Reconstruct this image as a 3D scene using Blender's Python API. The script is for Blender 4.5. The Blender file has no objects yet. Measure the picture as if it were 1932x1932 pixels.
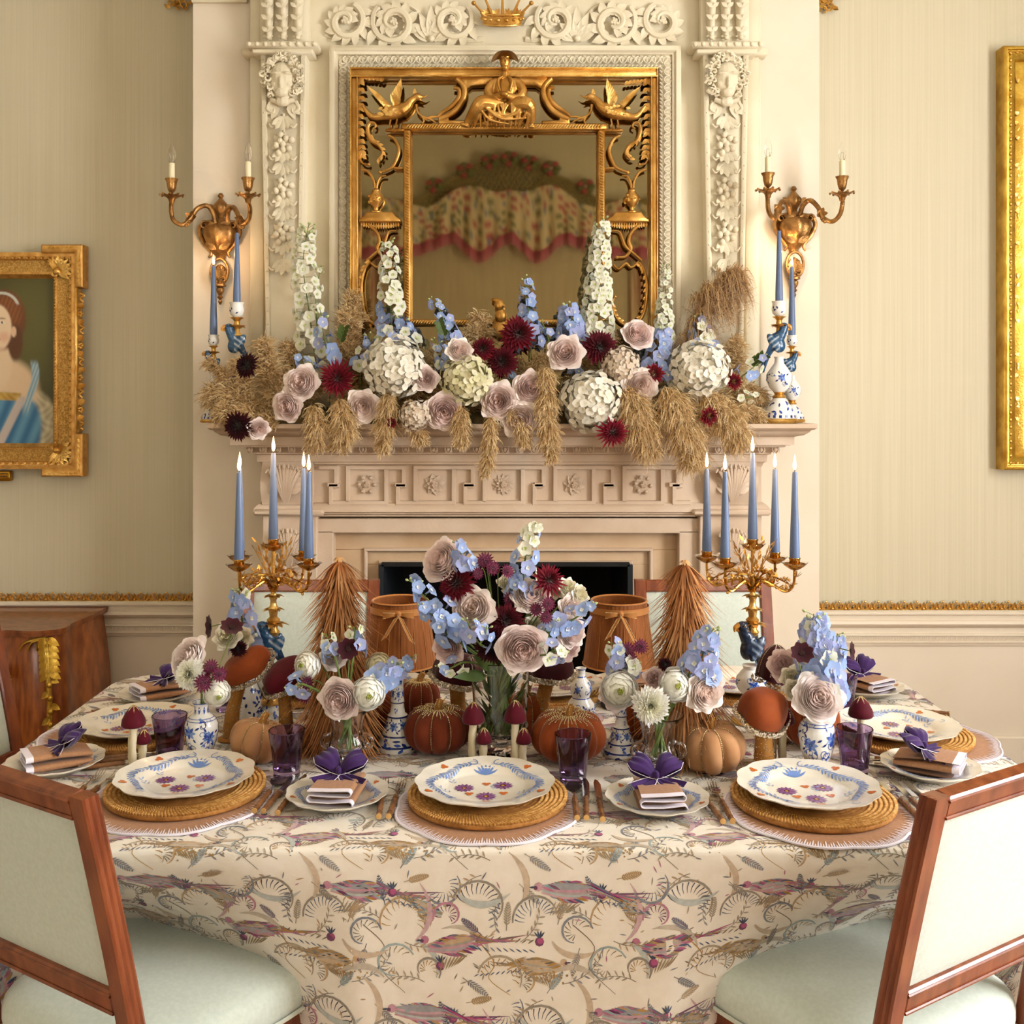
import bpy, bmesh, math, random
import numpy as np
from mathutils import Vector, Matrix, Euler
R = random.Random(7)
PI = math.pi
sc = bpy.context.scene
COL = sc.collection

# ---------------------------------------------------------------- camera
EYE = 1.62; FPX = 2000.0; CXP = 955.0; HZP = 750.0      # eye height, focal length, vanishing point (px of 1932)
cam_d = bpy.data.cameras.new('camera'); cam = bpy.data.objects.new('camera', cam_d); COL.objects.link(cam)
cam.location = (0, 0, EYE); cam.rotation_euler = (PI/2, 0, 0)
cam_d.sensor_width = 36; cam_d.lens = 36*FPX/1932
cam_d.shift_x = (966-CXP)/1932; cam_d.shift_y = -(966-HZP)/1932
cam_d.clip_start = 0.02; cam_d.clip_end = 60
sc.camera = cam

# ---------------------------------------------------------------- world, daylight, exposure
w = bpy.data.worlds.new('sky'); sc.world = w; w.use_nodes = True
w.node_tree.nodes['Background'].inputs[0].default_value = (0.75, 0.86, 1.0, 1)
w.node_tree.nodes['Background'].inputs[1].default_value = 1.0
def window_light(name, loc, rot, sx, sy, power, col):
    d = bpy.data.lights.new(name, 'AREA'); d.shape = 'RECTANGLE'; d.size = sx; d.size_y = sy; d.energy = power; d.color = col
    o = bpy.data.objects.new(name, d); COL.objects.link(o); o.location = loc; o.rotation_euler = rot
window_light('daylight_rear_a', (-2.55, -2.52, 2.1), (PI/2, 0, PI), 1.2, 2.5, 150, (1.0, 0.98, 0.955))
window_light('daylight_rear_b', (2.55, -2.52, 2.1), (PI/2, 0, PI), 1.2, 2.5, 165, (1.0, 0.99, 0.975))
window_light('daylight_side', (3.52, 1.25, 2.15), (0, PI/2, 0), 2.5, 1.5, 150, (1.0, 0.99, 0.98))
sc.view_settings.view_transform = 'Standard'; sc.view_settings.look = 'None'
sc.view_settings.exposure = 0.58; sc.view_settings.gamma = 1.0; sc.view_settings.use_curve_mapping = False

cy = sc.cycles; cy.max_bounces = 8; cy.diffuse_bounces = 3; cy.glossy_bounces = 3; cy.transmission_bounces = 8; cy.transparent_max_bounces = 4; cy.caustics_reflective = False; cy.adaptive_threshold = 0.035

# ---------------------------------------------------------------- helpers
def lin(c): return c/12.92 if c <= 0.04045 else ((c+0.055)/1.055)**2.4
def C(h):
    h = h.lstrip('#'); return tuple(lin(int(h[i:i+2], 16)/255) for i in (0, 2, 4))
def P(px, py, Y): return Vector(((px-CXP)/FPX*Y, Y, EYE-(py-HZP)/FPX*Y))
TZ = 0.76
def T(px, py, z=TZ):
    Y = (EYE-z)*FPX/(py-HZP); return Vector(((px-CXP)/FPX*Y, Y, z))

class MB:
    def __init__(s): s.v = []; s.f = []; s.c = []; s.cur = None; s.M = None
    def add(s, vs, fs, cols=None):
        o = len(s.v)
        if s.M is not None: vs = [s.M @ Vector(p) for p in vs]
        s.v.extend([tuple(p) for p in vs]); s.f.extend([tuple(i+o for i in f) for f in fs])
        s.c.extend(cols if cols is not None else [s.cur or (1, 1, 1)]*len(vs))
        return s
    def box(s, lo, hi, b=0.0):
        (x0, y0, z0), (x1, y1, z1) = lo, hi
        b = min(b, (x1-x0)*.45, (y1-y0)*.45, (z1-z0)*.45)
        if b <= 0:
            return s.add([(x0,y0,z0),(x1,y0,z0),(x1,y1,z0),(x0,y1,z0),(x0,y0,z1),(x1,y0,z1),(x1,y1,z1),(x0,y1,z1)],
                  [(0,3,2,1),(4,5,6,7),(0,1,5,4),(1,2,6,5),(2,3,7,6),(3,0,4,7)])
        v = []; idx = {}
        for ix in (0, 1):
            for iy in (0, 1):
                for iz in (0, 1):
                    X = (x0, x1)[ix]; Yy = (y0, y1)[iy]; Z = (z0, z1)[iz]
                    dx = b if ix == 0 else -b; dy = b if iy == 0 else -b; dz = b if iz == 0 else -b
                    for a in range(3):
                        idx[(ix, iy, iz, a)] = len(v)
                        v.append((X if a == 0 else X+dx, Yy if a == 1 else Yy+dy, Z if a == 2 else Z+dz))
        f = []
        for a in range(3):
            for k in (0, 1):
                q = []
                for (p, r) in ((0,0),(1,0),(1,1),(0,1)):
                    t = [0,0,0]; t[a] = k; t[(a+1)%3] = p; t[(a+2)%3] = r; q.append(idx[(*t, a)])
                f.append(tuple(q) if k else tuple(q[::-1]))
        for a in range(3):
            for p in (0, 1):
                for r in (0, 1):
                    t0 = [0,0,0]; t1 = [0,0,0]; b1 = (a+1)%3; b2 = (a+2)%3
                    t0[a] = 0; t1[a] = 1; t0[b1] = t1[b1] = p; t0[b2] = t1[b2] = r
                    q = (idx[(*t0, b1)], idx[(*t1, b1)], idx[(*t1, b2)], idx[(*t0, b2)])
                    f.append(q if (p == r) != True else q[::-1])
        for ix in (0, 1):
            for iy in (0, 1):
                for iz in (0, 1):
                    q = [idx[(ix, iy, iz, a)] for a in range(3)]
                    f.append(tuple(q) if (ix+iy+iz) % 2 else tuple(q[::-1]))
        return s.add(v, f)
    def lathe(s, prof, n=24, c=(0,0,0), flute=None, cols=None, a0=0, a1=2*PI):
        v = []; cc = []; full = abs(a1-a0-2*PI) < 1e-6; m = n if full else n+1
        for k, (r, z) in enumerate(prof):
            for i in range(m):
                a = a0+(a1-a0)*i/n; rr = r*(flute(a, z, r) if flute else 1)
                v.append((c[0]+rr*math.cos(a), c[1]+rr*math.sin(a), c[2]+z))
                if cols: cc.append(cols[k])
        f = []
        for j in range(len(prof)-1):
            for i in range(n if full else n):
                i2 = (i+1) % m if full else i+1
                f.append((j*m+i, j*m+i2, (j+1)*m+i2, (j+1)*m+i))
        return s.add(v, f, cc if cols else None)
    def tube(s, pts, rad, n=8, cap=True, cols=None, flat=1.0, up=None):
        pts = [Vector(p) for p in pts]; N = len(pts)
        if not hasattr(rad, '__len__'): rad = [rad]*N
        v = []; cc = []; t0 = (pts[1]-pts[0]).normalized()
        u = Vector(up) if up else (Vector((0,0,1)) if abs(t0.z) < 0.9 else Vector((1,0,0)))
        nrm = (u - t0*u.dot(t0)).normalized()
        for i, p in enumerate(pts):
            t = (pts[min(i+1, N-1)]-pts[max(i-1, 0)])
            t = t.normalized() if t.length > 1e-9 else t0
            nrm = (nrm - t*nrm.dot(t)); nrm = nrm.normalized() if nrm.length > 1e-6 else t.orthogonal().normalized()
            b = t.cross(nrm)
            for k in range(n):
                a = 2*PI*k/n; v.append(p+(nrm*math.cos(a)*flat+b*math.sin(a))*rad[i])
                if cols: cc.append(cols[i])
            t0 = t
        f = [(i*n+k, i*n+(k+1)%n, (i+1)*n+(k+1)%n, (i+1)*n+k) for i in range(N-1) for k in range(n)]
        if cap: f.append(tuple(range(n-1, -1, -1))); f.append(tuple((N-1)*n+k for k in range(n)))
        return s.add(v, f, cc if cols else None)
    def ell(s, c, r, n=12, m=8, M=None):
        v = [(0,0,-1)]
        for j in range(1, m):
            ph = -PI/2+PI*j/m
            for i in range(n): a = 2*PI*i/n; v.append((math.cos(ph)*math.cos(a), math.cos(ph)*math.sin(a), math.sin(ph)))
        v.append((0,0,1)); f = [(0, 1+(i+1)%n, 1+i) for i in range(n)]
        for j in range(m-2):
            for i in range(n): f.append((1+j*n+i, 1+j*n+(i+1)%n, 1+(j+1)*n+(i+1)%n, 1+(j+1)*n+i))
        L = len(v)-1; b = 1+(m-2)*n; f += [(b+i, b+(i+1)%n, L) for i in range(n)]
        if not hasattr(r, '__len__'): r = (r, r, r)
        out = []
        for p in v:
            q = Vector((p[0]*r[0], p[1]*r[1], p[2]*r[2]))
            if M is not None: q = M @ q
            out.append(q+Vector(c))
        return s.add(out, f)
    def prism(s, poly, d0, d1, axis='y', b=0.0):
        """poly in (x,z); extruded along y from d0 (front, bevelled) to d1 (back)"""
        n = len(poly); ar = sum(poly[i][0]*poly[(i+1)%n][1]-poly[(i+1)%n][0]*poly[i][1] for i in range(n))
        if ar < 0: poly = poly[::-1]
        rings = []
        if b > 0:
            ins = inset(poly, b); rings = [(ins, d0), (poly, d0+b), (poly, d1)]
        else: rings = [(poly, d0), (poly, d1)]
        v = [(p[0], d, p[1]) for ring, d in rings for p in ring]; f = [tuple(range(n))]
        for k in range(len(rings)-1):
            for i in range(n): f.append((k*n+i, (k+1)*n+i, (k+1)*n+(i+1)%n, k*n+(i+1)%n))
        f.append(tuple((len(rings)-1)*n+i for i in range(n-1, -1, -1)))
        return s.add(v, f)
    def grid(s, fn, nu, nv, closed_u=False, cols=None):
        m = nu if closed_u else nu+1
        v = [fn(i/nu, j/nv) for j in range(nv+1) for i in range(m)]
        f = [(j*m+i, j*m+(i+1)%m, (j+1)*m+(i+1)%m, (j+1)*m+i) for j in range(nv) for i in range(nu)]
        return s.add(v, f, [cols(i/nu, j/nv) for j in range(nv+1) for i in range(m)] if cols else None)
    def sweep(s, prof, path, closed=False, up=(0,-1,0)):
        """prof: list of (a,b); a across the path to its right-hand side in the plane, b along 'up'; mitred corners"""
        path = [Vector(p) for p in path]; N = len(path); up = Vector(up); m = len(prof); v = []
        for i in range(N):
            p = path[i]
            dn = (path[(i+1) % N]-p) if (closed or i < N-1) else (p-path[i-1])
            dp = (p-path[i-1]) if (closed or i > 0) else dn
            dn = dn.normalized(); dp = dp.normalized()
            n1 = dn.cross(up); n0 = dp.cross(up); mm = (n0+n1).normalized(); k = 1/max(0.35, mm.dot(n1))
            for a, b in prof: v.append(p+mm*(a*k)+up*b)
        f = []
        for i in range(N if closed else N-1):
            j = (i+1) % N
            for q in range(m-1): f.append((i*m+q, j*m+q, j*m+q+1, i*m+q+1))
        if not closed: f.append(tuple(range(m))); f.append(tuple((N-1)*m+q for q in range(m-1, -1, -1)))
        return s.add(v, f)
    def strip(s, pts, wid, side, cols=None):
        """flat ribbon; side: vector or list of vectors"""
        v = []; cc = []
        for i, p in enumerate(pts):
            sd = side[i] if isinstance(side, list) else side; ww = wid[i] if hasattr(wid, '__len__') else wid
            p = Vector(p); v += [p-Vector(sd)*ww, p+Vector(sd)*ww]
            if cols: cc += [cols[i]]*2
        return s.add(v, [(2*i, 2*i+2, 2*i+3, 2*i+1) for i in range(len(pts)-1)], cc if cols else None)
    def leaf(s, p, d, n, L, W, bend=0.0, cup=0.15, seg=5, cols=None, tip=1.0, thick=0):
        """leaf/petal: base p, direction d, normal n"""
        p = Vector(p); d = Vector(d).normalized(); n = Vector(n); n = (n-d*n.dot(d)).normalized(); b = d.cross(n)
        v = []; cc = []
        for i in range(seg+1):
            t = i/seg; wv = W*(math.sin(PI*min(1, t**0.8*tip*0.999+0.03)))**0.8 if tip >= 1 else W*math.sin(PI*(0.06+t*0.9*tip)) 
            q = p+d*(L*t)*(1-abs(bend)*t*0.25)+n*(bend*L*t*t)
            v += [q-b*wv+n*(cup*wv), q, q+b*wv+n*(cup*wv)]
            if cols: cc += [mix(cols[0], cols[1], t)]*3
        f = []
        for i in range(seg):
            for k in (0, 1): f.append((3*i+k, 3*i+3+k, 3*i+4+k, 3*i+1+k))
        return s.add(v, f, cc if cols else None)
    def petal(s, p, d, n, L, W, bend=0.0, cup=0.15, seg=5, cols=None):
        p = Vector(p); d = Vector(d).normalized(); n = Vector(n); n = (n-d*n.dot(d)).normalized(); b = d.cross(n); v = []; cc = []
        for i in range(seg+1):
            t = i/seg; wv = W*max(.02, 1-(2*(.06+.94*t)**1.25-1)**2)**.5
            q = p+d*(L*t)*(1-abs(bend)*t*0.25)+n*(bend*L*t*t); v += [q-b*wv+n*(cup*wv), q, q+b*wv+n*(cup*wv)]
            if cols: cc += [mix(cols[0], cols[1], t)]*3
        return s.add(v, [(3*i+k, 3*i+3+k, 3*i+4+k, 3*i+1+k) for i in range(seg) for k in (0, 1)], cc if cols else None)
    def mesh(s, name, mat, smooth=True, ang=45):
        me = bpy.data.meshes.new(name); me.from_pydata(s.v, [], s.f); me.update()
        if mat is not None: me.materials.append(MATS[mat] if isinstance(mat, str) else mat)
        if any(c != (1, 1, 1) for c in s.c):
            at = me.color_attributes.new('Col', 'FLOAT_COLOR', 'POINT')
            at.data.foreach_set('color', np.array([(c[0], c[1], c[2], 1.0) for c in s.c], dtype=np.float32).ravel())
        if smooth:
            me.polygons.foreach_set('use_smooth', [True]*len(me.polygons))
            if ang < 180: me.set_sharp_from_angle(angle=math.radians(ang))
        return me
    def build(s, name, mat, parent=None, smooth=True, ang=45, world=False):
        if world and parent is not None:
            L = parent.location; s.v = [(p[0]-L.x, p[1]-L.y, p[2]-L.z) for p in s.v]
        o = bpy.data.objects.new(name, s.mesh(name, mat, smooth, ang)); COL.objects.link(o); o.parent = parent
        return o
def mix(a, b, t): return tuple(a[i]*(1-t)+b[i]*t for i in range(3))
def inset(poly, b):
    n = len(poly); out = []
    for i in range(n):
        p0 = Vector(poly[i-1]); p = Vector(poly[i]); p1 = Vector(poly[(i+1) % n])
        d0 = (p-p0); d1 = (p1-p)
        d0 = d0.normalized() if d0.length > 1e-9 else Vector((1, 0)); d1 = d1.normalized() if d1.length > 1e-9 else d0
        n0 = Vector((-d0.y, d0.x)); n1 = Vector((-d1.y, d1.x)); m = n0+n1
        m = m.normalized() if m.length > 1e-6 else n0; k = b/max(0.5, m.dot(n0)); out.append((p.x+m.x*k, p.y+m.y*k))
    return out
def spline(pts, n=8, closed=False):
    """Catmull-Rom through points"""
    pts = [Vector(p) for p in pts]; out = []; N = len(pts)
    for i in range(N if closed else N-1):
        g = (lambda k: pts[k % N]) if closed else (lambda k: pts[max(0, min(N-1, k))])
        p0, p1, p2, p3 = g(i-1), g(i), g(i+1), g(i+2)
        for j in range(n):
            t = j/n; out.append(0.5*((2*p1)+(p2-p0)*t+(2*p0-5*p1+4*p2-p3)*t*t+(3*p1-p0-3*p2+p3)*t**3))
    if not closed: out.append(pts[-1])
    return out
def lerpv(a, b, n): return [a[0]+(b-a[0])*i for i in range(n)] if False else [a+(b-a)*i/(n-1) for i in range(n)]
def taper(n, r0, r1, mid=None):
    if mid is None: return [r0+(r1-r0)*i/(n-1) for i in range(n)]
    return [(r0+(mid-r0)*min(1, 2*i/(n-1))) if i < (n-1)/2 else (mid+(r1-mid)*(2*i/(n-1)-1)) for i in range(n)]
def tag(o, label, cat, group=None, kind=None):
    if label: o['label'] = label
    if cat: o['category'] = cat
    if group: o['group'] = group
    if kind: o['kind'] = kind
    return o
def thing(name, label, cat, loc=(0,0,0), rz=0.0, group=None, kind=None):
    o = bpy.data.objects.new(name, None); COL.objects.link(o); o.location = loc; o.rotation_euler = (0, 0, rz)
    o.empty_display_size = 0.05
    return tag(o, label, cat, group, kind)
def inst(name, me, parent=None, loc=(0,0,0), rot=(0,0,0), scale=1.0):
    o = bpy.data.objects.new(name, me); COL.objects.link(o); o.parent = parent; o.location = loc
    if isinstance(rot, (Matrix,)): o.rotation_euler = rot.to_euler()
    else: o.rotation_euler = rot
    o.scale = (scale,)*3 if not hasattr(scale, '__len__') else scale
    return o
def face_rot(d, spin=0.0):
    """matrix turning +Z to direction d"""
    q = Vector(d).normalized().to_track_quat('Z', 'Y'); return (q.to_matrix() @ Matrix.Rotation(spin, 3, 'Z'))
KIDS = {}
def copy_tree(o, parent=None, lvl=0):
    c = o.copy(); COL.objects.link(c); c.parent = parent
    for ch in [x for x in COL.objects if x.parent == o]: copy_tree(ch, c, lvl+1)
    return c
def struct(name, mb, mat, parent=None, smooth=False):
    o = mb.build(name, mat, parent, smooth)
    if parent is None: o['kind'] = 'structure'
    return o
def blob(mb, vox, smooth=6, name='blob'):
    """fuse overlapping primitives into one continuous skin (voxel remesh), returns an MB with the result"""
    me = bpy.data.meshes.new(name); me.from_pydata(mb.v, [], mb.f); me.update()
    o = bpy.data.objects.new(name, me); COL.objects.link(o)
    m = o.modifiers.new('r', 'REMESH'); m.mode = 'VOXEL'; m.voxel_size = vox
    if smooth: s_ = o.modifiers.new('s', 'SMOOTH'); s_.iterations = smooth; s_.factor = 0.5
    dg = bpy.context.evaluated_depsgraph_get(); e = o.evaluated_get(dg); m2 = e.to_mesh()
    out = MB(); out.v = [tuple(v.co) for v in m2.vertices]; out.f = [tuple(p.vertices) for p in m2.polygons]; out.c = [(1,1,1)]*len(out.v)
    e.to_mesh_clear(); bpy.data.objects.remove(o); bpy.data.meshes.remove(me)
    return out

# flat print: strokes laid on a parametric surface S(u[],v[]) -> xyz arrays
class Painter:
    def __init__(s): s.uv = []; s.off = []; s.f = []; s.c = []; s.k = 0
    def poly(s, pts, col):
        o = len(s.uv); s.k += 1; of = (s.k % 25)*1.6e-5
        s.uv += [tuple(p) for p in pts]; s.off += [of]*len(pts); s.c += [col]*len(pts); s.f.append(tuple(range(o, o+len(pts))))
    def stroke(s, pts, w0, w1, col, wm=None):
        pts = [Vector((p[0], p[1])) for p in pts]; n = len(pts); o = len(s.uv); s.k += 1; of = (s.k % 25)*1.6e-5
        for i, p in enumerate(pts):
            d = pts[min(n-1, i+1)]-pts[max(0, i-1)]; d = d.normalized() if d.length > 1e-9 else Vector((1, 0))
            t = i/(n-1); w_ = w0*(1-t)+w1*t if wm is None else (w0+(wm-w0)*math.sin(PI*t) if t < .5 else w1+(wm-w1)*math.sin(PI*t))
            b = Vector((-d.y, d.x))*w_*0.5
            s.uv += [tuple(p-b), tuple(p+b)]; s.off += [of, of]; s.c += [col, col]
        s.f += [(o+2*i, o+2*i+2, o+2*i+3, o+2*i+1) for i in range(n-1)]
    def arc(s, c, r, a0, a1, w0, w1, col, n=10, r1=None, wm=None):
        r1 = r if r1 is None else r1
        s.stroke([(c[0]+(r+(r1-r)*i/n)*math.cos(a0+(a1-a0)*i/n), c[1]+(r+(r1-r)*i/n)*math.sin(a0+(a1-a0)*i/n)) for i in range(n+1)], w0, w1, col, wm)
    def leaf(s, p, a, L, W, col, n=4):
        s.stroke([(p[0]+math.cos(a)*L*i/n, p[1]+math.sin(a)*L*i/n) for i in range(n+1)], W*.15, W*.1, col, wm=W)
    def dot(s, p, r, col, n=8, sq=1.0, a=0):
        pts = []
        for i in range(n):
            t = 2*PI*i/n; x = r*math.cos(t); y = r*sq*math.sin(t); pts.append((p[0]+x*math.cos(a)-y*math.sin(a), p[1]+x*math.sin(a)+y*math.cos(a)))
        s.poly(pts, col)
    def mesh(s, S, base=3e-4, flip=False):
        uv = np.array(s.uv, dtype=float); u = uv[:, 0]; v = uv[:, 1]; e = 1e-4
        p = np.stack(S(u, v), 1); du = np.stack(S(u+e, v), 1)-p; dv = np.stack(S(u, v+e), 1)-p
        n = np.cross(du, dv); n /= np.maximum(np.linalg.norm(n, axis=1, keepdims=True), 1e-12)
        if flip: n = -n
        p = p+n*(base+np.array(s.off))[:, None]
        mb = MB(); mb.v = [tuple(q) for q in p]; mb.f = s.f; mb.c = list(s.c); return mb
# ---------------------------------------------------------------- materials
MATS = {}
def M(name, col='#ffffff', rough=0.5, metal=0.0, col2=None, nscale=8.0, stretch=(1,1,1), detail=4.0, bump=0.0, bscale=40.0, bstretch=(1,1,1),
      sheen=0.0, coat=0.0, trans=0.0, ior=1.45, emit=None, estr=0.0, vcol=False, spec=0.5, alpha=1.0, sss=0.0, thr=(0.35, 0.65), rvar=0.0, coord='Object', aniso=0.0, trl=0.0):
    m = bpy.data.materials.new(name); m.use_nodes = True; nt = m.node_tree; nd = nt.nodes; lk = nt.links
    b = nd['Principled BSDF']; tc = nd.new('ShaderNodeTexCoord')
    def mp(st):
        q = nd.new('ShaderNodeMapping'); q.inputs['Scale'].default_value = st; lk.new(tc.outputs[coord], q.inputs['Vector']); return q
    b.inputs['Roughness'].default_value = rough; b.inputs['Metallic'].default_value = metal; b.inputs['IOR'].default_value = ior
    b.inputs['Specular IOR Level'].default_value = spec; b.inputs['Sheen Weight'].default_value = sheen; b.inputs['Sheen Roughness'].default_value = 0.4
    b.inputs['Coat Weight'].default_value = coat; b.inputs['Coat Roughness'].default_value = 0.08; b.inputs['Transmission Weight'].default_value = trans
    b.inputs['Subsurface Weight'].default_value = sss; b.inputs['Subsurface Radius'].default_value = (0.01, 0.006, 0.004); b.inputs['Subsurface Scale'].default_value = 0.6
    b.inputs['Alpha'].default_value = alpha
    c1 = C(col) if isinstance(col, str) else col; b.inputs['Base Color'].default_value = (*c1, 1); out = None
    if col2 is not None:
        c2 = C(col2) if isinstance(col2, str) else col2
        nz = nd.new('ShaderNodeTexNoise'); nz.inputs['Scale'].default_value = nscale; nz.inputs['Detail'].default_value = detail
        lk.new(mp(stretch).outputs[0], nz.inputs['Vector'])
        rp = nd.new('ShaderNodeValToRGB'); rp.color_ramp.elements[0].position = thr[0]; rp.color_ramp.elements[1].position = thr[1]
        rp.color_ramp.elements[0].color = (*c1, 1); rp.color_ramp.elements[1].color = (*c2, 1)
        lk.new(nz.outputs['Fac'], rp.inputs['Fac']); out = rp.outputs['Color']
        if rvar:
            mr = nd.new('ShaderNodeMapRange'); mr.inputs['To Min'].default_value = rough-rvar; mr.inputs['To Max'].default_value = rough+rvar
            lk.new(nz.outputs['Fac'], mr.inputs['Value']); lk.new(mr.outputs[0], b.inputs['Roughness'])
    if vcol:
        at = nd.new('ShaderNodeAttribute'); at.attribute_name = 'Col'
        if out is not None:
            mx = nd.new('ShaderNodeMix'); mx.data_type = 'RGBA'; mx.blend_type = 'MULTIPLY'; mx.inputs['Factor'].default_value = 1
            lk.new(at.outputs['Color'], mx.inputs['A']); lk.new(out, mx.inputs['B']); out = mx.outputs['Result']
        else: out = at.outputs['Color']
    if out is not None: lk.new(out, b.inputs['Base Color'])
    if bump:
        nb = nd.new('ShaderNodeTexNoise'); nb.inputs['Scale'].default_value = bscale; nb.inputs['Detail'].default_value = 3
        lk.new(mp(bstretch).outputs[0], nb.inputs['Vector'])
        bp = nd.new('ShaderNodeBump'); bp.inputs['Strength'].default_value = bump; bp.inputs['Distance'].default_value = 0.004
        lk.new(nb.outputs['Fac'], bp.inputs['Height']); lk.new(bp.outputs[0], b.inputs['Normal'])
    if emit is not None:
        b.inputs['Emission Color'].default_value = (*C(emit), 1); b.inputs['Emission Strength'].default_value = estr
    if trl:
        tr = nd.new('ShaderNodeBsdfTranslucent'); ms = nd.new('ShaderNodeMixShader'); ms.inputs[0].default_value = trl
        if out is not None: lk.new(out, tr.inputs['Color'])
        else: tr.inputs['Color'].default_value = (*c1, 1)
        lk.new(b.outputs[0], ms.inputs[1]); lk.new(tr.outputs[0], ms.inputs[2]); lk.new(ms.outputs[0], nd['Material Output'].inputs['Surface'])
    MATS[name] = m; return m
# surfaces
M('wallpaper', '#dbd0b4', 0.62, col2='#cec3a4', nscale=120, stretch=(1, 1, 0.008), detail=6, bump=0.08, bscale=300, bstretch=(1, 1, 0.02), thr=(.2, .8))
M('paint_cream', '#eadcc6', 0.55, col2='#e5d6be', nscale=3, bump=0.03, bscale=60)
M('plaster', '#eadfc4', 0.55, col2='#e2d5b7', nscale=6, bump=0.08, bscale=90)
M('ceiling_paint', '#f3eee2', 0.7, col2='#efe9da', nscale=2)
M('stone', '#d8c3ac', 0.6, col2='#cbb298', nscale=5, detail=6, bump=0.12, bscale=70)
M('stone_slip', '#d2b695', 0.55, col2='#c3a27d', nscale=6, detail=7, bump=0.1, bscale=60)
M('soot', '#0c0c0d', 0.8, col2='#18181a', nscale=10)
M('firebox_slate', '#2a3036', 0.35, col2='#20262b', nscale=4)
M('oak', '#8a5a2c', 0.38, col2='#5f3a1b', nscale=9, stretch=(1, 14, 1), detail=6, bump=0.06, bscale=30, bstretch=(1, 14, 1))
M('gilt', '#dba95c', 0.36, 0.8, col2='#b07c34', nscale=14, detail=5, bump=0.25, bscale=110, rvar=0.1)
M('gilt_bright', '#efc574', 0.3, 0.8, col2='#c8923e', nscale=22, detail=4, bump=0.3, bscale=160, rvar=0.08)
M('gilt_frame', '#e5b466', 0.4, 0.75, col2='#c58d43', nscale=30, detail=5, bump=0.35, bscale=220, rvar=0.1)
M('gilt_sand', '#e2b767', 0.45, 0.7, col2='#b0813a', nscale=160, detail=3, bump=0.9, bscale=300, rvar=0.1)
M('gilt_yellow', '#e3bd55', 0.32, 0.8, col2='#b5872a', nscale=14, detail=5, bump=0.3, bscale=120, rvar=0.1)
M('bronze', '#bd8f55', 0.38, 0.85, col2='#7d5830', nscale=30, detail=4, bump=0.35, bscale=160, rvar=0.1)
M('brass', '#cf9c4c', 0.2, 1.0, col2='#b27e33', nscale=20, rvar=0.06)
M('mirror_glass', '#a89a78', 0.03, 1.0)
M('mahogany', '#8e4a26', 0.32, col2='#6d3117', nscale=7, stretch=(6, 6, 1), detail=6, bump=0.05, bscale=30, bstretch=(8, 8, 1), coat=0.35)
M('walnut', '#9a5426', 0.3, col2='#6d3414', nscale=6, stretch=(5, 5, 1), detail=7, coat=0.4)
M('kingwood', '#b0622c', 0.28, col2='#7d3c18', nscale=9, stretch=(7, 2, 1), detail=7, coat=0.4)
M('mint_fabric', '#d2dbd1', 0.8, col2='#c9d3c8', nscale=120, bump=0.1, bscale=500, sheen=0.3)
M('piping', '#d9ded0', 0.7, bump=0.1, bscale=400)
# porcelain and glass
M('porcelain', '#f1efe8', 0.14, coat=0.5, col2='#e9e8e2', nscale=6)
M('porcelain_vc', '#ffffff', 0.16, coat=0.4, vcol=True)
M('plate_glaze', '#f1ebdd', 0.16, coat=0.4, col2='#ece4d3', nscale=12)
M('plate_paint', '#ffffff', 0.2, vcol=True, coat=0.3)
M('clear_glass', '#ffffff', 0.0, trans=1.0, ior=1.45)
M('bulb_glass', '#ffffff', 0.0, trans=1.0, ior=1.2)
M('purple_glass', '#b49cc6', 0.02, trans=1.0, ior=1.45)
M('water', '#e6efcf', 0.0, trans=1.0, ior=1.33)
# textiles
M('cloth', '#efe7da', 0.75, col2='#eae0d0', nscale=30, bump=0.06, bscale=300, sheen=0.2)
M('cloth_print', '#ffffff', 0.75, vcol=True, col2='#cfcfcf', nscale=90, thr=(.2, .9), sheen=0.2)
M('undercloth', '#e6dccb', 0.85)
M('linen_brown', '#b0805a', 0.8, col2='#a3744f', nscale=200, bump=0.12, bscale=600, sheen=0.2)
M('lilac_thread', '#ece4ee', 0.75, bump=0.2, bscale=500)
M('velvet_purple', '#41255f', 0.7, col2='#331a4d', nscale=30, sheen=0.35, spec=0.2)
M('velvet_rust', '#793419', 0.75, col2='#652813', nscale=18, sheen=0.22, spec=0.2)
M('velvet_orange', '#97481d', 0.75, col2='#833a15', nscale=18, sheen=0.22, spec=0.2)
M('velvet_tan', '#b98a60', 0.75, col2='#ad7c52', nscale=18, sheen=0.22, spec=0.2)
M('velvet_stem', '#b07a3a', 0.75, col2='#a06a2c', nscale=18, sheen=0.22, spec=0.2)
M('velvet_burgundy', '#5e0d1f', 0.75, col2='#4a0918', nscale=18, sheen=0.22, spec=0.2)
M('velvet_wine', '#3f0a14', 0.75, col2='#300810', nscale=18, sheen=0.22, spec=0.2)
M('shade_silk', '#96592a', 0.7, col2='#834a1e', nscale=40, stretch=(1, 1, .2), sheen=0.3, spec=0.25, bump=0.1, bscale=300)
M('shade_ribbon', '#b87a3e', 0.65, sheen=0.4, spec=0.3)
M('rattan', '#c68d4c', 0.5, col2='#a06c34', nscale=60, bump=0.3, bscale=200)
M('bead', '#f0dcae', 0.2, 0.55, col2='#d8b878', nscale=200, thr=(.45, .55))
M('silver_bead', '#f6f0e2', 0.18, 0.5, col2='#cdbb98', nscale=300, thr=(.45, .55))
M('silver', '#d8d3ca', 0.16, 1.0)
M('bamboo', '#5f3a20', 0.35, col2='#8f5e34', nscale=50, stretch=(1, 1, 1), coat=0.3)
M('bamboo_end', '#d3a463', 0.5)
M('wood_stalk', '#e2d5b6', 0.7, col2='#d2c19b', nscale=40, stretch=(3, 3, .4), bump=0.2, bscale=80)
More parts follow.
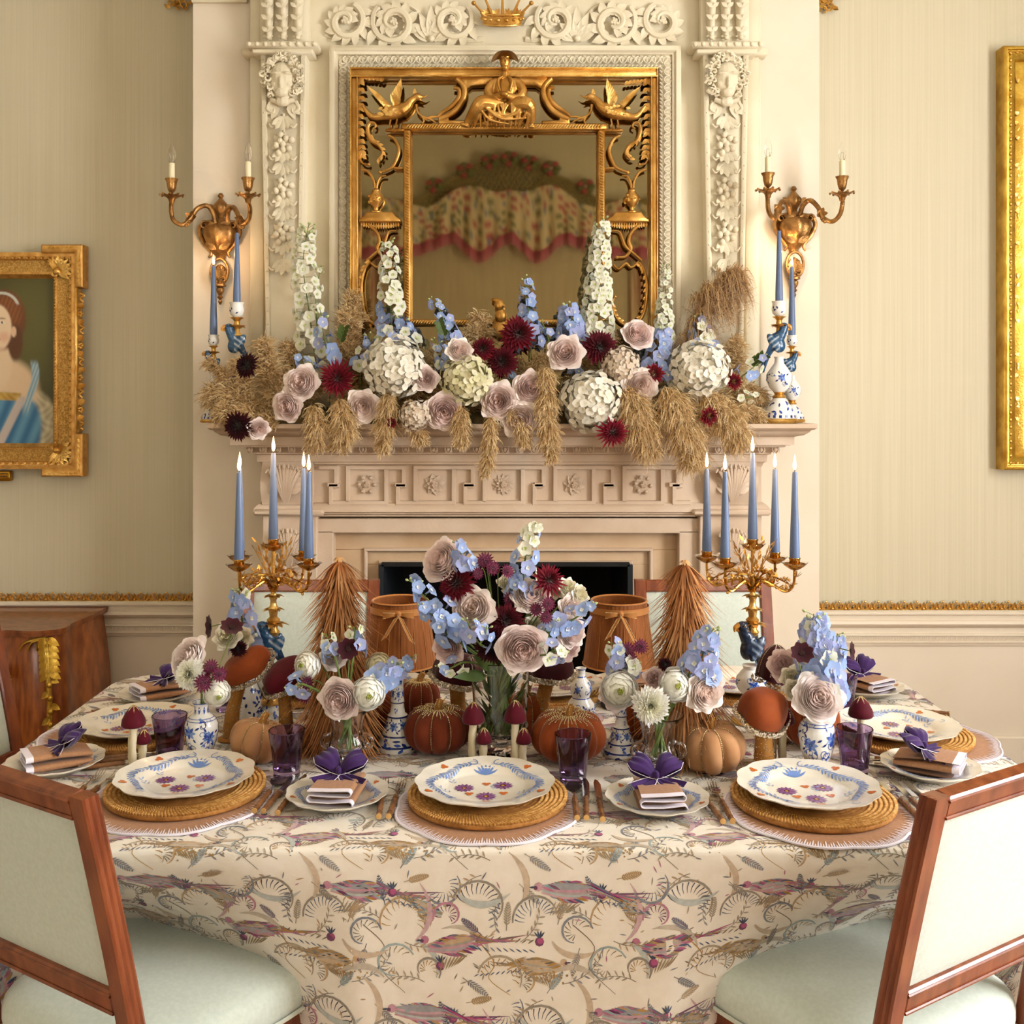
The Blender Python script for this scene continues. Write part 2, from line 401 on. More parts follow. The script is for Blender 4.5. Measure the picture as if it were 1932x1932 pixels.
# candles, flames
M('candle_blue', '#667a9e', 0.42, col2='#5f7398', nscale=3, sss=0.25, coat=0.1)
M('candle_lilac', '#a79cbd', 0.42, col2='#93a0c6', nscale=7, stretch=(1, 1, 1), sss=0.35)
M('wick', '#2a211c', 0.9)
M('flame', '#ffdca0', 0.5, emit='#ffc27a', estr=14.0)
M('sleeve', '#efe3bd', 0.5, sss=0.2)
# plants
M('petal', '#ffffff', 0.6, vcol=True, sheen=0.1, spec=0.2, trl=0.25)
M('petal_dark', '#ffffff', 0.65, vcol=True, sheen=0.3, spec=0.2, trl=0.1)
M('pampas', '#ffffff', 0.8, vcol=True, spec=0.15, trl=0.3)
M('feather', '#ffffff', 0.6, vcol=True, spec=0.25, trl=0.2)
M('stem_green', '#5c7435', 0.5, col2='#7b8f45', nscale=20)
M('leaf_green', '#56692f', 0.5, col2='#3c5223', nscale=12, trl=0.2)
M('shade_filler', '#6f5d36', 0.9, col2='#4d4426', nscale=30, bump=0.6, bscale=80)  # brown chosen to stand in for the shade between the plumes
M('parrot', '#ffffff', 0.25, vcol=True, coat=0.5, bump=0.25, bscale=160)
M('canvas', '#ffffff', 0.45, vcol=True, coat=0.15)
M('pelmet_fabric', '#ffffff', 0.8, vcol=True, sheen=0.2)
M('blind', '#cdbe9f', 0.8, col2='#c3b392', nscale=40, stretch=(1, 1, .05))
M('window_white', '#ece7db', 0.4)
M('rug', '#d8c3a2', 0.95, col2='#a9757a', nscale=7, detail=5, thr=(.5, .56), sheen=0.3, bump=0.2, bscale=300)
M('plaque', '#b8892f', 0.35, 1.0)
M('plaque_text', '#3a2a10', 0.6)

# ---------------------------------------------------------------- room shell
YB = 4.30            # face of the chimney breast
YL, YR = 4.70, 4.58  # papered walls either side
XB = 1.27; XS = 3.6; YREAR = -2.6; HC = 4.35
mb = MB(); mb.box((-XS-.1, YREAR-.1, -0.06), (XS+.1, 5.0, 0)); struct('floor', mb, 'oak')
mb = MB(); mb.box((-XS-.1, YREAR-.1, HC), (XS+.1, 5.0, HC+.06)); struct('ceiling', mb, 'ceiling_paint')
DADO_L = EYE-(1133-HZP)/FPX*YL; DADO_R = EYE-(1150-HZP)/FPX*YR
def papered(name, x0, x1, Y, zd):
    mb = MB(); mb.box((x0, Y, zd), (x1, 5.05, HC)); o = struct(name, mb, 'wallpaper')
    mb = MB(); mb.box((x0, Y, 0), (x1, 5.05, zd)); mb.build('dado_panel', 'paint_cream', o, False)
    return o
papered('wall_back_left', -XS, -XB+.002, YL, DADO_L); papered('wall_back_right', XB-.002, XS, YR, DADO_R)
# chimney breast with the firebox opening left open
FX0 = P(722, 1065, 4.2).x; FX1 = P(1186, 1065, 4.2).x; FZ = P(722, 1065, 4.2).z
mb = MB(); mb.box((-XB, YB, 0), (FX0-.01, 5.05, HC)); mb.box((FX1+.01, YB, 0), (XB, 5.05, HC)); mb.box((FX0-.01, YB, FZ+.01), (FX1+.01, 5.05, HC))
struct('wall_chimney_breast', mb, 'paint_cream')
# firebox lining
mb = MB(); mb.box((FX0-.01, 4.82, 0), (FX1+.01, 4.86, FZ+.01)); o = struct('wall_firebox', mb, 'soot')
for sx in (FX0-.012, FX1-.008): mb = MB(); mb.box((sx, 4.16, 0), (sx+.02, 4.85, FZ+.005)); mb.build('side_lining', 'firebox_slate', o, False)
mb = MB(); mb.box((FX0, 4.16, FZ-.002), (FX1, 4.85, FZ+.012)); mb.build('throat', 'soot', o, False)
# side and rear walls with window openings
def wall_with_hole(name, axis, pos, t, a0, a1, hole, mat):
    """axis 'x': wall at x=pos spanning y a0..a1 ; axis 'y': wall at y=pos spanning x"""
    mb = MB()
    def bx(p0, p1, z0, z1):
        if p1 <= p0 or z1 <= z0: return
        if axis == 'x': mb.box((min(pos, pos+t), p0, z0), (max(pos, pos+t), p1, z1))
        else: mb.box((p0, min(pos, pos+t), z0), (p1, max(pos, pos+t), z1))
    cur = a0
    for (h0, h1, z0, z1) in hole:
        bx(cur, h0, 0, HC); bx(h0, h1, 0, z0); bx(h0, h1, z1, HC); cur = h1
    bx(cur, a1, 0, HC)
    return struct(name, mb, mat)
wall_with_hole('wall_left', 'x', -XS, -.1, YREAR, 5.0, [], 'wallpaper')
wall_with_hole('wall_right', 'x', XS, .1, YREAR, 5.0, [(.45, 2.05, .85, 3.45)], 'wallpaper')
wall_with_hole('wall_rear', 'y', YREAR, -.1, -XS, XS, [(-3.2, -1.9, .8, 3.4), (1.9, 3.2, .8, 3.4)], 'wallpaper')
WN = [0]
def window(axis, pos, a0, a1, z0, z1, out):
    WN[0] += 1; root = MB(); t = 0.05
    def bx(mb, p0, p1, zz0, zz1, th=.05, off=0.0):
        q0 = pos+out*(.03+off); q1 = pos+out*(.03+th+off); lo, hi = min(q0, q1), max(q0, q1)
        if axis == 'x': mb.box((lo, p0, zz0), (hi, p1, zz1), .004)
        else: mb.box((p0, lo, zz0), (p1, hi, zz1), .004)
    bx(root, a0, a1, z0, z0+t); bx(root, a0, a1, z1-t, z1); bx(root, a0, a0+t, z0, z1); bx(root, a1-t, a1, z0, z1)
    o = struct('window_%d' % WN[0], root, 'window_white')
    for i in range(1, 3):
        m = MB(); p = a0+(a1-a0)*i/3; bx(m, p-.012, p+.012, z0+t, z1-t, .03, .01); m.build('glazing_bar', 'window_white', o, False)
    for j in range(1, 5):
        m = MB(); q = z0+(z1-z0)*j/5; bx(m, a0+t, a1-t, q-.012, q+.012, .03, .01); m.build('glazing_bar', 'window_white', o, False)
    for i in range(3):
        for j in range(5):
            m = MB(); bx(m, a0+(a1-a0)*i/3+.01, a0+(a1-a0)*(i+1)/3-.01, z0+(z1-z0)*j/5+.01, z0+(z1-z0)*(j+1)/5-.01, .004, .03)
            m.build('pane', 'clear_glass', o, False)
window('x', XS, .45, 2.05, .85, 3.45, 1); window('y', YREAR, -3.2, -1.9, .8, 3.4, -1); window('y', YREAR, 1.9, 3.2, .8, 3.4, -1)
# dado rails: plain rail, carved rail, gilt fillet with leaf units
LEAFM = None
def fillet_units(kind):
    m = MB()
    if kind == 'palmette':
        for k in range(-2, 3):
            a = k*0.5; m.leaf((k*.0025, -.003, .004), (math.sin(a), -.15, math.cos(a)), (0, -1, 0), .026-abs(k)*.003, .0045, bend=.18, cup=-.4, seg=3)
        m.ell((0, -.006, .005), (.006, .006, .005), 6, 4)
    else:
        for sx in (-1, 1):
            pts = [(sx*.002, -.004, .002), (sx*.011, -.006, .005), (sx*.014, -.007, .014), (sx*.008, -.008, .021), (sx*.003, -.007, .016)]
            m.tube(spline(pts, 3), .0027, 5)
        m.ell((0, -.007, .026), (.004, .004, .005), 6, 4)
    return m.mesh(kind, 'gilt_bright')
PALM = fillet_units('palmette'); SCRO = fillet_units('scroll')
def carved_unit():
    m = MB()
    for k in (-1, 0, 1): m.leaf((k*.004, -.002, -.009), (k*.35+.25, -.2, 1), (0, -1, 0), .021, .0042, bend=.1, cup=-.5, seg=3)
    return m.mesh('carved_leaf', 'paint_cream')
CARV = carved_unit()
TN = [0]
def dado(x0, x1, Y, z):
    TN[0] += 1; s = Y/4.65
    mb = MB(); prof = [(-.012, 0), (-.012, .022), (-.004, .03), (.004, .03), (.008, .018), (.03, .016), (.034, .026), (.046, .03), (.056, .022), (.064, .008), (.064, 0)]
    # prof a = downwards, b = towards the room
    mb.sweep([(a, b) for a, b in prof], [(x0, Y, z), (x1, Y, z)], up=(0, -1, 0))
    o = struct('trim_%d' % TN[0], mb, 'paint_cream', smooth=True)
    mb = MB(); mb.sweep([(.092, 0), (.092, .012), (.098, .016), (.102, .008), (.122, .008), (.127, .018), (.134, .012), (.142, .01), (.146, 0)], [(x0, Y, z), (x1, Y, z)], up=(0, -1, 0))
    mb.build('carved_rail', 'paint_cream', o)
    n = int((x1-x0)/.019)
    for i in range(n):
        inst('carved_leaf', CARV, o, (x0+.0095+i*.019, Y-.008, z-.112))
    mb = MB(); mb.box((x0, Y-.012, z+.008), (x1, Y, z+.016), .003); mb.build('gilt_fillet', 'gilt_bright', o)
    n = int((x1-x0)/.056)
    for i in range(n):
        inst('palmette', PALM, o, (x0+.024+i*.056, Y-.006, z+.013), (0, 0, 0), 1.35); inst('scroll', SCRO, o, (x0+.052+i*.056, Y-.006, z+.013), (0, 0, 0), 1.35)
dado(-2.45, -XB, YL, DADO_L-.012); dado(XB, 2.45, YR, DADO_R-.012)
for nm, x0, x1, Y in (('baseboard_left', -XS, -XB, YL), ('baseboard_right', XB, XS, YR)):
    mb = MB(); mb.box((x0, Y-.02, 0), (x1, Y, .16), .006); struct(nm, mb, 'paint_cream')
# gilt corner flourishes at the head of the wallpaper, and the breast's cornice
for nm, sx, Y, px in (('trim_corner_left', -1, YL, 342), ('trim_corner_right', 1, YR, 1566)):
    c = P(px, 8, Y); mb = MB()
    for k in range(26):
        a = R.uniform(0, 2*PI); q = c+Vector((R.uniform(-.05, .045)*1, -.012, R.uniform(-.03, .06)))
        if k % 2: mb.leaf(q, (math.cos(a), -.2, math.sin(a)), (0, -1, 0), .034, .009, bend=.4, seg=4)
        else: mb.tube([q+Vector((math.cos(a+t*.9)*.018*(1-t*.14), -.004*t, math.sin(a+t*.9)*.018*(1-t*.14))) for t in range(6)], taper(6, .005, .002), 6)
    mb.box((c.x-.07, Y-.012, c.z-.012+.05), (c.x+.06, Y, c.z+.075), .004)
    struct(nm, mb, 'gilt_bright', smooth=True)
mb = MB(); zc = P(400, 7, YB).z
mb.sweep([(0, 0), (.0, .02), (-.02, .028), (-.03, .05), (-.06, .06), (-.06, 0)], [(-XB-.0, YB, zc), (P(468, 0, YB).x, YB, zc)], up=(0, -1, 0)); struct('trim_breast_cornice', mb, 'plaster', smooth=True)
# ---------------------------------------------------------------- fireplace
YF = 4.12
def xz(px, py, Y): p = P(px, py, Y); return (p.x, p.z)
def rect(mb, px0, py0, px1, py1, Y0, Y1, b=.003):
    a = P(px0, py1, Y0); c = P(px1, py0, Y0); mb.box((a.x, Y0, a.z), (c.x, Y1, c.z), b); return mb
FP = thing('fireplace', 'carved pale stone chimneypiece with Greek key frieze below the flower garland', 'fireplace', (0, YF, 0))
def fp(mb, name, mat='stone', parent=None, ang=40): return mb.build(name, mat, parent or FP, True, ang, world=(parent is None))
xl = P(495, 0, YF).x; xr = P(1437, 0, YF).x
path = [(xl, YB, 0), (xl, YF, 0), (xr, YF, 0), (xr, YB, 0)]
SHZ = 1.5215
mb = MB(); mb.sweep([(-.3, SHZ), (.168, SHZ), (.168, 1.506), (.16, 1.500), (.15, 1.497), (.145, 1.49), (.128, 1.478), (.104, 1.472), (.09, 1.466), (.088, 1.437), (-.3, 1.437)], path, up=(0, 0, 1))
mb.box((xl-.1, YF-.1, 1.44), (xr+.1, YB-.001, SHZ)); fp(mb, 'mantel_shelf')
mb = MB(); mb.sweep([(-.1, 1.437), (.075, 1.437), (.072, 1.43), (.052, 1.428), (.03, 1.408), (.03, 1.402), (.018, 1.398), (.016, 1.372), (.006, 1.366), (0, 1.35), (-.1, 1.35)], path, up=(0, 0, 1)); fp(mb, 'bed_moulding')
# egg and dart
eg = MB(); eg.ell((0, 0, 0), (.0105, .011, .0125), 8, 6); EGG = eg.mesh('egg', 'stone', True, 180)
dm = MB(); dm.tube([(-.0105, 0, .012), (-.012, -.002, 0), (-.006, -.002, -.011), (0, -.002, -.014), (.006, -.002, -.011), (.012, -.002, 0), (.0105, 0, .012)], .0026, 5); dm.leaf((.0135, -.002, .012), (0, -.1, -1), (0, -1, 0), .026, .003, seg=2)
DART = dm.mesh('egg_surround', 'stone')
n = 37; x0 = xl-.04; x1 = xr+.04
for i in range(n+1):
    x = x0+(x1-x0)*i/n
    inst('egg', EGG, FP, (x, -.045, 1.419)); inst('egg_surround', DART, FP, (x, -.052, 1.419))
# frieze, key pattern, rosettes
mb = MB(); rect(mb, 495, 870, 1437, 975, YF, YB-.001, .002); fp(mb, 'frieze')
key = MB(); YK = YF-.012; bw = .0082
def keypath(pts): key.sweep([(-bw, 0), (-bw, .014), (-bw+.002, .017), (bw-.002, .017), (bw, .014), (bw, 0)], [(*[P(a, b, YF).x], YF, P(a, b, YF).z) for a, b in pts], up=(0, -1, 0))
RX = [561+6, 693, 820, 950, 1083, 1213, 1340-4]
for k in range(0, 6):
    a = RX[k]; d = RX[k+1]-a; q = MB
    key = MB()
    A = [(a-36, 946), (a-36, 882), (a+d-58, 882), (a+d-58, 914), (a+d-74, 914)]
    B = [(a+d+36, 884), (a+d+36, 948), (a+58, 948), (a+58, 916), (a+74, 916)]
    A2 = [(a-36+10, 946), (a-36+10, 893), (a+d-69, 893), (a+d-69, 905), (a+d-80, 905)]
    B2 = [(a+d+26, 884), (a+d+26, 938), (a+69, 938), (a+69, 926), (a+80, 926)]
    if k > 0: keypath(A)
    else: keypath([(a+36, 882)] + A[2:])
    if k < 5: keypath(B)
    else: keypath([(a+d-34, 948)] + B[2:])
    fp(key, 'key_fret')
mb = MB(); rect(mb, 592, 872, 1316, 877, YF-.012, YF); rect(mb, 592, 952, 1316, 957, YF-.012, YF); fp(mb, 'key_border')
def rosette(kind):
    m = MB()
    if kind == 0:
        for i in range(6):
            a = 2*PI*i/6
            for k in (-1, 0, 1): m.leaf((0, -.002, 0), (math.cos(a+k*.28), -.35, math.sin(a+k*.28)), (0, -1, 0), .046-abs(k)*.006, .012, bend=-.25, cup=.3, seg=4)
            m.ell((math.cos(a)*.03, -.012, math.sin(a)*.03), (.008, .006, .008), 6, 4)
    else:
        np_ = 8 if kind == 1 else 12
        for ring, (L, W, e) in enumerate(((.046, .014 if kind == 1 else .009, .25), (.032, .011 if kind == 1 else .008, .55))):
            for i in range(np_): a = 2*PI*(i+.5*ring)/np_; m.leaf((0, -.004*ring, 0), (math.cos(a), -e, math.sin(a)), (0, -1, 0), L, W, bend=-.2, cup=.35, seg=4)
    for i in range(9): a = i*2.4; m.ell((math.cos(a)*.0035*math.sqrt(i), -.018, math.sin(a)*.0035*math.sqrt(i)), .005, 6, 4)
    m.ell((0, -.006, 0), (.014, .012, .014), 10, 6)
    return m.mesh('rosette', 'stone')
RS = [rosette(0), rosette(1), rosette(2)]
for k, x in enumerate((693, 820, 950, 1083, 1213)):
    p = P(x, 914, YF); inst('rosette', RS[(0, 1, 2, 1, 0)[k]], FP, (p.x, -.002, p.z), (0, R.uniform(-.2, .2), 0))
# acanthus consoles over the jambs
def acanthus(mb, cx, z0, z1, Y, w, n=9):
    H = z1-z0
    for k in range(n):
        t = (k-(n-1)/2)/((n-1)/2); p0 = Vector((cx+t*w*.12, Y, z0+H*.02)); p1 = Vector((cx+t*w*.45, Y-.03, z0+H*.5)); p2 = Vector((cx+t*w*.85, Y-.025-.015*(1-abs(t)), z0+H*(.97-.12*t*t))); p3 = p2+Vector((t*w*.18, -.008, -H*.07))
        mb.tube(spline([p0, p1, p2, p3], 4), taper(13, .003, .003, .0085), 6)
    for sx in (-1, 1):
        for j in range(5): mb.leaf((cx+sx*w*.3, Y-.01, z0+H*(.25+.13*j)), (sx, -.25, .5), (0, -1, 0), w*.75, .011, bend=-.3, cup=.2, seg=4)
for px in (544, 1378):
    c = P(px, 915, YF); mb = MB()
    mb.grid(lambda u, v: (c.x-.098+.196*u, YF-.012-.05*(math.sin(PI*(.15+.8*v))**2)*(.6+.4*v), 1.205+.165*v), 6, 12); mb.box((c.x-.1, YF-.012, 1.19), (c.x+.1, YF+.05, 1.38), .004)
    o = fp(mb, 'console')
    m2 = MB(); acanthus(m2, c.x, 1.215, 1.365, YF-.045, .07); m2.v = [(v[0], v[1]-YF, v[2]) for v in m2.v]; m2.build('acanthus', 'stone', o)
# lower mouldings, lintel, jambs
path2 = [(xl-.0, YB, 0), (xl, YF, 0), (xr, YF, 0), (xr, YB, 0)]
mb = MB(); mb.sweep([(-.1, 1.212), (.006, 1.212), (.012, 1.207), (.02, 1.2), (.03, 1.186), (.03, 1.178), (.012, 1.174), (.012, 1.168), (.004, 1.164), (-.1, 1.164)], path2, up=(0, 0, 1)); fp(mb, 'architrave_moulding')
for nm, a, b in (('jamb', 497, 600), ('jamb', 1318, 1435)):
    mb = MB(); x0 = P(a, 0, YF).x; x1 = P(b, 0, YF).x; mb.box((x0, YF-.02, 0), (x1, YB-.001, 1.165), .004)
    mb.box((x0-.03, YF-.05, 1.165), (x1+.03, YF+.03, 1.19), .008); mb.box((x0-.02, YF-.04, 0), (x1+.02, YB-.002, .14), .008)
    o = fp(mb, nm); m2 = MB(); cx = (x0+x1)/2
    for j in range(5):
        zt = 1.13-j*.2
        acanthus(m2, cx, zt-.17, zt-.01, YF-.026, .05, 7)
        for sx in (-1, 1): m2.tube(spline([(cx+sx*.01, YF-.03, zt-.17), (cx+sx*.05, YF-.035, zt-.15), (cx+sx*.06, YF-.035, zt-.12), (cx+sx*.04, YF-.04, zt-.11), (cx+sx*.035, YF-.04, zt-.13)], 4), taper(17, .007, .004), 6)
    m2.v = [(v[0], v[1]-YF, v[2]) for v in m2.v]; m2.build('carved_leaves', 'stone', o)
mb = MB(); rect(mb, 598, 978, 1320, 1006, YF+.01, YB-.001, .003); fp(mb, 'lintel')
for a, b in ((598, 628), (1282, 1320)): mb = MB(); x0 = P(a, 0, YF).x; x1 = P(b, 0, YF).x; mb.box((x0, YF+.01, 0), (x1, YB-.001, 1.1), .003); fp(mb, 'inner_jamb')
YS = 4.19; zt = P(0, 1004, YS).z
xs0, xs1 = P(633, 0, YS).x, P(1279, 0, YS).x; xm0, xm1 = P(690, 0, YS).x, P(1228, 0, YS).x; zm = P(0, 1037, YS).z
mb = MB(); mb.box((xs0-.02, YS, zm), (xs1+.02, YB-.002, zt+.02), .002); fp(mb, 'slip_top', 'stone_slip')
for a, b in ((xs0-.02, xm0), (xm1, xs1+.02)): mb = MB(); mb.box((a, YS, 0), (b, YB-.002, zm), .002); fp(mb, 'slip_side', 'stone_slip')
mb = MB(); mb.box((xm0, YS+.012, FZ), (xm1, YB-.002, zm), .002); fp(mb, 'inner_slip_top', 'stone_slip')
for a, b in ((xm0, FX0), (FX1, xm1)): mb = MB(); mb.box((a, YS+.012, 0), (b, YB-.002, FZ), .002); fp(mb, 'inner_slip_side', 'stone_slip')
def uframe(mb, xa, xb, zz, Y, prof): mb.sweep(prof, [(xa, Y, 0), (xa, Y, zz), (xb, Y, zz), (xb, Y, 0)], up=(0, -1, 0))
pr = [(-.008, 0), (-.008, .006), (-.003, .012), (.003, .012), (.008, .004), (.008, 0)]
mb = MB(); uframe(mb, xm0, xm1, zm, YS, pr); fp(mb, 'slip_bead', 'stone'); mb = MB(); uframe(mb, FX0-.008, FX1+.008, FZ+.008, YS+.01, pr); fp(mb, 'opening_bead', 'stone')
mb = MB(); mb.box((xl-.1, 3.75, 0), (xr+.1, YF-.055, .03), .005); fp(mb, 'hearth_slab', 'stone')

# ---------------------------------------------------------------- plaster overmantel
YO = 4.235
OM = thing('overmantel', 'carved cream plaster overmantel with masks and garland drops around the mirror', 'overmantel', (0, YB, SHZ))
def om(mb, name, mat='plaster', parent=None, ang=45):
    return mb.build(name, mat, parent or OM, True, ang, world=(parent is None))
def loc(mb, o=(0, YB, SHZ)): mb.v = [(v[0]-o[0], v[1]-o[1], v[2]-o[2]) for v in mb.v]; return mb
ZT = P(0, -60, YO).z
mb = MB(); mb.box((P(470, 0, YO).x, YB-.03, SHZ), (P(1440, 0, YO).x, YB-.001, ZT), .004); mb.box((P(618, 0, YO).x, YB-.035, SHZ), (P(1288, 0, YO).x, YB-.02, P(0, 84, YO).z), .003)
om(mb, 'back_panel')
# frame around the mirror
fx0, fx1, fz1 = P(622, 0, YO).x, P(1284, 0, YO).x, P(0, 88, YO).z
def uf(prof, name, dx, extra=0): 
    mb = MB(); mb.sweep(prof, [(fx0+dx, YB-.03, SHZ), (fx0+dx, YB-.03, fz1-dx), (fx1-dx, YB-.03, fz1-dx), (fx1-dx, YB-.03, SHZ)], up=(0, -1, 0)); return om(mb, name)
uf([(0, 0), (0, .05), (.004, .054), (.02, .054), (.026, .046), (.034, .044), (.034, 0)], 'frame_fillet', 0)
uf([(.0, 0), (.0, .032), (.012, .038), (.028, .030), (.036, .026), (.036, 0)], 'frame_cyma', .034)
uf([(0, 0), (0, .026), (.006, .03), (.014, .022), (.014, 0)], 'frame_inner', .07)
lt = MB()
for sx in (-1, 1): lt.tube(spline([(sx*.003, -.003, .014), (sx*.015, -.004, .006), (sx*.012, -.006, -.008), (sx*.002, -.004, -.015)], 3), .003, 5)
lt.leaf((0, -.003, -.013), (0, -.1, 1), (0, -1, 0), .024, .004, seg=3); LT = lt.mesh('lambs_tongue', 'plaster')
rp = MB(); rp.tube([(-.009, -.001, -.0055), (-.003, -.006, -.003), (.003, -.006, .003), (.009, -.001, .0055)], [.003, .0045, .0045, .003], 6); RP = rp.mesh('rope_twist', 'plaster')
def along(me, name, p0, p1, pitch, rot, Yd):
    p0 = Vector(p0); p1 = Vector(p1); n = max(1, int((p1-p0).length/pitch))
    for i in range(n):
        q = p0.lerp(p1, (i+.5)/n); inst(name, me, OM, (q.x, Yd-YB, q.z-SHZ), (0, rot, 0))
c_ = .052; along(LT, 'lambs_tongue', (fx0+c_, 0, fz1-c_), (fx1-c_, 0, fz1-c_), .032, 0, YB-.064); along(LT, 'lambs_tongue', (fx0+c_, 0, SHZ+.15), (fx0+c_, 0, fz1-c_), .032, -PI/2, YB-.064); along(LT, 'lambs_tongue', (fx1-c_, 0, SHZ+.15), (fx1-c_, 0, fz1-c_), .032, PI/2, YB-.064)
c_ = .077; along(RP, 'rope_twist', (fx0+c_, 0, fz1-c_), (fx1-c_, 0, fz1-c_), .0155, 0, YB-.054); along(RP, 'rope_twist', (fx0+c_, 0, SHZ+.15), (fx0+c_, 0, fz1-c_), .0155, PI/2, YB-.054); along(RP, 'rope_twist', (fx1-c_, 0, SHZ+.15), (fx1-c_, 0, fz1-c_), .0155, PI/2, YB-.054)
# pilasters with masks
def face_blob():
    m = MB(); m.ell((0, -.012, -.012), (.052, .045, .076), 16, 12); m.ell((0, -.050, -.026), (.010, .018, .024), 8, 6); m.ell((0, -.045, -.062), (.026, .018, .018), 8, 6)
    for sx in (-1, 1):
        m.ell((sx*.02, -.047, .008), (.021, .014, .006), 8, 6); m.ell((sx*.026, -.034, -.03), (.018, .018, .016), 8, 6); m.ell((sx*.02, -.043, -.01), (.011, .008, .006), 8, 6)
    m.ell((0, -.053, -.035), (.012, .008, .007), 8, 6); m.ell((0, -.056, -.053), (.016, .008, .0035), 8, 5); m.ell((0, -.055, -.063), (.013, .008, .004), 8, 5); m.ell((0, -.02, -.09), (.03, .02, .02), 8, 6)
    return blob(m, .0028, 1)
FACE = face_blob().mesh('mask_face', 'plaster', True, 180)
hm = MB()
for k in range(46):
    a = PI*(-.28+1.56*k/45)+R.uniform(-.05, .05); rr = R.uniform(.058, .09); q = Vector((math.cos(a)*rr*.85, -.02-R.uniform(0, .02), math.sin(a)*rr*1.1-.005))
    s0 = R.choice((-1, 1)); hm.tube([q+Vector((math.cos(s0*t*1.1)*.013*(1-t*.12), -.003*t, math.sin(s0*t*1.1)*.013*(1-t*.12))) for t in range(6)], taper(6, .007, .003), 5)
HAIR = hm.mesh('mask_hair', 'plaster')
def garland(cx, zt, zb, Y):
    m = MB(); H = zt-zb; m.tube([(cx, Y, zt), (cx+.004, Y, zt-H*.5), (cx, Y, zb)], .005, 6)
    for j, t in enumerate((0.02, .13, .22, .3, .41, .5, .58, .68, .78, .9)):
        z = zt-H*t; kind = j % 3
        if kind in (0, 2):   # bell husk: drooping leaves
            for k in range(-2, 3): a = -PI/2+k*.42; m.leaf((cx, Y-.006, z), (math.cos(a), -.25, math.sin(a)), (0, -1, 0), .085-abs(k)*.012, .015, bend=.3-.1*abs(k), cup=-.3, seg=5)
            for sx in (-1, 1): m.tube(spline([(cx+sx*.012, Y-.008, z-.02), (cx+sx*.04, Y-.014, z-.045), (cx+sx*.055, Y-.014, z-.03)], 4), taper(9, .008, .003), 6)
        else:                # cluster of fruit and leaves
            for k in range(9):
                a = k*2.4; r_ = .011*math.sqrt(k); m.ell((cx+math.cos(a)*r_*1.2, Y-.018, z-.04+math.sin(a)*r_*1.4), (.013, .013, .014), 8, 6)
            for k in range(6): a = k*PI/3+.3; m.leaf((cx, Y-.008, z-.04), (math.cos(a), -.3, math.sin(a)), (0, -1, 0), .055, .014, bend=-.3, seg=4)
    return m
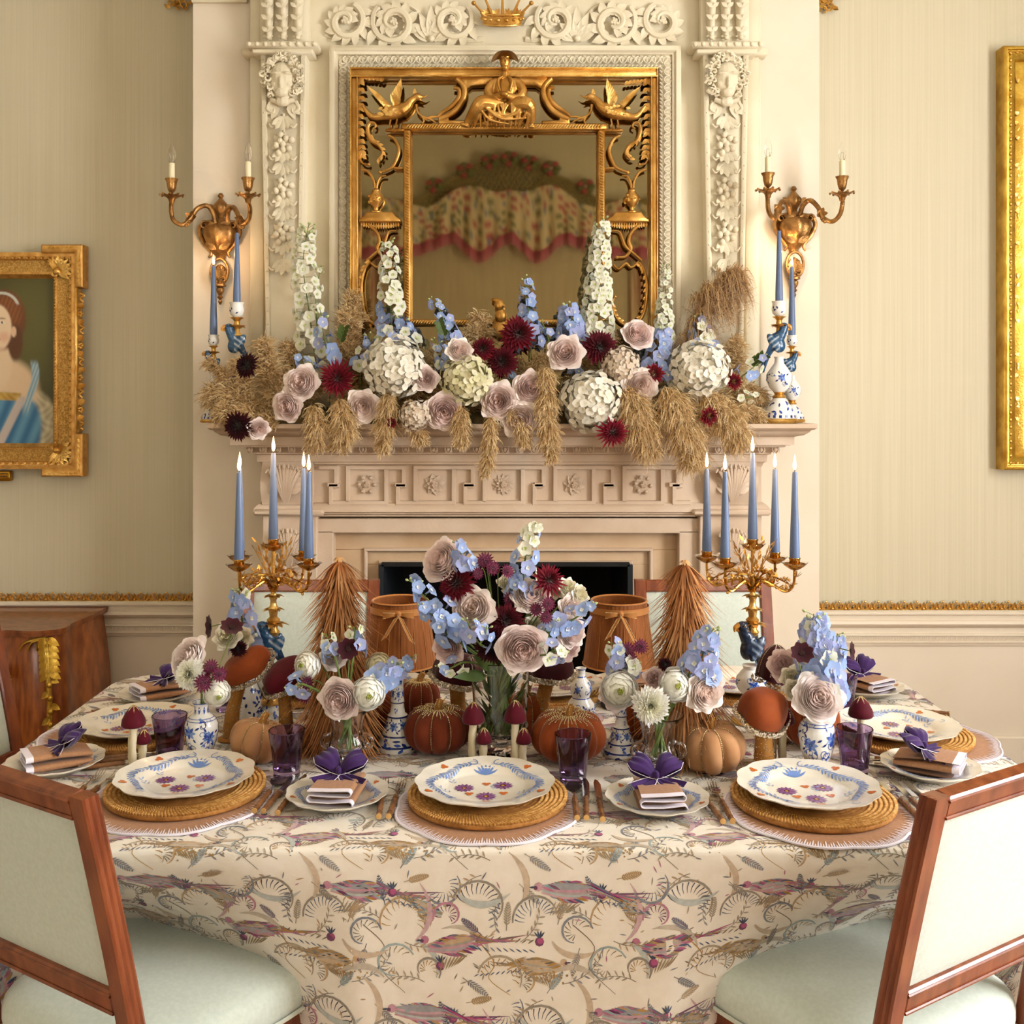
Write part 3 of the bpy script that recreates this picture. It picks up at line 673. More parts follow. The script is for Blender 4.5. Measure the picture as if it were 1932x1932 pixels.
def pilaster(px, mir):
    # the shaft narrows downwards
    root = MB(); t0, t1, y0, y1 = 43, 30, 104, 792
    cx = P(px+mir*2, 0, YO).x; z0, z1 = P(0, y0, YO).z, SHZ; w0 = t0*YO/FPX; w1 = t1*YO/FPX; YP = YB-.09
    root.prism([(cx-w0, z0), (cx+w0, z0), (cx+w1, z1), (cx-w1, z1)], YP, YB-.02, b=.003)
    o = om(root, 'pilaster')
    for sx in (-1, 1):
        m = MB(); m.prism([(cx+sx*w0, z0), (cx+sx*(w0-.022), z0), (cx+sx*(w1-.018), z1), (cx+sx*w1, z1)], YP-.012, YP+.002, b=.003); loc(m).build('border', 'plaster', o)
        m = MB()
        for k in range(28): t = k/28; m.ell((cx+sx*(w0-.011+(w1-w0)*t), YP-.012, z0-.03+(z1-z0)*t), (.0035, .003, .0035), 6, 4)
        loc(m).build('pearls', 'plaster', o)['kind'] = 'stuff'
    fc = P(px, 150, YP); 
    inst('mask_face', FACE, o, (cx, YP-.005-YB, fc.z-SHZ), (0, 0, 0), (1.05, 1, 1.05)); inst('mask_hair', HAIR, o, (cx, YP-.005-YB, fc.z-SHZ), (0, 0, 0), (1.05 if mir < 0 else -1.05, 1, 1.05))
    m = MB()
    for sx in (-1, 1):
        for k in range(3): m.leaf((cx+sx*.02, YP-.008, fc.z-.1), (sx*(.4+.3*k), -.2, -.9+.3*k), (0, -1, 0), .07, .016, bend=-.2, seg=4)
        m.tube(spline([(cx+sx*.05, YP-.01, fc.z-.09), (cx+sx*.062, YP-.012, fc.z-.12), (cx+sx*.04, YP-.012, fc.z-.135), (cx+sx*.035, YP-.012, fc.z-.12)], 4), taper(13, .008, .004), 6)
    m.tube([(cx-.045, YP-.02, fc.z-.085), (cx, YP-.03, fc.z-.105), (cx+.045, YP-.02, fc.z-.085)], .011, 8); loc(m).build('collar', 'plaster', o)
    m = garland(cx, P(0, 215, YP).z, P(0, 520, YP).z, YP-.004); loc(m).build('garland_drop', 'plaster', o)
    # capital block
    m = MB(); zc = P(0, 88, YP).z; w = .142
    m.box((cx-w, YP-.045, zc-.016), (cx+w, YB-.01, zc+.008), .006); m.box((cx-w*.85, YP-.03, zc-.038), (cx+w*.85, YB-.012, zc-.016), .005)
    e = om(m, 'capital')
    for i in range(9): inst('egg', EGGP, e, (cx-w*.9+w*1.8*i/8, YP-.045-YB, zc-.004-SHZ), (0, 0, 0), .8)
    m = MB(); m.box((cx-w0-.005, YP+.005, zc+.01), (cx+w0+.005, YB-.015, ZT), .003); blk = om(m, 'pedestal_block')
    for i in (-1, 0, 1):
        bx = cx+i*.058; m = MB(); z0b = P(0, 74, YP).z; H = .2
        m.grid(lambda u, v: (bx-(.012+.013*v)*math.cos(PI*u), YP-.004-(.02+.03*v*v)*math.sin(PI*u), z0b+H*v), 8, 8)
        for k in range(4):
            for sx in (-1, 1): m.leaf((bx, YP-.03-.008*k, z0b+.02+.045*k), (sx*.8, -.2, .7), (0, -1, 0), .034, .009, bend=-.3, seg=3)
        for k in range(5): a = PI+k*PI/4; m.leaf((bx, YP-.012, z0b+.006), (math.cos(a), -.3, math.sin(a)), (0, -1, 0), .022, .006, seg=3)
        m.ell((bx, YP-.02, z0b), (.011, .011, .009), 8, 6); loc(m).build('bracket', 'plaster', blk)
    # outer stepped pilaster on the far side
    xo = P(470 if mir < 0 else 1434, 0, YO).x; m = MB(); xi = cx+mir*(-w0) if False else cx-w0 if mir < 0 else cx+w0
    a_, b_ = sorted((xo, xi)); m.box((a_, YB-.05, SHZ), (b_, YB-.01, ZT), .003); m.box((a_-.03 if mir < 0 else a_, YB-.08, zc-.03), (b_ if mir < 0 else b_+.03, YB-.01, zc+.0), .006)
    om(m, 'outer_strip')
eg = MB(); eg.ell((0, 0, 0), (.0105, .009, .0125), 8, 6); EGGP = eg.mesh('egg', 'plaster', True, 180)
pilaster(540, -1); pilaster(1364, 1)
# scrolled acanthus frieze
def spiral(m, cx, cz, r, turns, dirn, a0, Y, rad=.017):
    n = 34; pts = []; 
    for i in range(n):
        t = i/(n-1); a = a0+dirn*turns*2*PI*t; rr = r*(1-.82*t); pts.append(Vector((cx+rr*math.cos(a), Y-.008-.018*t, cz+rr*math.sin(a))))
    m.tube(pts, taper(n, rad*.9, rad*.35, rad), 7)
    for i in range(2, n-4, 2):
        p = pts[i]; t = i/(n-1); out = Vector((p.x-cx, 0, p.z-cz)).normalized(); tan = Vector((-out.z, 0, out.x))*dirn
        m.leaf(p, out*.8+tan*.8+Vector((0, -.45, 0)), (0, -1, 0), r*(.85-.45*t), r*.21, bend=-.35, cup=.25, seg=5)
        m.leaf(p, -out*.9+tan*.9+Vector((0, -.45, 0)), (0, -1, 0), r*(.5-.25*t), r*.16, bend=-.3, cup=.25, seg=4)
    for k in range(7): a = k*2.4; m.ell((cx+math.cos(a)*.005*math.sqrt(k), Y-.03, cz+math.sin(a)*.005*math.sqrt(k)), .008, 6, 4)
YP = YB-.03
for mir in (1, -1):
    for (dx, py, rp_, tr, dr, a0) in ((298, 44, 36, 1.3, 1, 2.0), (207, 46, 42, 1.5, -1, .8), (97, 42, 38, 1.4, 1, 2.4)):
        c = P(951+mir*dx, py, YP); m = MB(); spiral(m, c.x, c.z, rp_*YP/FPX, tr, dr*mir, a0 if mir > 0 else PI-a0, YP); om(m, 'acanthus_scroll')
    c = P(951+mir*137, 76, YP); m = MB()
    for k in range(-3, 4): a = PI/2+k*.42; m.leaf((c.x, YP-.01, c.z), (math.cos(a), -.25, math.sin(a)), (0, -1, 0), .14-.02*abs(k), .02, bend=-.15, cup=.3, seg=5)
    m.ell((c.x, YP-.02, c.z), .014, 8, 6); om(m, 'palmette_leaf')
    m = MB(); c0 = P(951+mir*40, 74, YP); c1 = P(951+mir*330, 74, YP)
    m.tube(spline([c0, P(951+mir*75, 76, YP), P(951+mir*140, 70, YP), P(951+mir*165, 20, YP), P(951+mir*210, 8, YP), P(951+mir*250, 60, YP), P(951+mir*300, 78, YP), P(951+mir*340, 66, YP)], 6), taper(43, .012, .005), 7)
    for k in range(4): m.leaf(P(951+mir*(50+70*k), 74, YP), (mir*.6, -.2, .5), (0, -1, 0), .06, .018, bend=-.3, seg=4)
    om(m, 'scroll_stem')
# gilt crown
c = P(948, 50, YP-.03); cr = thing('crown_ornament', 'gilt coronet with five balls set on the plaster scroll frieze', 'ornament', (c.x, YB-.06, c.z))
def gs(mb, name, mat='gilt'): return mb.build(name, mat, cr)
w = .075
m = MB(); m.grid(lambda u, v: (-(w+.012*v)*math.cos(PI*u), -.03*math.sin(PI*u)-.01, .006+.045*v-.02*math.sin(PI*u)), 18, 3); m.grid(lambda u, v: (-(w+.012*v)*math.cos(PI*u), -.03*math.sin(PI*u)-.006+.004, .006+.045*v-.02*math.sin(PI*u)), 18, 3); gs(m, 'circlet')
m = MB()
for u in np.linspace(0.05, .95, 8): m.ell((-(w+.007)*math.cos(PI*u), -.034*math.sin(PI*u)-.01, .03-.02*math.sin(PI*u)), (.008, .005, .006), 8, 5)
m.tube([(-(w)*math.cos(PI*u), -.034*math.sin(PI*u)-.01, .008-.02*math.sin(PI*u)) for u in np.linspace(0, 1, 15)], .004, 6); m.tube([(-(w+.012)*math.cos(PI*u), -.034*math.sin(PI*u)-.01, .05-.02*math.sin(PI*u)) for u in np.linspace(0, 1, 15)], .004, 6); gs(m, 'jewels', 'gilt_bright')
for k, (a, L) in enumerate(((-52, .07), (-27, .085), (0, .1), (27, .085), (52, .07))):
    a = math.radians(a); b = Vector((math.sin(a)*.085 if abs(a) > .1 else 0, -.03*math.cos(a)-.008, .046-.02*math.cos(a)))
    t = b+Vector((math.sin(a)*L*.85, -.01, L*math.cos(a)*.8+.012)); m = MB(); m.tube([b, b.lerp(t, .5), t], [.008, .005, .004], 6); m.ell(t, .0095, 8, 6); gs(m, 'spike')
for k in range(4):
    a = math.radians(-40+26.5*k); b = Vector((math.sin(a)*.085, -.03*math.cos(a)-.008, .046-.02*math.cos(a))); m = MB()
    for s_ in (-.5, 0, .5): m.leaf(b, (math.sin(a+s_), -.1, math.cos(a+s_)), (0, -1, 0), .034, .008, bend=.2, seg=3)
    gs(m, 'leaf_point')
# ---------------------------------------------------------------- gilt mirror
YM = 4.20; MZ0 = SHZ+.002
MR = thing('overmantel_mirror', 'gilt fretwork mirror with seated figure and two phoenix birds above the mantel', 'mirror', (0, YM+.03, MZ0))
def mr(mb, name, mat='gilt', parent=None, ang=50): return mb.build(name, mat, parent or MR, True, ang, world=(parent is None))
MCX = 951.0
def Q(px, py, dy=0.0): p = P(px, py, YM); p.y += dy; return p
def mq(px, py, mir, dy=0.0): return Q(px if mir > 0 else 2*MCX-px, py, dy)
mb = MB(); a = Q(668, 138); b = Q(1236, 0); mb.box((a.x, YM+.028, MZ0), (b.x, YM+.034, a.z)); mr(mb, 'glass', 'mirror_glass')
mb = MB(); mb.box((a.x-.01, YM+.034, MZ0), (b.x+.01, YB-.036, a.z+.01)); mr(mb, 'backboard', 'walnut')
def bar(px0, py0, px1, py1, name, d0=-.02, d1=.03, b_=.005, mat='gilt'):
    mb = MB(); p = Q(px0, py1); q = Q(px1, py0); mb.box((p.x, YM+d0, p.z), (q.x, YM+d1, q.z), b_); return mr(mb, name, mat)
bar(662, 131, 1240, 149, 'outer_rail', -.026); bar(662, 149, 677, 796, 'outer_stile', -.024); bar(1226, 149, 1240, 796, 'outer_stile', -.024)
for q in ((662, 131, 1240, 134), (662, 146, 1240, 149)): bar(*q, 'rail_bead', -.032, -.02, .002, 'gilt_bright')
for q in ((662, 131, 665, 796), (674, 149, 677, 796), (1237, 131, 1240, 796), (1226, 149, 1229, 796)): bar(*q, 'stile_bead', -.03, -.02, .002, 'gilt_bright')
bar(758, 235, 1145, 247, 'inner_rail'); bar(762, 247, 776, 796, 'inner_stile'); bar(1127, 247, 1141, 796, 'inner_stile'); bar(762, 603, 1141, 615, 'inner_rail')
def rope(p0, p1, nm='inner_rope', pitch=.011, r=.0042, dy=-.024):
    p0 = Vector(p0); p1 = Vector(p1); d = (p1-p0); n = int(d.length/pitch); t = d.normalized(); s_ = t.cross(Vector((0, 1, 0))); m = MB()
    for i in range(n):
        c = p0+d*((i+.5)/n)+Vector((0, dy, 0)); m.tube([c-t*.006-s_*.007+Vector((0, .003, 0)), c, c+t*.006+s_*.007+Vector((0, .003, 0))], [r*.6, r, r*.6], 5)
    o = mr(m, nm, 'gilt_bright'); o['kind'] = 'stuff'
rope(Q(768, 241), Q(1136, 241)); rope(Q(769, 250), Q(769, 600)); rope(Q(1134, 250), Q(1134, 600)); rope(Q(768, 609), Q(1136, 609))
def scroll(pts, w0, w1, mir, name='scroll', wm=None, curl=0, mat='gilt'):
    pts = [mq(a, b, mir, -.008) for a, b in pts]; sp = spline(pts, 6); n = len(sp); k = YM/FPX
    m = MB(); m.tube(sp, taper(n, w0*k, w1*k, (wm or max(w0, w1))*k), 8, flat=1.0)
    # raised edge bead
    m.tube([p+Vector((0, -.006, 0)) for p in sp], taper(n, w0*k*.4, w1*k*.3, (wm or max(w0, w1))*k*.45), 6)
    if curl: 
        e = sp[-1]; m.ell(e, (w1*k*1.6, w1*k*1.5, w1*k*1.6), 8, 6)
    return mr(m, name, mat)
def leaves(m, pts, mir, L, W, side=1, n=8):
    sp = spline([mq(a, b, mir, -.012) for a, b in pts], 6)
    for i in range(n):
        p = sp[int((len(sp)-2)*i/(n-1))]; q = sp[int((len(sp)-2)*i/(n-1))+1]; t = (q-p).normalized(); s_ = t.cross(Vector((0, 1, 0)))*side
        m.leaf(p, t*.8+s_*.7+Vector((0, -.2, 0)), (0, -1, 0), L, W, bend=-.25, seg=4)
for mir in (1, -1):
    scroll([(856, 167), (866, 170), (866, 185), (853, 201), (835, 213), (826, 221)], 3.5, 2.5, mir, wm=5)
    scroll([(862, 149), (873, 160), (877, 171), (874, 188), (862, 207), (845, 219), (829, 226)], 5, 5, mir, 'bracket_scroll', wm=7)
    m = MB(); m.prism([(mq(a, b, mir).x, mq(a, b, mir).z) for a, b in ((868, 147), (886, 147), (893, 140), (930, 140), (930, 160), (910, 163), (890, 164), (880, 172), (873, 166))], YM-.016, YM+.02, b=.004); mr(m, 'crest_panel')
    m = MB(); m.prism([(mq(a, b, mir).x, mq(a, b, mir).z) for a, b in ((827, 222), (846, 219), (848, 228), (880, 229), (880, 236), (827, 236))], YM-.014, YM+.02, b=.004); mr(m, 'plinth')
    m = MB()
    for pts in ([(786, 198), (788, 212), (797, 221), (806, 228)], [(797, 221), (812, 226), (822, 232)], [(797, 221), (800, 229), (797, 235)], [(806, 224), (818, 221), (832, 222)]):
        sp = spline([mq(a, b, mir, -.008) for a, b in pts], 5); m.tube(sp, taper(len(sp), .006, .003), 6)
    mr(m, 'branch')
    bar(*((727, 245, 764, 250) if mir > 0 else (2*MCX-764, 245, 2*MCX-727, 250)), 'ledge')
    scroll([(733, 257), (745, 264), (753, 283), (748, 303), (738, 318), (718, 326)], 2.5, 2.5, mir, wm=4, curl=1); bar(*((742, 316, 764, 320) if mir > 0 else (2*MCX-764, 316, 2*MCX-742, 320)), 'tie_bar', -.012)
    scroll([(704, 244), (709, 240), (707, 234), (699, 233), (694, 242), (696, 256), (703, 268), (716, 276), (722, 290), (713, 302)], 1.5, 2, mir, 'tail_plume', wm=4.5)
    m = MB(); leaves(m, [(696, 256), (703, 268), (716, 276), (722, 290), (713, 302)], mir, .022, .006, 1, 9); leaves(m, [(680, 150), (682, 190), (679, 230), (682, 270), (684, 296)], mir, .03, .008, -1, 14); leaves(m, [(680, 150), (682, 190), (679, 230), (682, 270), (684, 296)], mir, .026, .008, 1, 14)
    leaves(m, [(680, 150), (692, 152), (706, 153), (719, 155)], mir, .022, .007, 1, 7); mr(m, 'leaf_spray')
    scroll([(684, 288), (680, 300), (686, 310), (696, 311)], 2, 2, mir, curl=1); scroll([(683, 320), (696, 326), (705, 340), (708, 356)], 2.5, 2.5, mir); scroll([(729, 333), (719, 334), (713, 345), (711, 356)], 2, 2.5, mir)
    c = mq(710, 402, mir, -.004); m = MB(); k = YM/FPX
    m.lathe([(0, 0), (11*k, 0), (11*k, 2*k), (4*k, 5*k), (4*k, 10*k), (9*k, 15*k), (14*k, 24*k), (13*k, 33*k), (8*k, 38*k), (8*k, 42*k), (4*k, 45*k), (3*k, 50*k), (0, 52*k)], 16, c); o = mr(m, 'urn')
    m = MB()
    for i in range(14): a = R.uniform(-PI, 0); z = R.uniform(18, 32)*k; m.ell((c.x+13.2*k*math.cos(a), c.y+13.2*k*math.sin(a), c.z+z), (.006, .004, .005), 6, 4)
    m.v = [(v[0], v[1]-(YM+.03), v[2]-MZ0) for v in m.v]; m.build('chasing', 'gilt_bright', o)['kind'] = 'stuff'
    m = MB(); m.prism([(mq(a, b, mir).x, mq(a, b, mir).z) for a, b in ((693, 402), (742, 402), (748, 410), (757, 416), (757, 421), (679, 421), (679, 416), (688, 410))], YM-.03, YM+.02, b=.004)
    for i in range(16): p = mq(683+i*4.6, 421, mir, -.012); m.leaf(p, (0, 0, -1), (0, -1, 0), (.016+.012*math.sin(PI*i/15)), .005, seg=2)
    mr(m, 'pedestal')
    scroll([(696, 424), (712, 440), (716, 456), (712, 470), (722, 484), (738, 486)], 3, 2, mir, wm=4, curl=1); scroll([(748, 436), (734, 438), (728, 452), (722, 466), (706, 480), (692, 492)], 2, 2.5, mir, wm=3.5)
    scroll([(700, 494), (690, 505), (683, 530), (683, 560), (688, 590), (702, 610), (722, 614), (740, 600), (748, 575), (742, 560)], 2.5, 2, mir, 'oval_scroll', wm=4, curl=1); scroll([(745, 500), (736, 508), (722, 498), (712, 505), (700, 497)], 2, 2, mir, wm=3.5)
    m = MB(); leaves(m, [(700, 494), (690, 505), (683, 530), (683, 560), (688, 590), (702, 610)], mir, .022, .006, -1, 12); leaves(m, [(748, 575), (740, 600), (722, 614)], mir, .02, .006, 1, 6); mr(m, 'leaf_edging')
    # phoenix
    m = MB(); k = YM/FPX
    def e(px, py, dy, rx, ry, rz, rot=0.0):
        M3 = Matrix.Rotation(rot*mir, 3, 'Y'); m.ell(mq(px, py, mir, dy), (rx*k, ry*k, rz*k), 12, 8, M3)
    e(744, 214, -.016, 27, 12, 13, -.25); e(760, 208, -.016, 15, 10, 12, -.6); e(728, 220, -.014, 18, 8, 8, .1)
    m.tube(spline([mq(a, b, mir, -.018) for a, b in ((758, 212), (770, 202), (776, 193), (786, 186))], 4), taper(13, .024, .012), 8); e(788, 185, -.018, 9, 7, 6.5, 0)
    m.tube([mq(793, 185, mir, -.018), mq(801, 186, mir, -.018), mq(809, 181, mir, -.018)], [.009, .005, .002], 6)
    m.tube([mq(791, 190, mir, -.018), mq(799, 194, mir, -.018)], [.006, .002], 6)
    m.tube(spline([mq(a, b, mir, -.012) for a, b in ((722, 221), (706, 222), (697, 217), (690, 208), (684, 200))], 4), taper(17, .016, .006), 7)
    ph = mr(blob(m, .0035, 3), 'phoenix', 'gilt', ang=180)
    m = MB()
    for (p0, tips, L) in (((738, 208), [(694+i*5.5, 166+i*6.5) for i in range(7)], 1), ((750, 205), [(758-i*3.2, 151+i*5) for i in range(7)], 1)):
        b_ = mq(p0[0], p0[1], mir, -.02)
        for j, tp in enumerate(tips):
            t = mq(tp[0], tp[1], mir, -.024-.002*j); d = t-b_; m.leaf(b_+d*.15, d, (0, -1, 0), d.length*.86, .011, bend=.06, cup=.3, seg=6)
            m.leaf(b_, d, (0, -1, 0), d.length*.5, .012, bend=.1, cup=.3, seg=4)
    for i in range(5): m.leaf(mq(786-i*1.5, 180, mir, -.02), (mir*(-.5+.28*i), -.1, 1), (0, -1, 0), .022, .005, seg=3)
    for i in range(14):
        p = mq(R.uniform(722, 764), R.uniform(206, 224), mir, -.04); m.leaf(p, (-mir, -.25, R.uniform(-.4, .3)), (0, -1, 0), .02, .006, bend=-.3, seg=3)
    m.v = [(v[0], v[1]-(YM+.03), v[2]-MZ0) for v in m.v]; m.build('feathers', 'gilt_bright', ph)
    m = MB()
    for px in (736, 748):
        m.tube([mq(px+2, 226, mir, -.014), mq(px, 236, mir, -.014), mq(px+1, 245, mir, -.014)], .0035, 5)
        for dx in (-4, 0, 4): m.tube([mq(px+1, 243, mir, -.014), mq(px+1+dx, 247, mir, -.024)], .0028, 5)
    m.v = [(v[0], v[1]-(YM+.03), v[2]-MZ0) for v in m.v]; m.build('legs', 'gilt', ph)
# seated figure
m = MB(); k = YM/FPX
def e(px, py, dy, rx, ry, rz, rot=0.0): m.ell(Q(px, py, dy), (rx*k, ry*k, rz*k), 14, 10, Matrix.Rotation(rot, 3, 'Y'))
def tb(pts, r0, r1, mid=None): sp = spline([Q(a, b, d) for a, b, d in pts], 4); m.tube(sp, taper(len(sp), r0*k, r1*k, (mid or (r0+r1)/2)*k), 10)
e(953, 125, -.05, 10, 11, 13); e(953, 136, -.054, 6.5, 8, 7); tb(((953, 136, -.045), (953, 152, -.04)), 5.5, 8)
e(953, 172, -.035, 24, 14, 24); e(953, 192, -.035, 20, 14, 18); e(936, 160, -.03, 11, 10, 9); e(970, 160, -.03, 11, 10, 9)
tb(((932, 160, -.032), (922, 178, -.045), (930, 193, -.062), (952, 189, -.085)), 9, 6, 9); tb(((975, 160, -.032), (986, 178, -.045), (977, 194, -.062), (953, 191, -.085)), 9, 6, 9); e(952, 190, -.09, 8, 6, 5)
for s9 in (-1, 1): tb(((953+s9*4, 152, -.06), (953+s9*13, 162, -.07), (953+s9*9, 182, -.072)), 2.5, 2, 3)
tb(((945, 207, -.05), (914, 204, -.085), (903, 212, -.085), (889, 230, -.06), (881, 240, -.05)), 14, 6, 13); tb(((962, 208, -.05), (988, 206, -.085), (1000, 214, -.08), (1001, 238, -.05)), 14, 7, 13)
e(950, 220, -.045, 42, 10, 10); e(940, 236, -.035, 50, 8, 8)
rf = random.Random(4)
for i in range(22):
    a0 = 900+i*4.9; b0 = a0+rf.uniform(-16, 8)-(a0-950)*.12; y0 = 203+rf.uniform(0, 8); dd = -.088+.02*abs(a0-950)/50*0
    tb(((a0, y0, dd), ((a0+b0)/2+rf.uniform(-5, 5), (y0+243)/2, -.083), (b0, 244+rf.uniform(-2, 3), -.055)), 1.8, 1.6, 2.6)
for (p0, p1, p2) in (((908, 206), (940, 226), (985, 222)), ((914, 212), (945, 234), (992, 232)), ((905, 214), (925, 236), (960, 243)), ((990, 208), (970, 226), (935, 238))): tb(((*p0, -.095), (*p1, -.085), (*p2, -.075)), 2, 1.6, 3)
e(877, 243, -.055, 9, 7, 4, .3); e(1003, 245, -.05, 7, 6, 4)
fg = mr(blob(m, .0023, 1), 'seated_figure', 'gilt', ang=180)
m = MB(); k = YM/FPX
m.grid(lambda u, v: (lambda a, r: (Q(953, 113).x+r*math.cos(a)*k, YM-.052+r*(.72 if math.sin(a) < 0 else .9)*math.sin(a)*k, Q(953, 113).z+(9-9*v**1.2-13*(math.cos(a)**4)*v**2+4*max(0, -math.sin(a))*v**2)*k))(2*PI*u, 1+25*v), 24, 6, closed_u=True)
m.v = [(v[0], v[1]-(YM+.03), v[2]-MZ0) for v in m.v]; m.build('hat', 'gilt', fg)
m = MB()
for sx in (-1, 1): m.ell(Q(953+sx*4.2, 124, -.088), (1.8*k, 1.2*k, 1*k), 6, 4); m.tube([Q(953+sx*7, 120.5, -.086), Q(953+sx*2.5, 121, -.09)], .0018, 5)
m.tube([Q(953, 122, -.088), Q(953, 129, -.098)], [.003, .0055], 6); m.tube([Q(949, 134, -.086), Q(953, 134.6, -.09), Q(957, 134, -.086)], .002, 5)
m.v = [(v[0], v[1]-(YM+.03), v[2]-MZ0) for v in m.v]; m.build('face_features', 'gilt_bright', fg)
# small bust at the foot of the glass
m = MB(); e(942, 578, -.05, 10, 10, 12); e(938, 570, -.045, 12, 10, 6, .2); e(945, 598, -.045, 12, 10, 14); e(945, 625, -.04, 20, 12, 18); e(950, 579, -.062, 4, 4, 3)
mr(blob(m, .004, 2), 'bust', 'gilt', ang=180)

# ---------------------------------------------------------------- wall sconces
def bulb_mesh():
    m = MB(); m.lathe([(.006, 0), (.0085, .003), (.0135, .016), (.0155, .03), (.013, .046), (.007, .062), (.002, .073), (0, .0745)], 16); return m.mesh('bulb', 'bulb_glass', True, 180)
BULB = bulb_mesh(); fm = MB(); fm.tube([(-.004, 0, 0), (-.005, 0, .022), (-.002, 0, .03), (.002, 0, .03), (.005, 0, .022), (.004, 0, 0)], .0006, 4); FIL = fm.mesh('filament', 'silver')
sm = MB(); sm.lathe([(.0, 0), (.0115, 0), (.0118, .002), (.0115, .066), (.009, .068), (0, .068)], 16); SLEEVE = sm.mesh('candle_sleeve', 'sleeve')
cm = MB(); cm.lathe([(.004, -.01), (.006, 0), (.013, .006), (.017, .022), (.0195, .042), (.024, .05), (.0255, .054), (.021, .052), (.012, .05), (0, .05)], 20, flute=lambda a, z, r: 1+.07*math.cos(8*a)); CUP = cm.mesh('candle_cup', 'bronze')
pm = MB()
pm.lathe([(.004, -.03), (.01, -.024), (.013, -.012), (.02, -.004), (.03, 0), (.022, .003), (0, .002)], 18)
for i in range(9):
    a = 2*PI*i/9; pm.leaf((math.cos(a)*.018, math.sin(a)*.018, -.002), (math.cos(a), math.sin(a), .12), (0, 0, 1), .03, .012, bend=.25, seg=4); pm.ell((math.cos(a)*.045, math.sin(a)*.045, .006), .005, 6, 4)
PAN = pm.mesh('drip_pan', 'bronze')
def sconce(name, label, cx, ytop, armL, armR, tips):
    c = P(cx, ytop+83, YB); root = thing(name, label, 'wall light', (c.x, YB, c.z), group='sconces beside the mantel')
    k = YB/FPX
    def q(px, py, Y): return P(px, py, Y)-Vector((c.x, YB, c.z))
    m = MB(); H = [(0, 74), (3, 74), (6, 69), (3, 65), (5, 62), (10, 56), (15, 50), (15, 42), (8, 34), (6, 28), (12, 22), (14, 16), (24, 14), (32, 8), (34, -6), (28, -22), (18, -36), (9, -44), (8, -50)]
    m.lathe([(r*k, z*k) for r, z in H][::-1], 22, (0, -.012, 0), flute=lambda a, z, r: 1+.05*math.cos(8*a), a0=PI, a1=2*PI)
    for sx in (-1, 1):
        m.tube(spline([(sx*14*k, -.03, 18*k), (sx*32*k, -.03, 14*k), (sx*38*k, -.03, 0), (sx*30*k, -.03, -20*k), (sx*16*k, -.03, -38*k), (sx*20*k, -.03, -48*k)], 4), taper(21, .012, .005), 7)
        m.tube([(sx*27*k+math.cos(t)*.016*(1-t*.08), -.045, 12*k+math.sin(t)*.016*(1-t*.08)) for t in np.linspace(0, 8, 14)], taper(14, .006, .003), 6)
        for j in range(6): m.leaf((sx*3*k, -.06, (-34+j*8)*k), (sx, -.2, .55), (0, -1, 0), .055, .014, bend=-.3, seg=4)
        m.leaf((sx*12*k, -.03, 44*k), (sx, -.1, .8), (0, -1, 0), .03, .01, bend=-.3, seg=4)
    m.build('backplate', 'bronze', root)
    m = MB(); 
    m.tube([(math.sin(t)*16*k*(1 if abs(t) < 3 else 1), -.03, -74*k-math.cos(t)*(-24)*k*(1)) for t in np.linspace(-PI, PI, 22)], .006, 6)
    for j in range(-3, 4): a = PI/2+j*.4; m.leaf((0, -.032, -86*k), (math.cos(a), -.15, math.sin(a)), (0, -1, 0), .055-.006*abs(j), .01, seg=4)
    for sx in (-1, 1): m.tube(spline([(sx*2*k, -.034, -86*k), (sx*10*k, -.034, -84*k), (sx*10*k, -.034, -92*k), (sx*3*k, -.034, -92*k)], 4), .0045, 6)
    m.ell((0, -.02, -78*k), (13*k, .006, 18*k), 12, 8); m.build('anthemion', 'bronze', root)
    m = MB(); m.lathe([(r*k, z*k) for r, z in [(0, -136), (2, -135), (4, -130), (2, -126), (6, -122), (3, -118), (7, -112), (8, -106), (5, -103), (11, -101), (11, -98), (5, -95), (5, -92)]], 12, (0, -.02, 0)); m.build('drop_finial', 'bronze', root)
    for arm, tip in zip((armL, armR), tips):
        n = len(arm); Ye = tip[2]
        pts = [q(a, b, YB-.04+(Ye-YB+.04)*(i/(n-1))) for i, (a, b) in enumerate(arm)]; sp = spline(pts, 5); m = MB(); m.tube(sp, taper(len(sp), .0105, .0085, .0095), 8)
        mid = sp[len(sp)//2]
        for j in range(5): a = j*1.25; m.leaf(mid, (math.cos(a), -.3, math.sin(a)), (0, -1, 0), .03, .01, bend=.3, seg=4)
        for j in (3, 6, 9): m.ell(sp[len(sp)//2+j//3]+Vector((0, -.006, -.012)), .008, 6, 5)
        o = m.build('arm', 'bronze', root)
        e_ = q(tip[0], tip[1], Ye)
        inst('drip_pan', PAN, o, e_); inst('candle_cup', CUP, o, e_+Vector((0, 0, .016)))
        inst('candle_sleeve', SLEEVE, o, e_+Vector((0, 0, .064))); b = inst('bulb', BULB, o, e_+Vector((0, 0, .132)))
        inst('filament', FIL, o, e_+Vector((0, 0, .134)))
    return root
sconce('wall_sconce', 'gilt bronze two-arm wall sconce on the portrait side of the mantel', 418, 357,
       [(407, 428), (402, 402), (390, 388), (372, 394), (361, 410), (345, 424), (328, 416), (323, 398), (323, 384)], [(430, 428), (430, 400), (440, 391), (449, 405), (457, 423), (469, 414), (472, 395), (469, 382)], [(324, 371, 4.16), (468, 370, 4.06)])
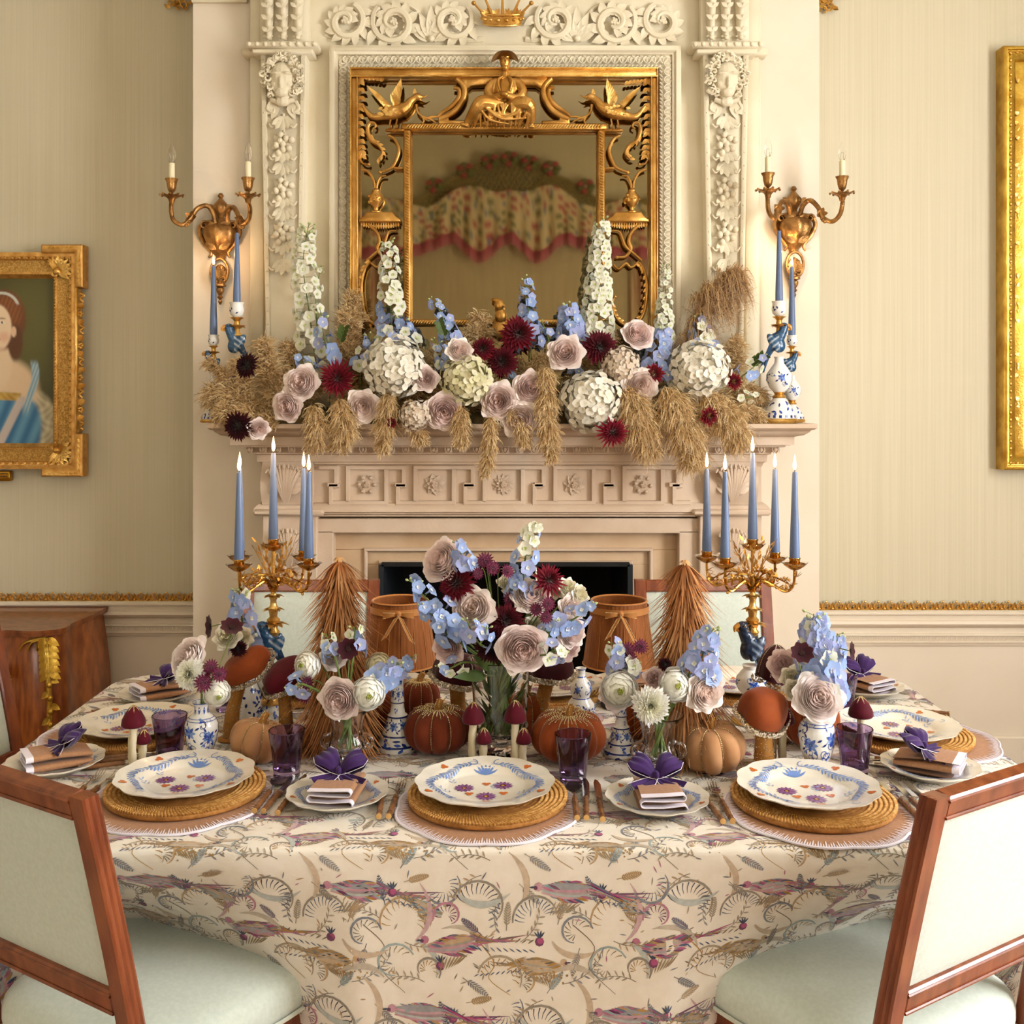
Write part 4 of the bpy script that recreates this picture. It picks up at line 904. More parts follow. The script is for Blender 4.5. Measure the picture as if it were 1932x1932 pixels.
sconce('wall_sconce', 'gilt bronze two-arm wall sconce on the side of the tall yellow gilt frame', 1496, 344,
       [(1490, 415), (1488, 388), (1476, 380), (1468, 394), (1460, 412), (1450, 398), (1448, 372)], [(1508, 415), (1514, 390), (1528, 378), (1544, 392), (1552, 410), (1570, 418), (1585, 404), (1590, 380)], [(1449, 361, 4.06), (1589, 367, 4.12)])

# ---------------------------------------------------------------- portrait in eared gilt frame
YPT = YL-.03; k = YPT/FPX; cpx, cpy = 0, 681
pt = thing('framed_portrait', 'oil portrait of a lady in a blue gown in an eared gilt frame', 'painting', (P(cpx, 0, YPT).x, YL-.004, P(0, cpy, YPT).z))
def ss(a, b, x): t = min(1, max(0, (x-a)/(b-a))); return t*t*(3-2*t)
def paint_portrait(u, v):
    x = (u-.5)*214; y = (v-.5)*318     # px from the centre, y down
    def el(cx, cy, rx, ry, soft=.15, rot=0.0):
        dx, dy = x-cx, y-cy; X = dx*math.cos(rot)+dy*math.sin(rot); Yv = -dx*math.sin(rot)+dy*math.cos(rot); return 1-ss(1-soft, 1+soft, math.hypot(X/rx, Yv/ry))
    nz = math.sin(x*.31+math.sin(y*.13)*2)*math.sin(y*.27+math.cos(x*.11)*2)
    c = mix(C('#3d3a16'), C('#5f5a28'), el(60, -70, 70, 110, .8)); c = mix(c, C('#2c2a12'), ss(40, 160, y))
    lace = ss(0, 1, el(78, 120, 40, 75, .25, -.5)); c = mix(c, mix(C('#a89a78'), C('#d6c9a6'), .5+.5*nz), lace*.9); lace2 = el(-78, 120, 40, 75, .25, .5); c = mix(c, mix(C('#a89a78'), C('#cdbf9c'), .5+.5*nz), lace2*.8)
    c = mix(c, C('#e2c39d'), el(0, 55, 72, 62, .15)); c = mix(c, C('#e7cba6'), el(0, 0, 24, 55, .2))
    bl = max(el(28, 125, 52, 72, .12), el(-28, 125, 52, 72, .12))*ss(52, 66, y+abs(x)*-.25+nz*3); c = mix(c, mix(C('#2f6a94'), C('#5d95b5'), .5+.5*math.sin(x*.22+y*.09)), bl)
    c = mix(c, mix(C('#a98235'), C('#d0a950'), .5+.5*nz), (1-ss(6, 9, abs(y-66-abs(x)*.05)))*(1-ss(38, 44, abs(x))))
    st = 1-ss(5, 9, abs(x-62+(y-30)*.1-6*math.sin(y*.05))); st *= ss(-5, 10, y)*(1-ss(80, 110, y)); c = mix(c, mix(C('#b7c4c2'), C('#6f9bb4'), .5+.5*math.sin(y*.35+x)), st)
    sash = (1-ss(6, 11, abs((x+y*.5)-78)))*ss(60, 75, y); c = mix(c, C('#d8c3b2'), sash*.8)
    c = mix(c, C('#6b3d1c'), el(8, -78, 42, 56, .1)); c = mix(c, C('#91562a'), el(16, -92, 26, 34, .4)*(.6+.4*math.sin(x*.8+y*.3))); c = mix(c, C('#5c3418'), el(30, -35, 14, 34, .2))
    c = mix(c, C('#ecd0ac'), el(-4, -62, 27, 44, .08)); c = mix(c, C('#dd9f83'), el(9, -45, 10, 9, .7)*.6); c = mix(c, C('#dd9f83'), el(-18, -45, 9, 9, .7)*.5); c = mix(c, C('#e2bd98'), el(27, -55, 5, 10, .25))
    for ex in (5, -15): c = mix(c, C('#8a6545'), el(ex, -80, 7, 1.6, .4)*.8); c = mix(c, C('#f0e6d8'), el(ex, -72, 5, 2.2, .3)); c = mix(c, C('#3a3a3c'), el(ex, -72, 2, 2.2, .3))
    c = mix(c, C('#c99b7b'), el(-3, -56, 2.5, 12, .5)*.6); c = mix(c, C('#b86a5e'), el(-5, -41, 7, 2.6, .3)); c = mix(c, C('#c79a76'), el(-4, -22, 16, 5, .6)*.5)
    c = mix(c, C('#cfd0c4'), (1-ss(1, 2.4, abs(math.hypot((x-4)/32, (y+98)/30)-1)*20))*ss(0, 1, (-y-104)/6)*.9)
    return c
m = MB(); W2, H2 = 107*k, 159*k
m.grid(lambda u, v: ((u-.5)*2*W2, -.032, (.5-v)*2*H2), 110, 160, cols=lambda u, v: paint_portrait(u, v)); m.build('canvas', 'canvas', pt)
m = MB(); m.box((-W2-.02, -.028, -H2-.02), (W2+.02, -.002, H2+.02)); m.build('backing', 'walnut', pt)
fr = [(-W2, -.0), (W2, 0)]
def rsweep(prof, w, h, name, mat): m = MB(); m.sweep(prof, [(-w, 0, -h), (-w, 0, h), (w, 0, h), (w, 0, -h)], closed=True, up=(0, -1, 0)); return m.build(name, mat, pt)
F0, F1 = 105, 150   # canvas edge and outer edge, px
rsweep([(0, 0), (0, .06), (8*k, .066), (12*k, .06), (14*k, .05), (14*k, 0)], (F1)*k, (203)*k, 'outer_moulding', 'gilt_frame')
rsweep([(14*k, 0), (14*k, .044), (17*k, .046), (36*k, .046), (38*k, .05), (38*k, 0)], F1*k, 203*k, 'sanded_band', 'gilt_sand')
rsweep([(37*k, 0), (37*k, .052), (41*k, .056), (46*k, .04), (48*k, .036), (48*k, 0)], F1*k, 203*k, 'sight_edge', 'gilt_frame')
lf = MB(); lf.leaf((-.008, 0, -.006), (1, -.1, .55), (0, -1, 0), .024, .006, bend=.1, seg=3); lf.ell((.011, -.003, -.003), (.0055, .005, .0055), 6, 4); LF = lf.mesh('leaf_tip', 'gilt_frame')
rb = MB(); rb.ell((0, 0, 0), (.0055, .004, .0035), 6, 4, Matrix.Rotation(-.5, 3, 'Y')); RB = rb.mesh('bead', 'gilt_bright')
for (w, h, me, nm, pit, dy) in (((F1-10)*k, 193*k, LF, 'leaf_tip', .03, -.064), ((F1-41)*k, 162*k, RB, 'bead', .014, -.056)):
    for (a, b, rot) in (((-w, h), (w, h), 0), ((w, h), (w, -h), PI/2), ((w, -h), (-w, -h), PI), ((-w, -h), (-w, h), -PI/2)):
        L = math.hypot(b[0]-a[0], b[1]-a[1]); n = int(L/pit)
        for i in range(n):
            t = (i+.5)/n; inst(nm, me, pt, (a[0]+(b[0]-a[0])*t, dy, a[1]+(b[1]-a[1])*t), (0, rot, 0))
for sx in (-1, 1):
    for sz in (-1, 1):
        m = MB(); X0, X1, Z0, Z1 = 86*k, 163*k, 137*k, 217*k
        poly = [(sx*X0, sz*Z1), (sx*X1, sz*Z1), (sx*X1, sz*Z0), (sx*(F1-2)*k, sz*Z0), (sx*(F1-2)*k, sz*(203-2)*k), (sx*X0, sz*(203-2)*k)]
        m.prism(poly, -.074, -.004, b=.006); o = m.build('ear', 'gilt_frame', pt)
        m = MB()
        for i in range(7):
            t = i/6; m.leaf((sx*(X0+8*k+(X1-X0-24*k)*t), -.074, sz*(Z1-7*k)), (sx, -.1, .3*sz), (0, -1, 0), .022, .006, seg=3); m.leaf((sx*(X1-7*k), -.074, sz*(Z0+8*k+(Z1-Z0-24*k)*t)), (.3*sx, -.1, sz), (0, -1, 0), .022, .006, seg=3)
        cx, cz = sx*122*k, sz*176*k
        for i in range(9): a = math.atan2(sz, sx)+(i-4)*.36; m.leaf((cx-sx*.015, -.056, cz-sz*.015), (math.cos(a), -.35, math.sin(a)), (0, -1, 0), .07, .014, bend=-.2, cup=.35, seg=5)
        for i in range(6): a = R.uniform(0, 6.3); m.tube([(cx-sx*.03+math.cos(a+t)*.013*(1-t*.1), -.06, cz-sz*.03+math.sin(a+t)*.013*(1-t*.1)) for t in np.linspace(0, 4, 8)], taper(8, .005, .003), 5)
        m.ell((cx-sx*.02, -.064, cz-sz*.02), (.016, .012, .016), 8, 6); m.build('shell', 'gilt_bright', o)
    m = MB(); m.box((min(sx*148*k, sx*153*k), -.07, -135*k), (max(sx*148*k, sx*153*k), -.01, 137*k), .003)
    for i in range(17):
        z = (118-i*15)*k; x = sx*(157+R.uniform(-1.5, 1.5))*k
        if i % 4 == 0: m.tube(spline([(x-.006, -.05, z+.02), (x+.01, -.052, z+.01), (x-.004, -.052, z-.006), (x+.008, -.05, z-.018)], 4), .0055, 6)
        elif i % 4 == 2:
            for j in range(5): a = j*1.26; m.ell((x+math.cos(a)*.008, -.052, z+math.sin(a)*.009), .008, 6, 4)
        else:
            for j in range(3): m.leaf((x, -.046, z+.012), (sx*(j-1)*.5, -.25, -1), (0, -1, 0), .036, .011, bend=.3, seg=4)
    m.build('side_garland', 'gilt_bright', pt)
m = MB(); m.box((-23*k, -.05, -226*k), (23*k, -.012, -207*k), .003); o = m.build('name_plaque', 'plaque', pt)
m = MB()
for row in (0, 1):
    x = -19.0
    while x < 18: wd = R.uniform(1.2, 2.4); m.box((x*k, -.0508, (-213-row*5.5)*k), ((x+wd)*k, -.0495, (-210.6-row*5.5)*k)); x += wd+.9
m.build('engraving', 'plaque_text', o)['kind'] = 'stuff'

# ---------------------------------------------------------------- tall gilt frame on the other wall
YPR = YR-.045; k = YPR/FPX; px0, px1 = 1888, 2290; py0, py1 = 90, 886
c = P((px0+px1)/2, (py0+py1)/2, YPR); W2 = (px1-px0)/2*k; H2 = (py1-py0)/2*k
pr_ = thing('tall_picture', 'tall yellow gilt picture frame cut off by the photo edge', 'painting', (c.x, YR, c.z))
def rs2(prof, name, mat): m = MB(); m.sweep(prof, [(-W2, 0, -H2), (-W2, 0, H2), (W2, 0, H2), (W2, 0, -H2)], closed=True, up=(0, -1, 0)); return m.build(name, mat, pr_)
rs2([(0, 0), (0, .07), (.008, .078), (.016, .078), (.02, .07), (.024, .07), (.024, 0)], 'outer_moulding', 'gilt_yellow')
rs2([(.024, 0), (.024, .066), (.034, .072), (.05, .062), (.06, .05), (.062, .045), (.062, 0)], 'hollow', 'gilt_yellow')
rs2([(.062, 0), (.062, .046), (.085, .056), (.12, .05), (.14, .036), (.14, 0)], 'carved_band', 'gilt_yellow')
bd = MB(); bd.ell((0, 0, 0), (.005, .005, .009), 6, 5); BD = bd.mesh('bead', 'gilt_bright')
for i in range(58): inst('bead', BD, pr_, (-W2+.03, -.072, -H2+.03+(2*H2-.06)*i/57))
for i in range(30): inst('bead', BD, pr_, (-W2+.03+(2*W2-.06)*i/29, -.072, H2-.03), (0, PI/2, 0)); inst('bead', BD, pr_, (-W2+.03+(2*W2-.06)*i/29, -.072, -H2+.03), (0, PI/2, 0))
m = MB()
for i in range(120):
    z = -H2+.1+(2*H2-.2)*i/119
    for j in range(2): a = R.uniform(0, 6.28); m.leaf((-W2+R.uniform(.075, .12), -.05, z), (math.cos(a), -.3, math.sin(a)), (0, -1, 0), .032, .009, bend=-.3, seg=3)
o = m.build('leaf_carving', 'gilt_bright', pr_); o['kind'] = 'stuff'
m = MB(); m.grid(lambda u, v: ((u-.5)*2*(W2-.13), -.03, (v-.5)*2*(H2-.13)), 30, 60, cols=lambda u, v: mix(C('#3a3322'), C('#7b6a48'), .5+.5*math.sin(u*5+v*3)*math.sin(v*7))); m.build('canvas', 'canvas', pr_)

# ---------------------------------------------------------------- pelmet, curtains and blind seen in the mirror
YV = YREAR+.06; DV = 2*(YM+.028)-YREAR-.1
def V(px, py): return Vector(((px-CXP)/FPX*DV, YREAR+.1, EYE-(py-HZP)/FPX*DV))
pv = thing('window_pelmet', 'shaped window pelmet with trellis crest and pink fringed floral valance', 'pelmet', (0, YREAR, 2.9))
def topline(px):
    t = abs(px-960); 
    if t < 70: return 300+.0035*t*t
    if t < 165: return 330-10*math.sin(PI*(t-70)/95)+(t-70)*.48
    return 375+16*math.sin((t-165)*.03)
def midline(px): t = abs(px-960); return 348+12*math.sin(t*.045+1)+min(40, t*.2)
def botline(px):
    t = abs(px-960); return 440+ (18*(1-math.cos(t*.058)) if t < 108 else 0) + (0 if t < 108 else min(28, (t-108)*.35))
fl = [( '#b5484f', .5), ('#6f7c4a', .4), ('#6d86a6', .3)]
def fabric(u, v):
    x = u*70; y = v*9; n1 = math.sin(x*1.3+2*math.sin(y*1.1))*math.sin(y*1.7+2*math.cos(x*.7)); n2 = math.sin(x*2.1+3+math.sin(y*2))*math.sin(y*1.3+1+math.sin(x)); c = C('#d8c6a0')
    if n1 > .62: c = C('#b04a55')
    elif n1 < -.66: c = C('#6d7446')
    elif n2 > .78: c = C('#6d84a0')
    return c
m = MB(); 
def vf(u, v):
    px = 640+640*u; q = V(px, midline(px)+(botline(px)-midline(px))*v); return (q.x, q.y+.05+.035*v*math.sin(u*150)+.02*math.sin(u*61+1), q.z-2.9+0) 
m.grid(lambda u, v: Vector(vf(u, v))-Vector((0, YREAR, 0)), 260, 10, cols=fabric); m.build('valance', 'pelmet_fabric', pv)
m = MB(); m.cur = C('#c2566c')
for i in range(300):
    u = (i+.5)/300; px = 640+640*u; q = V(px, botline(px)); a = Vector((q.x, .1+.05+.035*math.sin(u*150)+.02*math.sin(u*61+1), q.z-2.9)); m.strip([a+Vector((0, 0, .01)), a-Vector((R.uniform(-.004, .004), 0, .12))], .0058, Vector((1, 0, 0)), [C('#b94f68'), C('#cf7d8d')])
m.build('fringe', 'pelmet_fabric', pv)['kind'] = 'stuff'
m = MB(); top = []
for i in range(90): px = 645+630*i/89; q = V(px, topline(px)); top.append(Vector((q.x, .09, q.z-2.9)))
m.tube(top, .02, 6)
for i in range(64):
    px = 650+620*i/63
    for d in (-1, 1):
        a = V(px, topline(px)); pb = min(1270, max(650, px+d*34)); b = V(pb, midline(pb)); m.tube([(a.x, .09, a.z-2.9), (b.x, .09, b.z-2.9)], .011, 5)
m.cur = None; m.c = [C('#9a8a56') if R.random() < .0 else C('#8d7c4a')]*len(m.v); m.build('trellis_crest', 'pelmet_fabric', pv)
m = MB()
for px, py in ((878, 322), (1040, 318), (962, 300), (925, 305), (1000, 308), (820, 350), (1105, 352)):
    q = V(px, py)
    for j in range(7): a = j*.9; m.cur = C('#a8454a') if j % 2 else C('#6a7040'); m.ell((q.x+math.cos(a)*.06, .12, q.z-2.9+math.sin(a)*.05), (.045, .03, .035), 6, 4)
m.build('painted_roses', 'pelmet_fabric', pv)
for sx in (-1, 1):
    ct = MB(); 
    ct.grid(lambda u, v: (sx*(1.28+.42*u), .05+.03*math.sin(u*26+v*.6), 3.15-2.9-3.1*v), 40, 8, cols=lambda u, v: fabric(u*.25+.1, v*6)); o = thing('curtain', 'floral curtain hanging under the pelmet, %s end of the reflected window' % ('portrait' if sx < 0 else 'tall frame'), 'curtain', (0, YREAR, 2.9), group='curtains')
    ct.build('drape', 'pelmet_fabric', o)
mb = MB(); mb.box((-1.3, YREAR+.012, .5), (1.3, YREAR+.022, 3.2)); mb.box((-1.3, YREAR+.012, .48), (1.3, YREAR+.03, .51), .004)
tag(mb.build('roller_blind', 'blind', None, False), 'plain khaki blind drawn down below the pelmet in the reflection', 'blind')

# ---------------------------------------------------------------- commode
CZ = P(198, 1144, 4.68).z
cm_ = thing('commode', 'serpentine marquetry commode with gilt mounts against the papered wall', 'commode', (-2.25, 4.45, 0))
OUT = [(-1.775, 4.68), (-1.775, 4.5), (-1.79, 4.36), (-1.785, 4.26), (-1.83, 4.215), (-1.90, 4.20), (-1.99, 4.215), (-2.12, 4.17), (-2.25, 4.15), (-2.38, 4.17), (-2.51, 4.215), (-2.6, 4.2), (-2.67, 4.215), (-2.71, 4.26), (-2.71, 4.36), (-2.725, 4.5), (-2.725, 4.68)]
def offs(t, d):
    out = []; cx, cy = -2.25, 4.68
    for (x, y) in OUT: out.append((x+(x-cx)/.475*d, y-(4.68-y)/.5*d))
    return out
def cl(m): m.v = [(v[0]+2.25, v[1]-4.45, v[2]) for v in m.v]; return m
m = MB(); tp = spline([(x, y) for x, y in offs(0, .015)], 4); n = len(tp)
for z0, z1, d in ((CZ-.024, CZ-.012, .0), (CZ-.012, CZ, .006)): m.prism([(p[0]+(p[0]+2.25)*d, p[1]-(4.68-p[1])*d) for p in tp], z0, z1)
m.v = [(v[0], v[2], v[1]) for v in m.v]; m.f = [f[::-1] for f in m.f]; cl(m).build('top', 'walnut', cm_)
m = MB(); body = spline(OUT, 4)
def bulge(z): t = z/CZ; return .03*math.sin(PI*min(1, max(0, (t-.05)*1.15)))-.055*(1-ss(0, .42, t))
def bf(u, v):
    i = u*(len(body)-1); a = body[int(i)]; z = .12+(CZ-.024-.12)*v; d = bulge(z); return (a[0]+(a[0]+2.25)/.475*d, a[1]-(4.68-a[1])/.5*d, z)
m.grid(bf, len(body)-1, 16); cl(m).build('carcase', 'kingwood', cm_)
for r0, r1 in ((.36, CZ-.06), (.15, .345)):
    m = MB(); m.grid(lambda u, v: (lambda p: (p[0], p[1]-.006, p[2]))(bf(.40+.32*u*1.0-.02, ((r0+(r1-r0)*v)-.12)/(CZ-.144))), 20, 6); 
    o = cl(m).build('drawer', 'walnut', cm_)
    m = MB()
    for dx in (-1.98, -2.5):
        q = Vector((dx+2.25, 4.165-4.45, (r0+r1)/2+.03)); m.ell(q, (.02, .012, .014), 8, 5)
        for j in range(6): a = j*1.05; m.leaf(q, (math.cos(a), -.3, math.sin(a)), (0, -1, 0), .045, .011, seg=3)
        m.tube(spline([q+Vector((-.04, -.01, -.01)), q+Vector((0, -.03, -.045)), q+Vector((.04, -.01, -.01))], 5), .005, 6)
    m.build('handle', 'gilt_yellow', o)
for sx in (1, -1):
    m = MB()
    def cp(z): d = bulge(z); x, y = -1.835, 4.212; return Vector((x+(x+2.25)/.475*d+.012, y-(4.68-y)/.5*d-.012, z))
    def fx(p): return Vector((-4.5-p.x, p.y, p.z)) if sx < 0 else p
    zs = np.linspace(CZ-.03, .05, 20); pts = [fx(cp(z)) for z in zs]; m.tube(pts, taper(20, .016, .012, .01), 8)
    for j, z in enumerate(np.linspace(CZ-.03, .08, 24)):
        p = fx(cp(z)); dr = Vector((sx*.6, -.8, 0)); s_ = Vector((.8, sx*.6, 0))
        if j < 6 or j > 19:
            for t_ in (-1, 1): m.leaf(p+dr*.01, s_*t_*.8+Vector((0, 0, -.6))+dr*.2, dr, .06, .015, bend=.35, seg=4)
        elif j % 2: m.ell(p+dr*.014, (.011, .011, .013), 8, 6)
        else: m.leaf(p+dr*.008, s_*(1 if j % 4 else -1)*.8+Vector((0, 0, -.5)), dr, .045, .013, bend=.3, seg=4)
    for j in range(3): m.tube(spline([fx(cp(CZ-.03)), fx(cp(CZ-.04))+Vector((-sx*.05*(j+1)/2, -.01, -.005)), fx(cp(CZ-.06))+Vector((-sx*.035*(j+1), -.006, -.02))], 4), taper(9, .008, .003), 6)
    cl(m).build('corner_mount', 'gilt_yellow', cm_)
    for yy in (4.24, 4.62):
        m = MB(); x = -1.84 if sx > 0 else -2.66; m.tube([(x, yy, .2), (x+sx*.01, yy, .1), (x+sx*.03, yy, 0)], [.035, .025, .02], 8); cl(m).build('foot', 'kingwood', cm_)
# ---------------------------------------------------------------- dining chairs
def make_chair(label):
    root = thing('dining_chair', label, 'chair', group='mahogany dining chairs')
    def yback(z): return -.215-(.115)*max(0, (z-.42)/.55)**1.15 if z > .42 else -.215-.06*((.42-z)/.42)**1.5
    def slab(poly, x0, x1, b=.004):
        m = MB(); m.prism(poly, x0, x1, b=b); m.v = [(v[1], v[0], v[2]) for v in m.v]; m.f = [f[::-1] for f in m.f]; return m
    zs = [0, .15, .3, .42, .5, .6, .7, .8, .9, .972]
    for sx in (-1, 1):
        poly = [(yback(z)-.016, z) for z in zs]+[(yback(z)+.016, z) for z in zs[::-1]]
        m = slab(poly, .198, .236); 
        if sx < 0: m.v = [(-v[0], v[1], v[2]) for v in m.v]; m.f = [f[::-1] for f in m.f]
        for off, dy in ((.232, -.012), (.232, .0), (.232, .012)):
            m.tube([(sx*(off+.002), yback(z)+dy, z) for z in zs[2:]], .0042, 6)
        m.build('stile', 'mahogany', root, True, 35)
    def rail(z0, z1, nm, th=.015, x=.192):
        m = MB(); m.M = Matrix.Translation((0, yback((z0+z1)/2), (z0+z1)/2)) @ Matrix.Rotation(math.atan2(yback(z0)-yback(z1), z1-z0), 4, 'X')
        h = (z1-z0)/2; m.box((-x, -th, -h), (x, th, h), .004); m.tube([(-x, -th-.001, -h+.006), (x, -th-.001, -h+.006)], .003, 6); m.tube([(-x, -th-.001, h-.006), (x, -th-.001, h-.006)], .003, 6); return m.build(nm, 'mahogany', root, True, 35)
    rail(.93, .972, 'top_rail', x=.202); rail(.575, .62, 'lower_rail', x=.2)
    for sy, nm in ((-1, 'back_panel'), (1, 'back_cushion')):
        def f(u, v):
            z = .616+.318*v; e = (1-(2*u-1)**8)*(1-(2*v-1)**8); return ((u-.5)*.404, yback(z)+sy*(.004+(.006 if sy < 0 else .02)*e), z)
        m = MB(); m.grid(f, 16, 16)
        if sy > 0: m.f = [q[::-1] for q in m.f]
        m.build(nm, 'mint_fabric', root)
    # seat: rounded trapezoid, domed
    def outline(s, grow=0.0):
        out = []
        for i in range(64):
            a = 2*PI*i/64; c, s_ = math.cos(a), math.sin(a); x = abs(c)**.32*(1 if c >= 0 else -1); y = abs(s_)**.32*(1 if s_ >= 0 else -1)
            w = .225+.035*(y+1)/2; bow = .02*(1-x*x)*(y > 0); out.append(((x*w)*s, (y*.225+bow+.0)*s))
        return out
    m = MB(); n = 64; rings = [(.93, .404), (.985, .408), (1.0, .425), (1.0, .445), (.985, .462), (.95, .474), (.85, .486), (.65, .496), (.4, .502), (.15, .504)]
    v = [(x, y, z) for s, z in rings for x, y in outline(s)]; fs = [(j*n+i, j*n+(i+1) % n, (j+1)*n+(i+1) % n, (j+1)*n+i) for j in range(len(rings)-1) for i in range(n)]; fs.append(tuple((len(rings)-1)*n+i for i in range(n)))
    m.add(v, fs); o = m.build('seat', 'mint_fabric', root, True, 180)
    m = MB(); ol = [(x, y, .408) for x, y in outline(1.0)]; m.tube(ol+[ol[0]], .0045, 6, cap=False); m.build('piping', 'piping', o)
    for (x0, y0, x1, y1) in ((-.225, .19, .225, .215), (-.2, -.215, .2, -.19), (-.235, -.2, -.205, .2), (.205, -.2, .235, .2)): m = MB(); m.box((x0, y0, .335), (x1, y1, .405), .004); m.build('seat_rail', 'mahogany', root, True, 35)
    for sx in (-1, 1):
        m = MB(); m.box((sx*.225-.024, .185, .325), (sx*.225+.024, .233, .404), .004); m.lathe([(.012, 0), (.016, .02), (.014, .03), (.021, .3), (.024, .315), (.02, .325)], 12, (sx*.225, .209, 0))
        for k in range(5): a = k*1.26; m.leaf((sx*.225, .234, .365), (math.cos(a), .1, math.sin(a)), (0, 1, 0), .022, .007, seg=3)
        m.build('leg', 'mahogany', root, True, 40)
    return root
CH = make_chair('mahogany dining chair with pale seat pulled out at the near side below the portrait')
CH.location = (-.69, 2.10, .009); CH.rotation_euler = (0, 0, -math.radians(32))
def chair_at(x, y, rz, label):
    c = copy_tree(CH); c.location = (x, y, .009); c.rotation_euler = (0, 0, rz); c['label'] = label; return c
chair_at(.70, 2.10, math.radians(32), 'mahogany dining chair with pale seat pulled out at the near side, away from the portrait')
CH.update_tag()
chair_at(P(578, 0, 3.62).x, 3.39, PI, 'mahogany dining chair across the table behind the feather tree nearer the portrait')
chair_at(P(1335, 0, 3.62).x, 3.39, PI, 'mahogany dining chair across the table behind the bird candelabrum with darker plumage')
chair_at(-1.2, 2.72, -PI/2-.25, 'mahogany dining chair at the table end beside the commode'); chair_at(1.27, 2.68, PI/2+.1, 'mahogany dining chair at the table end opposite the commode')

# ---------------------------------------------------------------- table and cloth
TX0, TX1, TY0, TY1 = -1.18, 1.195, 2.03, 3.29
TCX, TCY = (TX0+TX1)/2, (TY0+TY1)/2; HX, HY, RC = (TX1-TX0)/2, (TY1-TY0)/2, .12
tb_ = thing('dining_table', 'pedestal dining table hidden under the printed cloth', 'table', (TCX, TCY, .009))
def rrect(hx, hy, r, n=12):
    out = []
    for cx, cy, a0 in ((hx-r, hy-r, 0), (-hx+r, hy-r, PI/2), (-hx+r, -hy+r, PI), (hx-r, -hy+r, 3*PI/2)):
        out += [(cx+r*math.cos(a0+PI/2*i/n), cy+r*math.sin(a0+PI/2*i/n)) for i in range(n+1)]
    return out
m = MB(); o_ = rrect(HX-.006, HY-.006, RC); n = len(o_)
m.add([(x, y, TZ-.042) for x, y in o_]+[(x, y, TZ-.013) for x, y in o_], [tuple(range(n-1, -1, -1)), tuple(range(n, 2*n))]+[(i, (i+1) % n, n+(i+1) % n, n+i) for i in range(n)]); m.build('tabletop', 'mahogany', tb_)
for sx in (-.62, .62):
    m = MB(); m.lathe([(.05, .1), (.07, .2), (.045, .35), (.06, .5), (.05, .66), (.12, .716)], 20, (sx, .1, 0)); o = m.build('pedestal', 'mahogany', tb_)
    for a in (PI/2, PI/2+2.1, PI/2-2.1): m = MB(); d = Vector((math.cos(a), math.sin(a), 0)); c = Vector((sx, .1, 0)); m.tube(spline([c+d*.04+Vector((0, 0, .2)), c+d*.15+Vector((0, 0, .17)), c+d*.3+Vector((0, 0, .05)), c+d*.36+Vector((0, 0, .025))], 4), taper(13, .035, .022), 8); m.build('foot', 'mahogany', o)
DROP = .37; RO = .012
def CS(u, v):
    """flat cloth coordinates (relative to the table centre) to the draped surface"""
    u = np.asarray(u, float); v = np.asarray(v, float)
    qx = np.abs(u)-(HX-RC); qy = np.abs(v)-(HY-RC); mx = np.maximum(qx, 0); my = np.maximum(qy, 0); ln = np.hypot(mx, my)
    d = ln+np.minimum(np.maximum(qx, qy), 0)-RC
    both = (qx > 0) & (qy > 0); sl = np.where(ln > 1e-9, ln, 1)
    nx = np.where(both, mx/sl, np.where(qx > qy, 1.0, 0.0))*np.sign(u); ny = np.where(both, my/sl, np.where(qx > qy, 0.0, 1.0))*np.sign(v)
    dd = np.maximum(d, 0); a = np.minimum(dd/RO, PI/2); out = RO*np.sin(a); down = RO*(1-np.cos(a))+np.maximum(dd-RO*PI/2, 0)
    t = np.clip(down/DROP, 0, 1.2); s = u*np.abs(ny)+v*np.abs(nx)
    front = np.maximum(-ny, 0)
    fold = (np.sin(s*9+.6)*.6+np.sin(s*17+2)*.4+.8)*.02*t**1.4*(1-.6*front)
    corner = (np.abs(nx*ny)*2)
    fold = fold+corner*t*.10*np.sin(np.arctan2(ny, nx)*6+.5)*(1-.8*front)
    uu = u-nx*dd
    push = np.clip((np.abs(uu)-.30)*.82, 0, .40)*front*np.clip((down-.04)/.33, 0, 1.1)
    off = out+fold-push
    bx = u-nx*dd; by = v-ny*dd
    return TCX+bx+nx*off, TCY+by+ny*off, TZ-down+.0008*np.sin(u*23)*np.sin(v*19)*(d < 0)
per = rrect(HX, HY, RC, 16); pp = []
for i in range(len(per)):
    a = Vector(per[i]); b = Vector(per[(i+1) % len(per)]); nseg = max(1, int((b-a).length/.02))
    pp += [tuple(a.lerp(b, k/nseg)) for k in range(nseg)]
pp = np.array(pp); q = np.abs(pp)-np.array([HX-RC, HY-RC]); mxq = np.maximum(q, 0); nn = np.where((q[:, :1] > 0) & (q[:, 1:] > 0), mxq/np.maximum(np.linalg.norm(mxq, axis=1, keepdims=True), 1e-9), np.where(q[:, :1] > q[:, 1:], [[1., 0.]], [[0., 1.]]))*np.sign(pp)
ds = [-.03, 0, .005, .01, .015, .02]+list(np.linspace(.04, DROP+.02, 18)); vs = []; N = len(pp)
for d in ds: x, y, z = CS(pp[:, 0]+nn[:, 0]*d, pp[:, 1]+nn[:, 1]*d); vs += list(zip(x, y, z))
m = MB(); m.add(vs, [(j*N+i, j*N+(i+1) % N, (j+1)*N+(i+1) % N, (j+1)*N+i) for j in range(len(ds)-1) for i in range(N)])
m.f = [f[::-1] for f in m.f]; m.f.append(tuple(range(N)))
tc = m.build('tablecloth', 'cloth', None, True, 60); tag(tc, 'cream tablecloth printed with pheasants, feathers and scrolling leaves draped over the table', 'tablecloth')
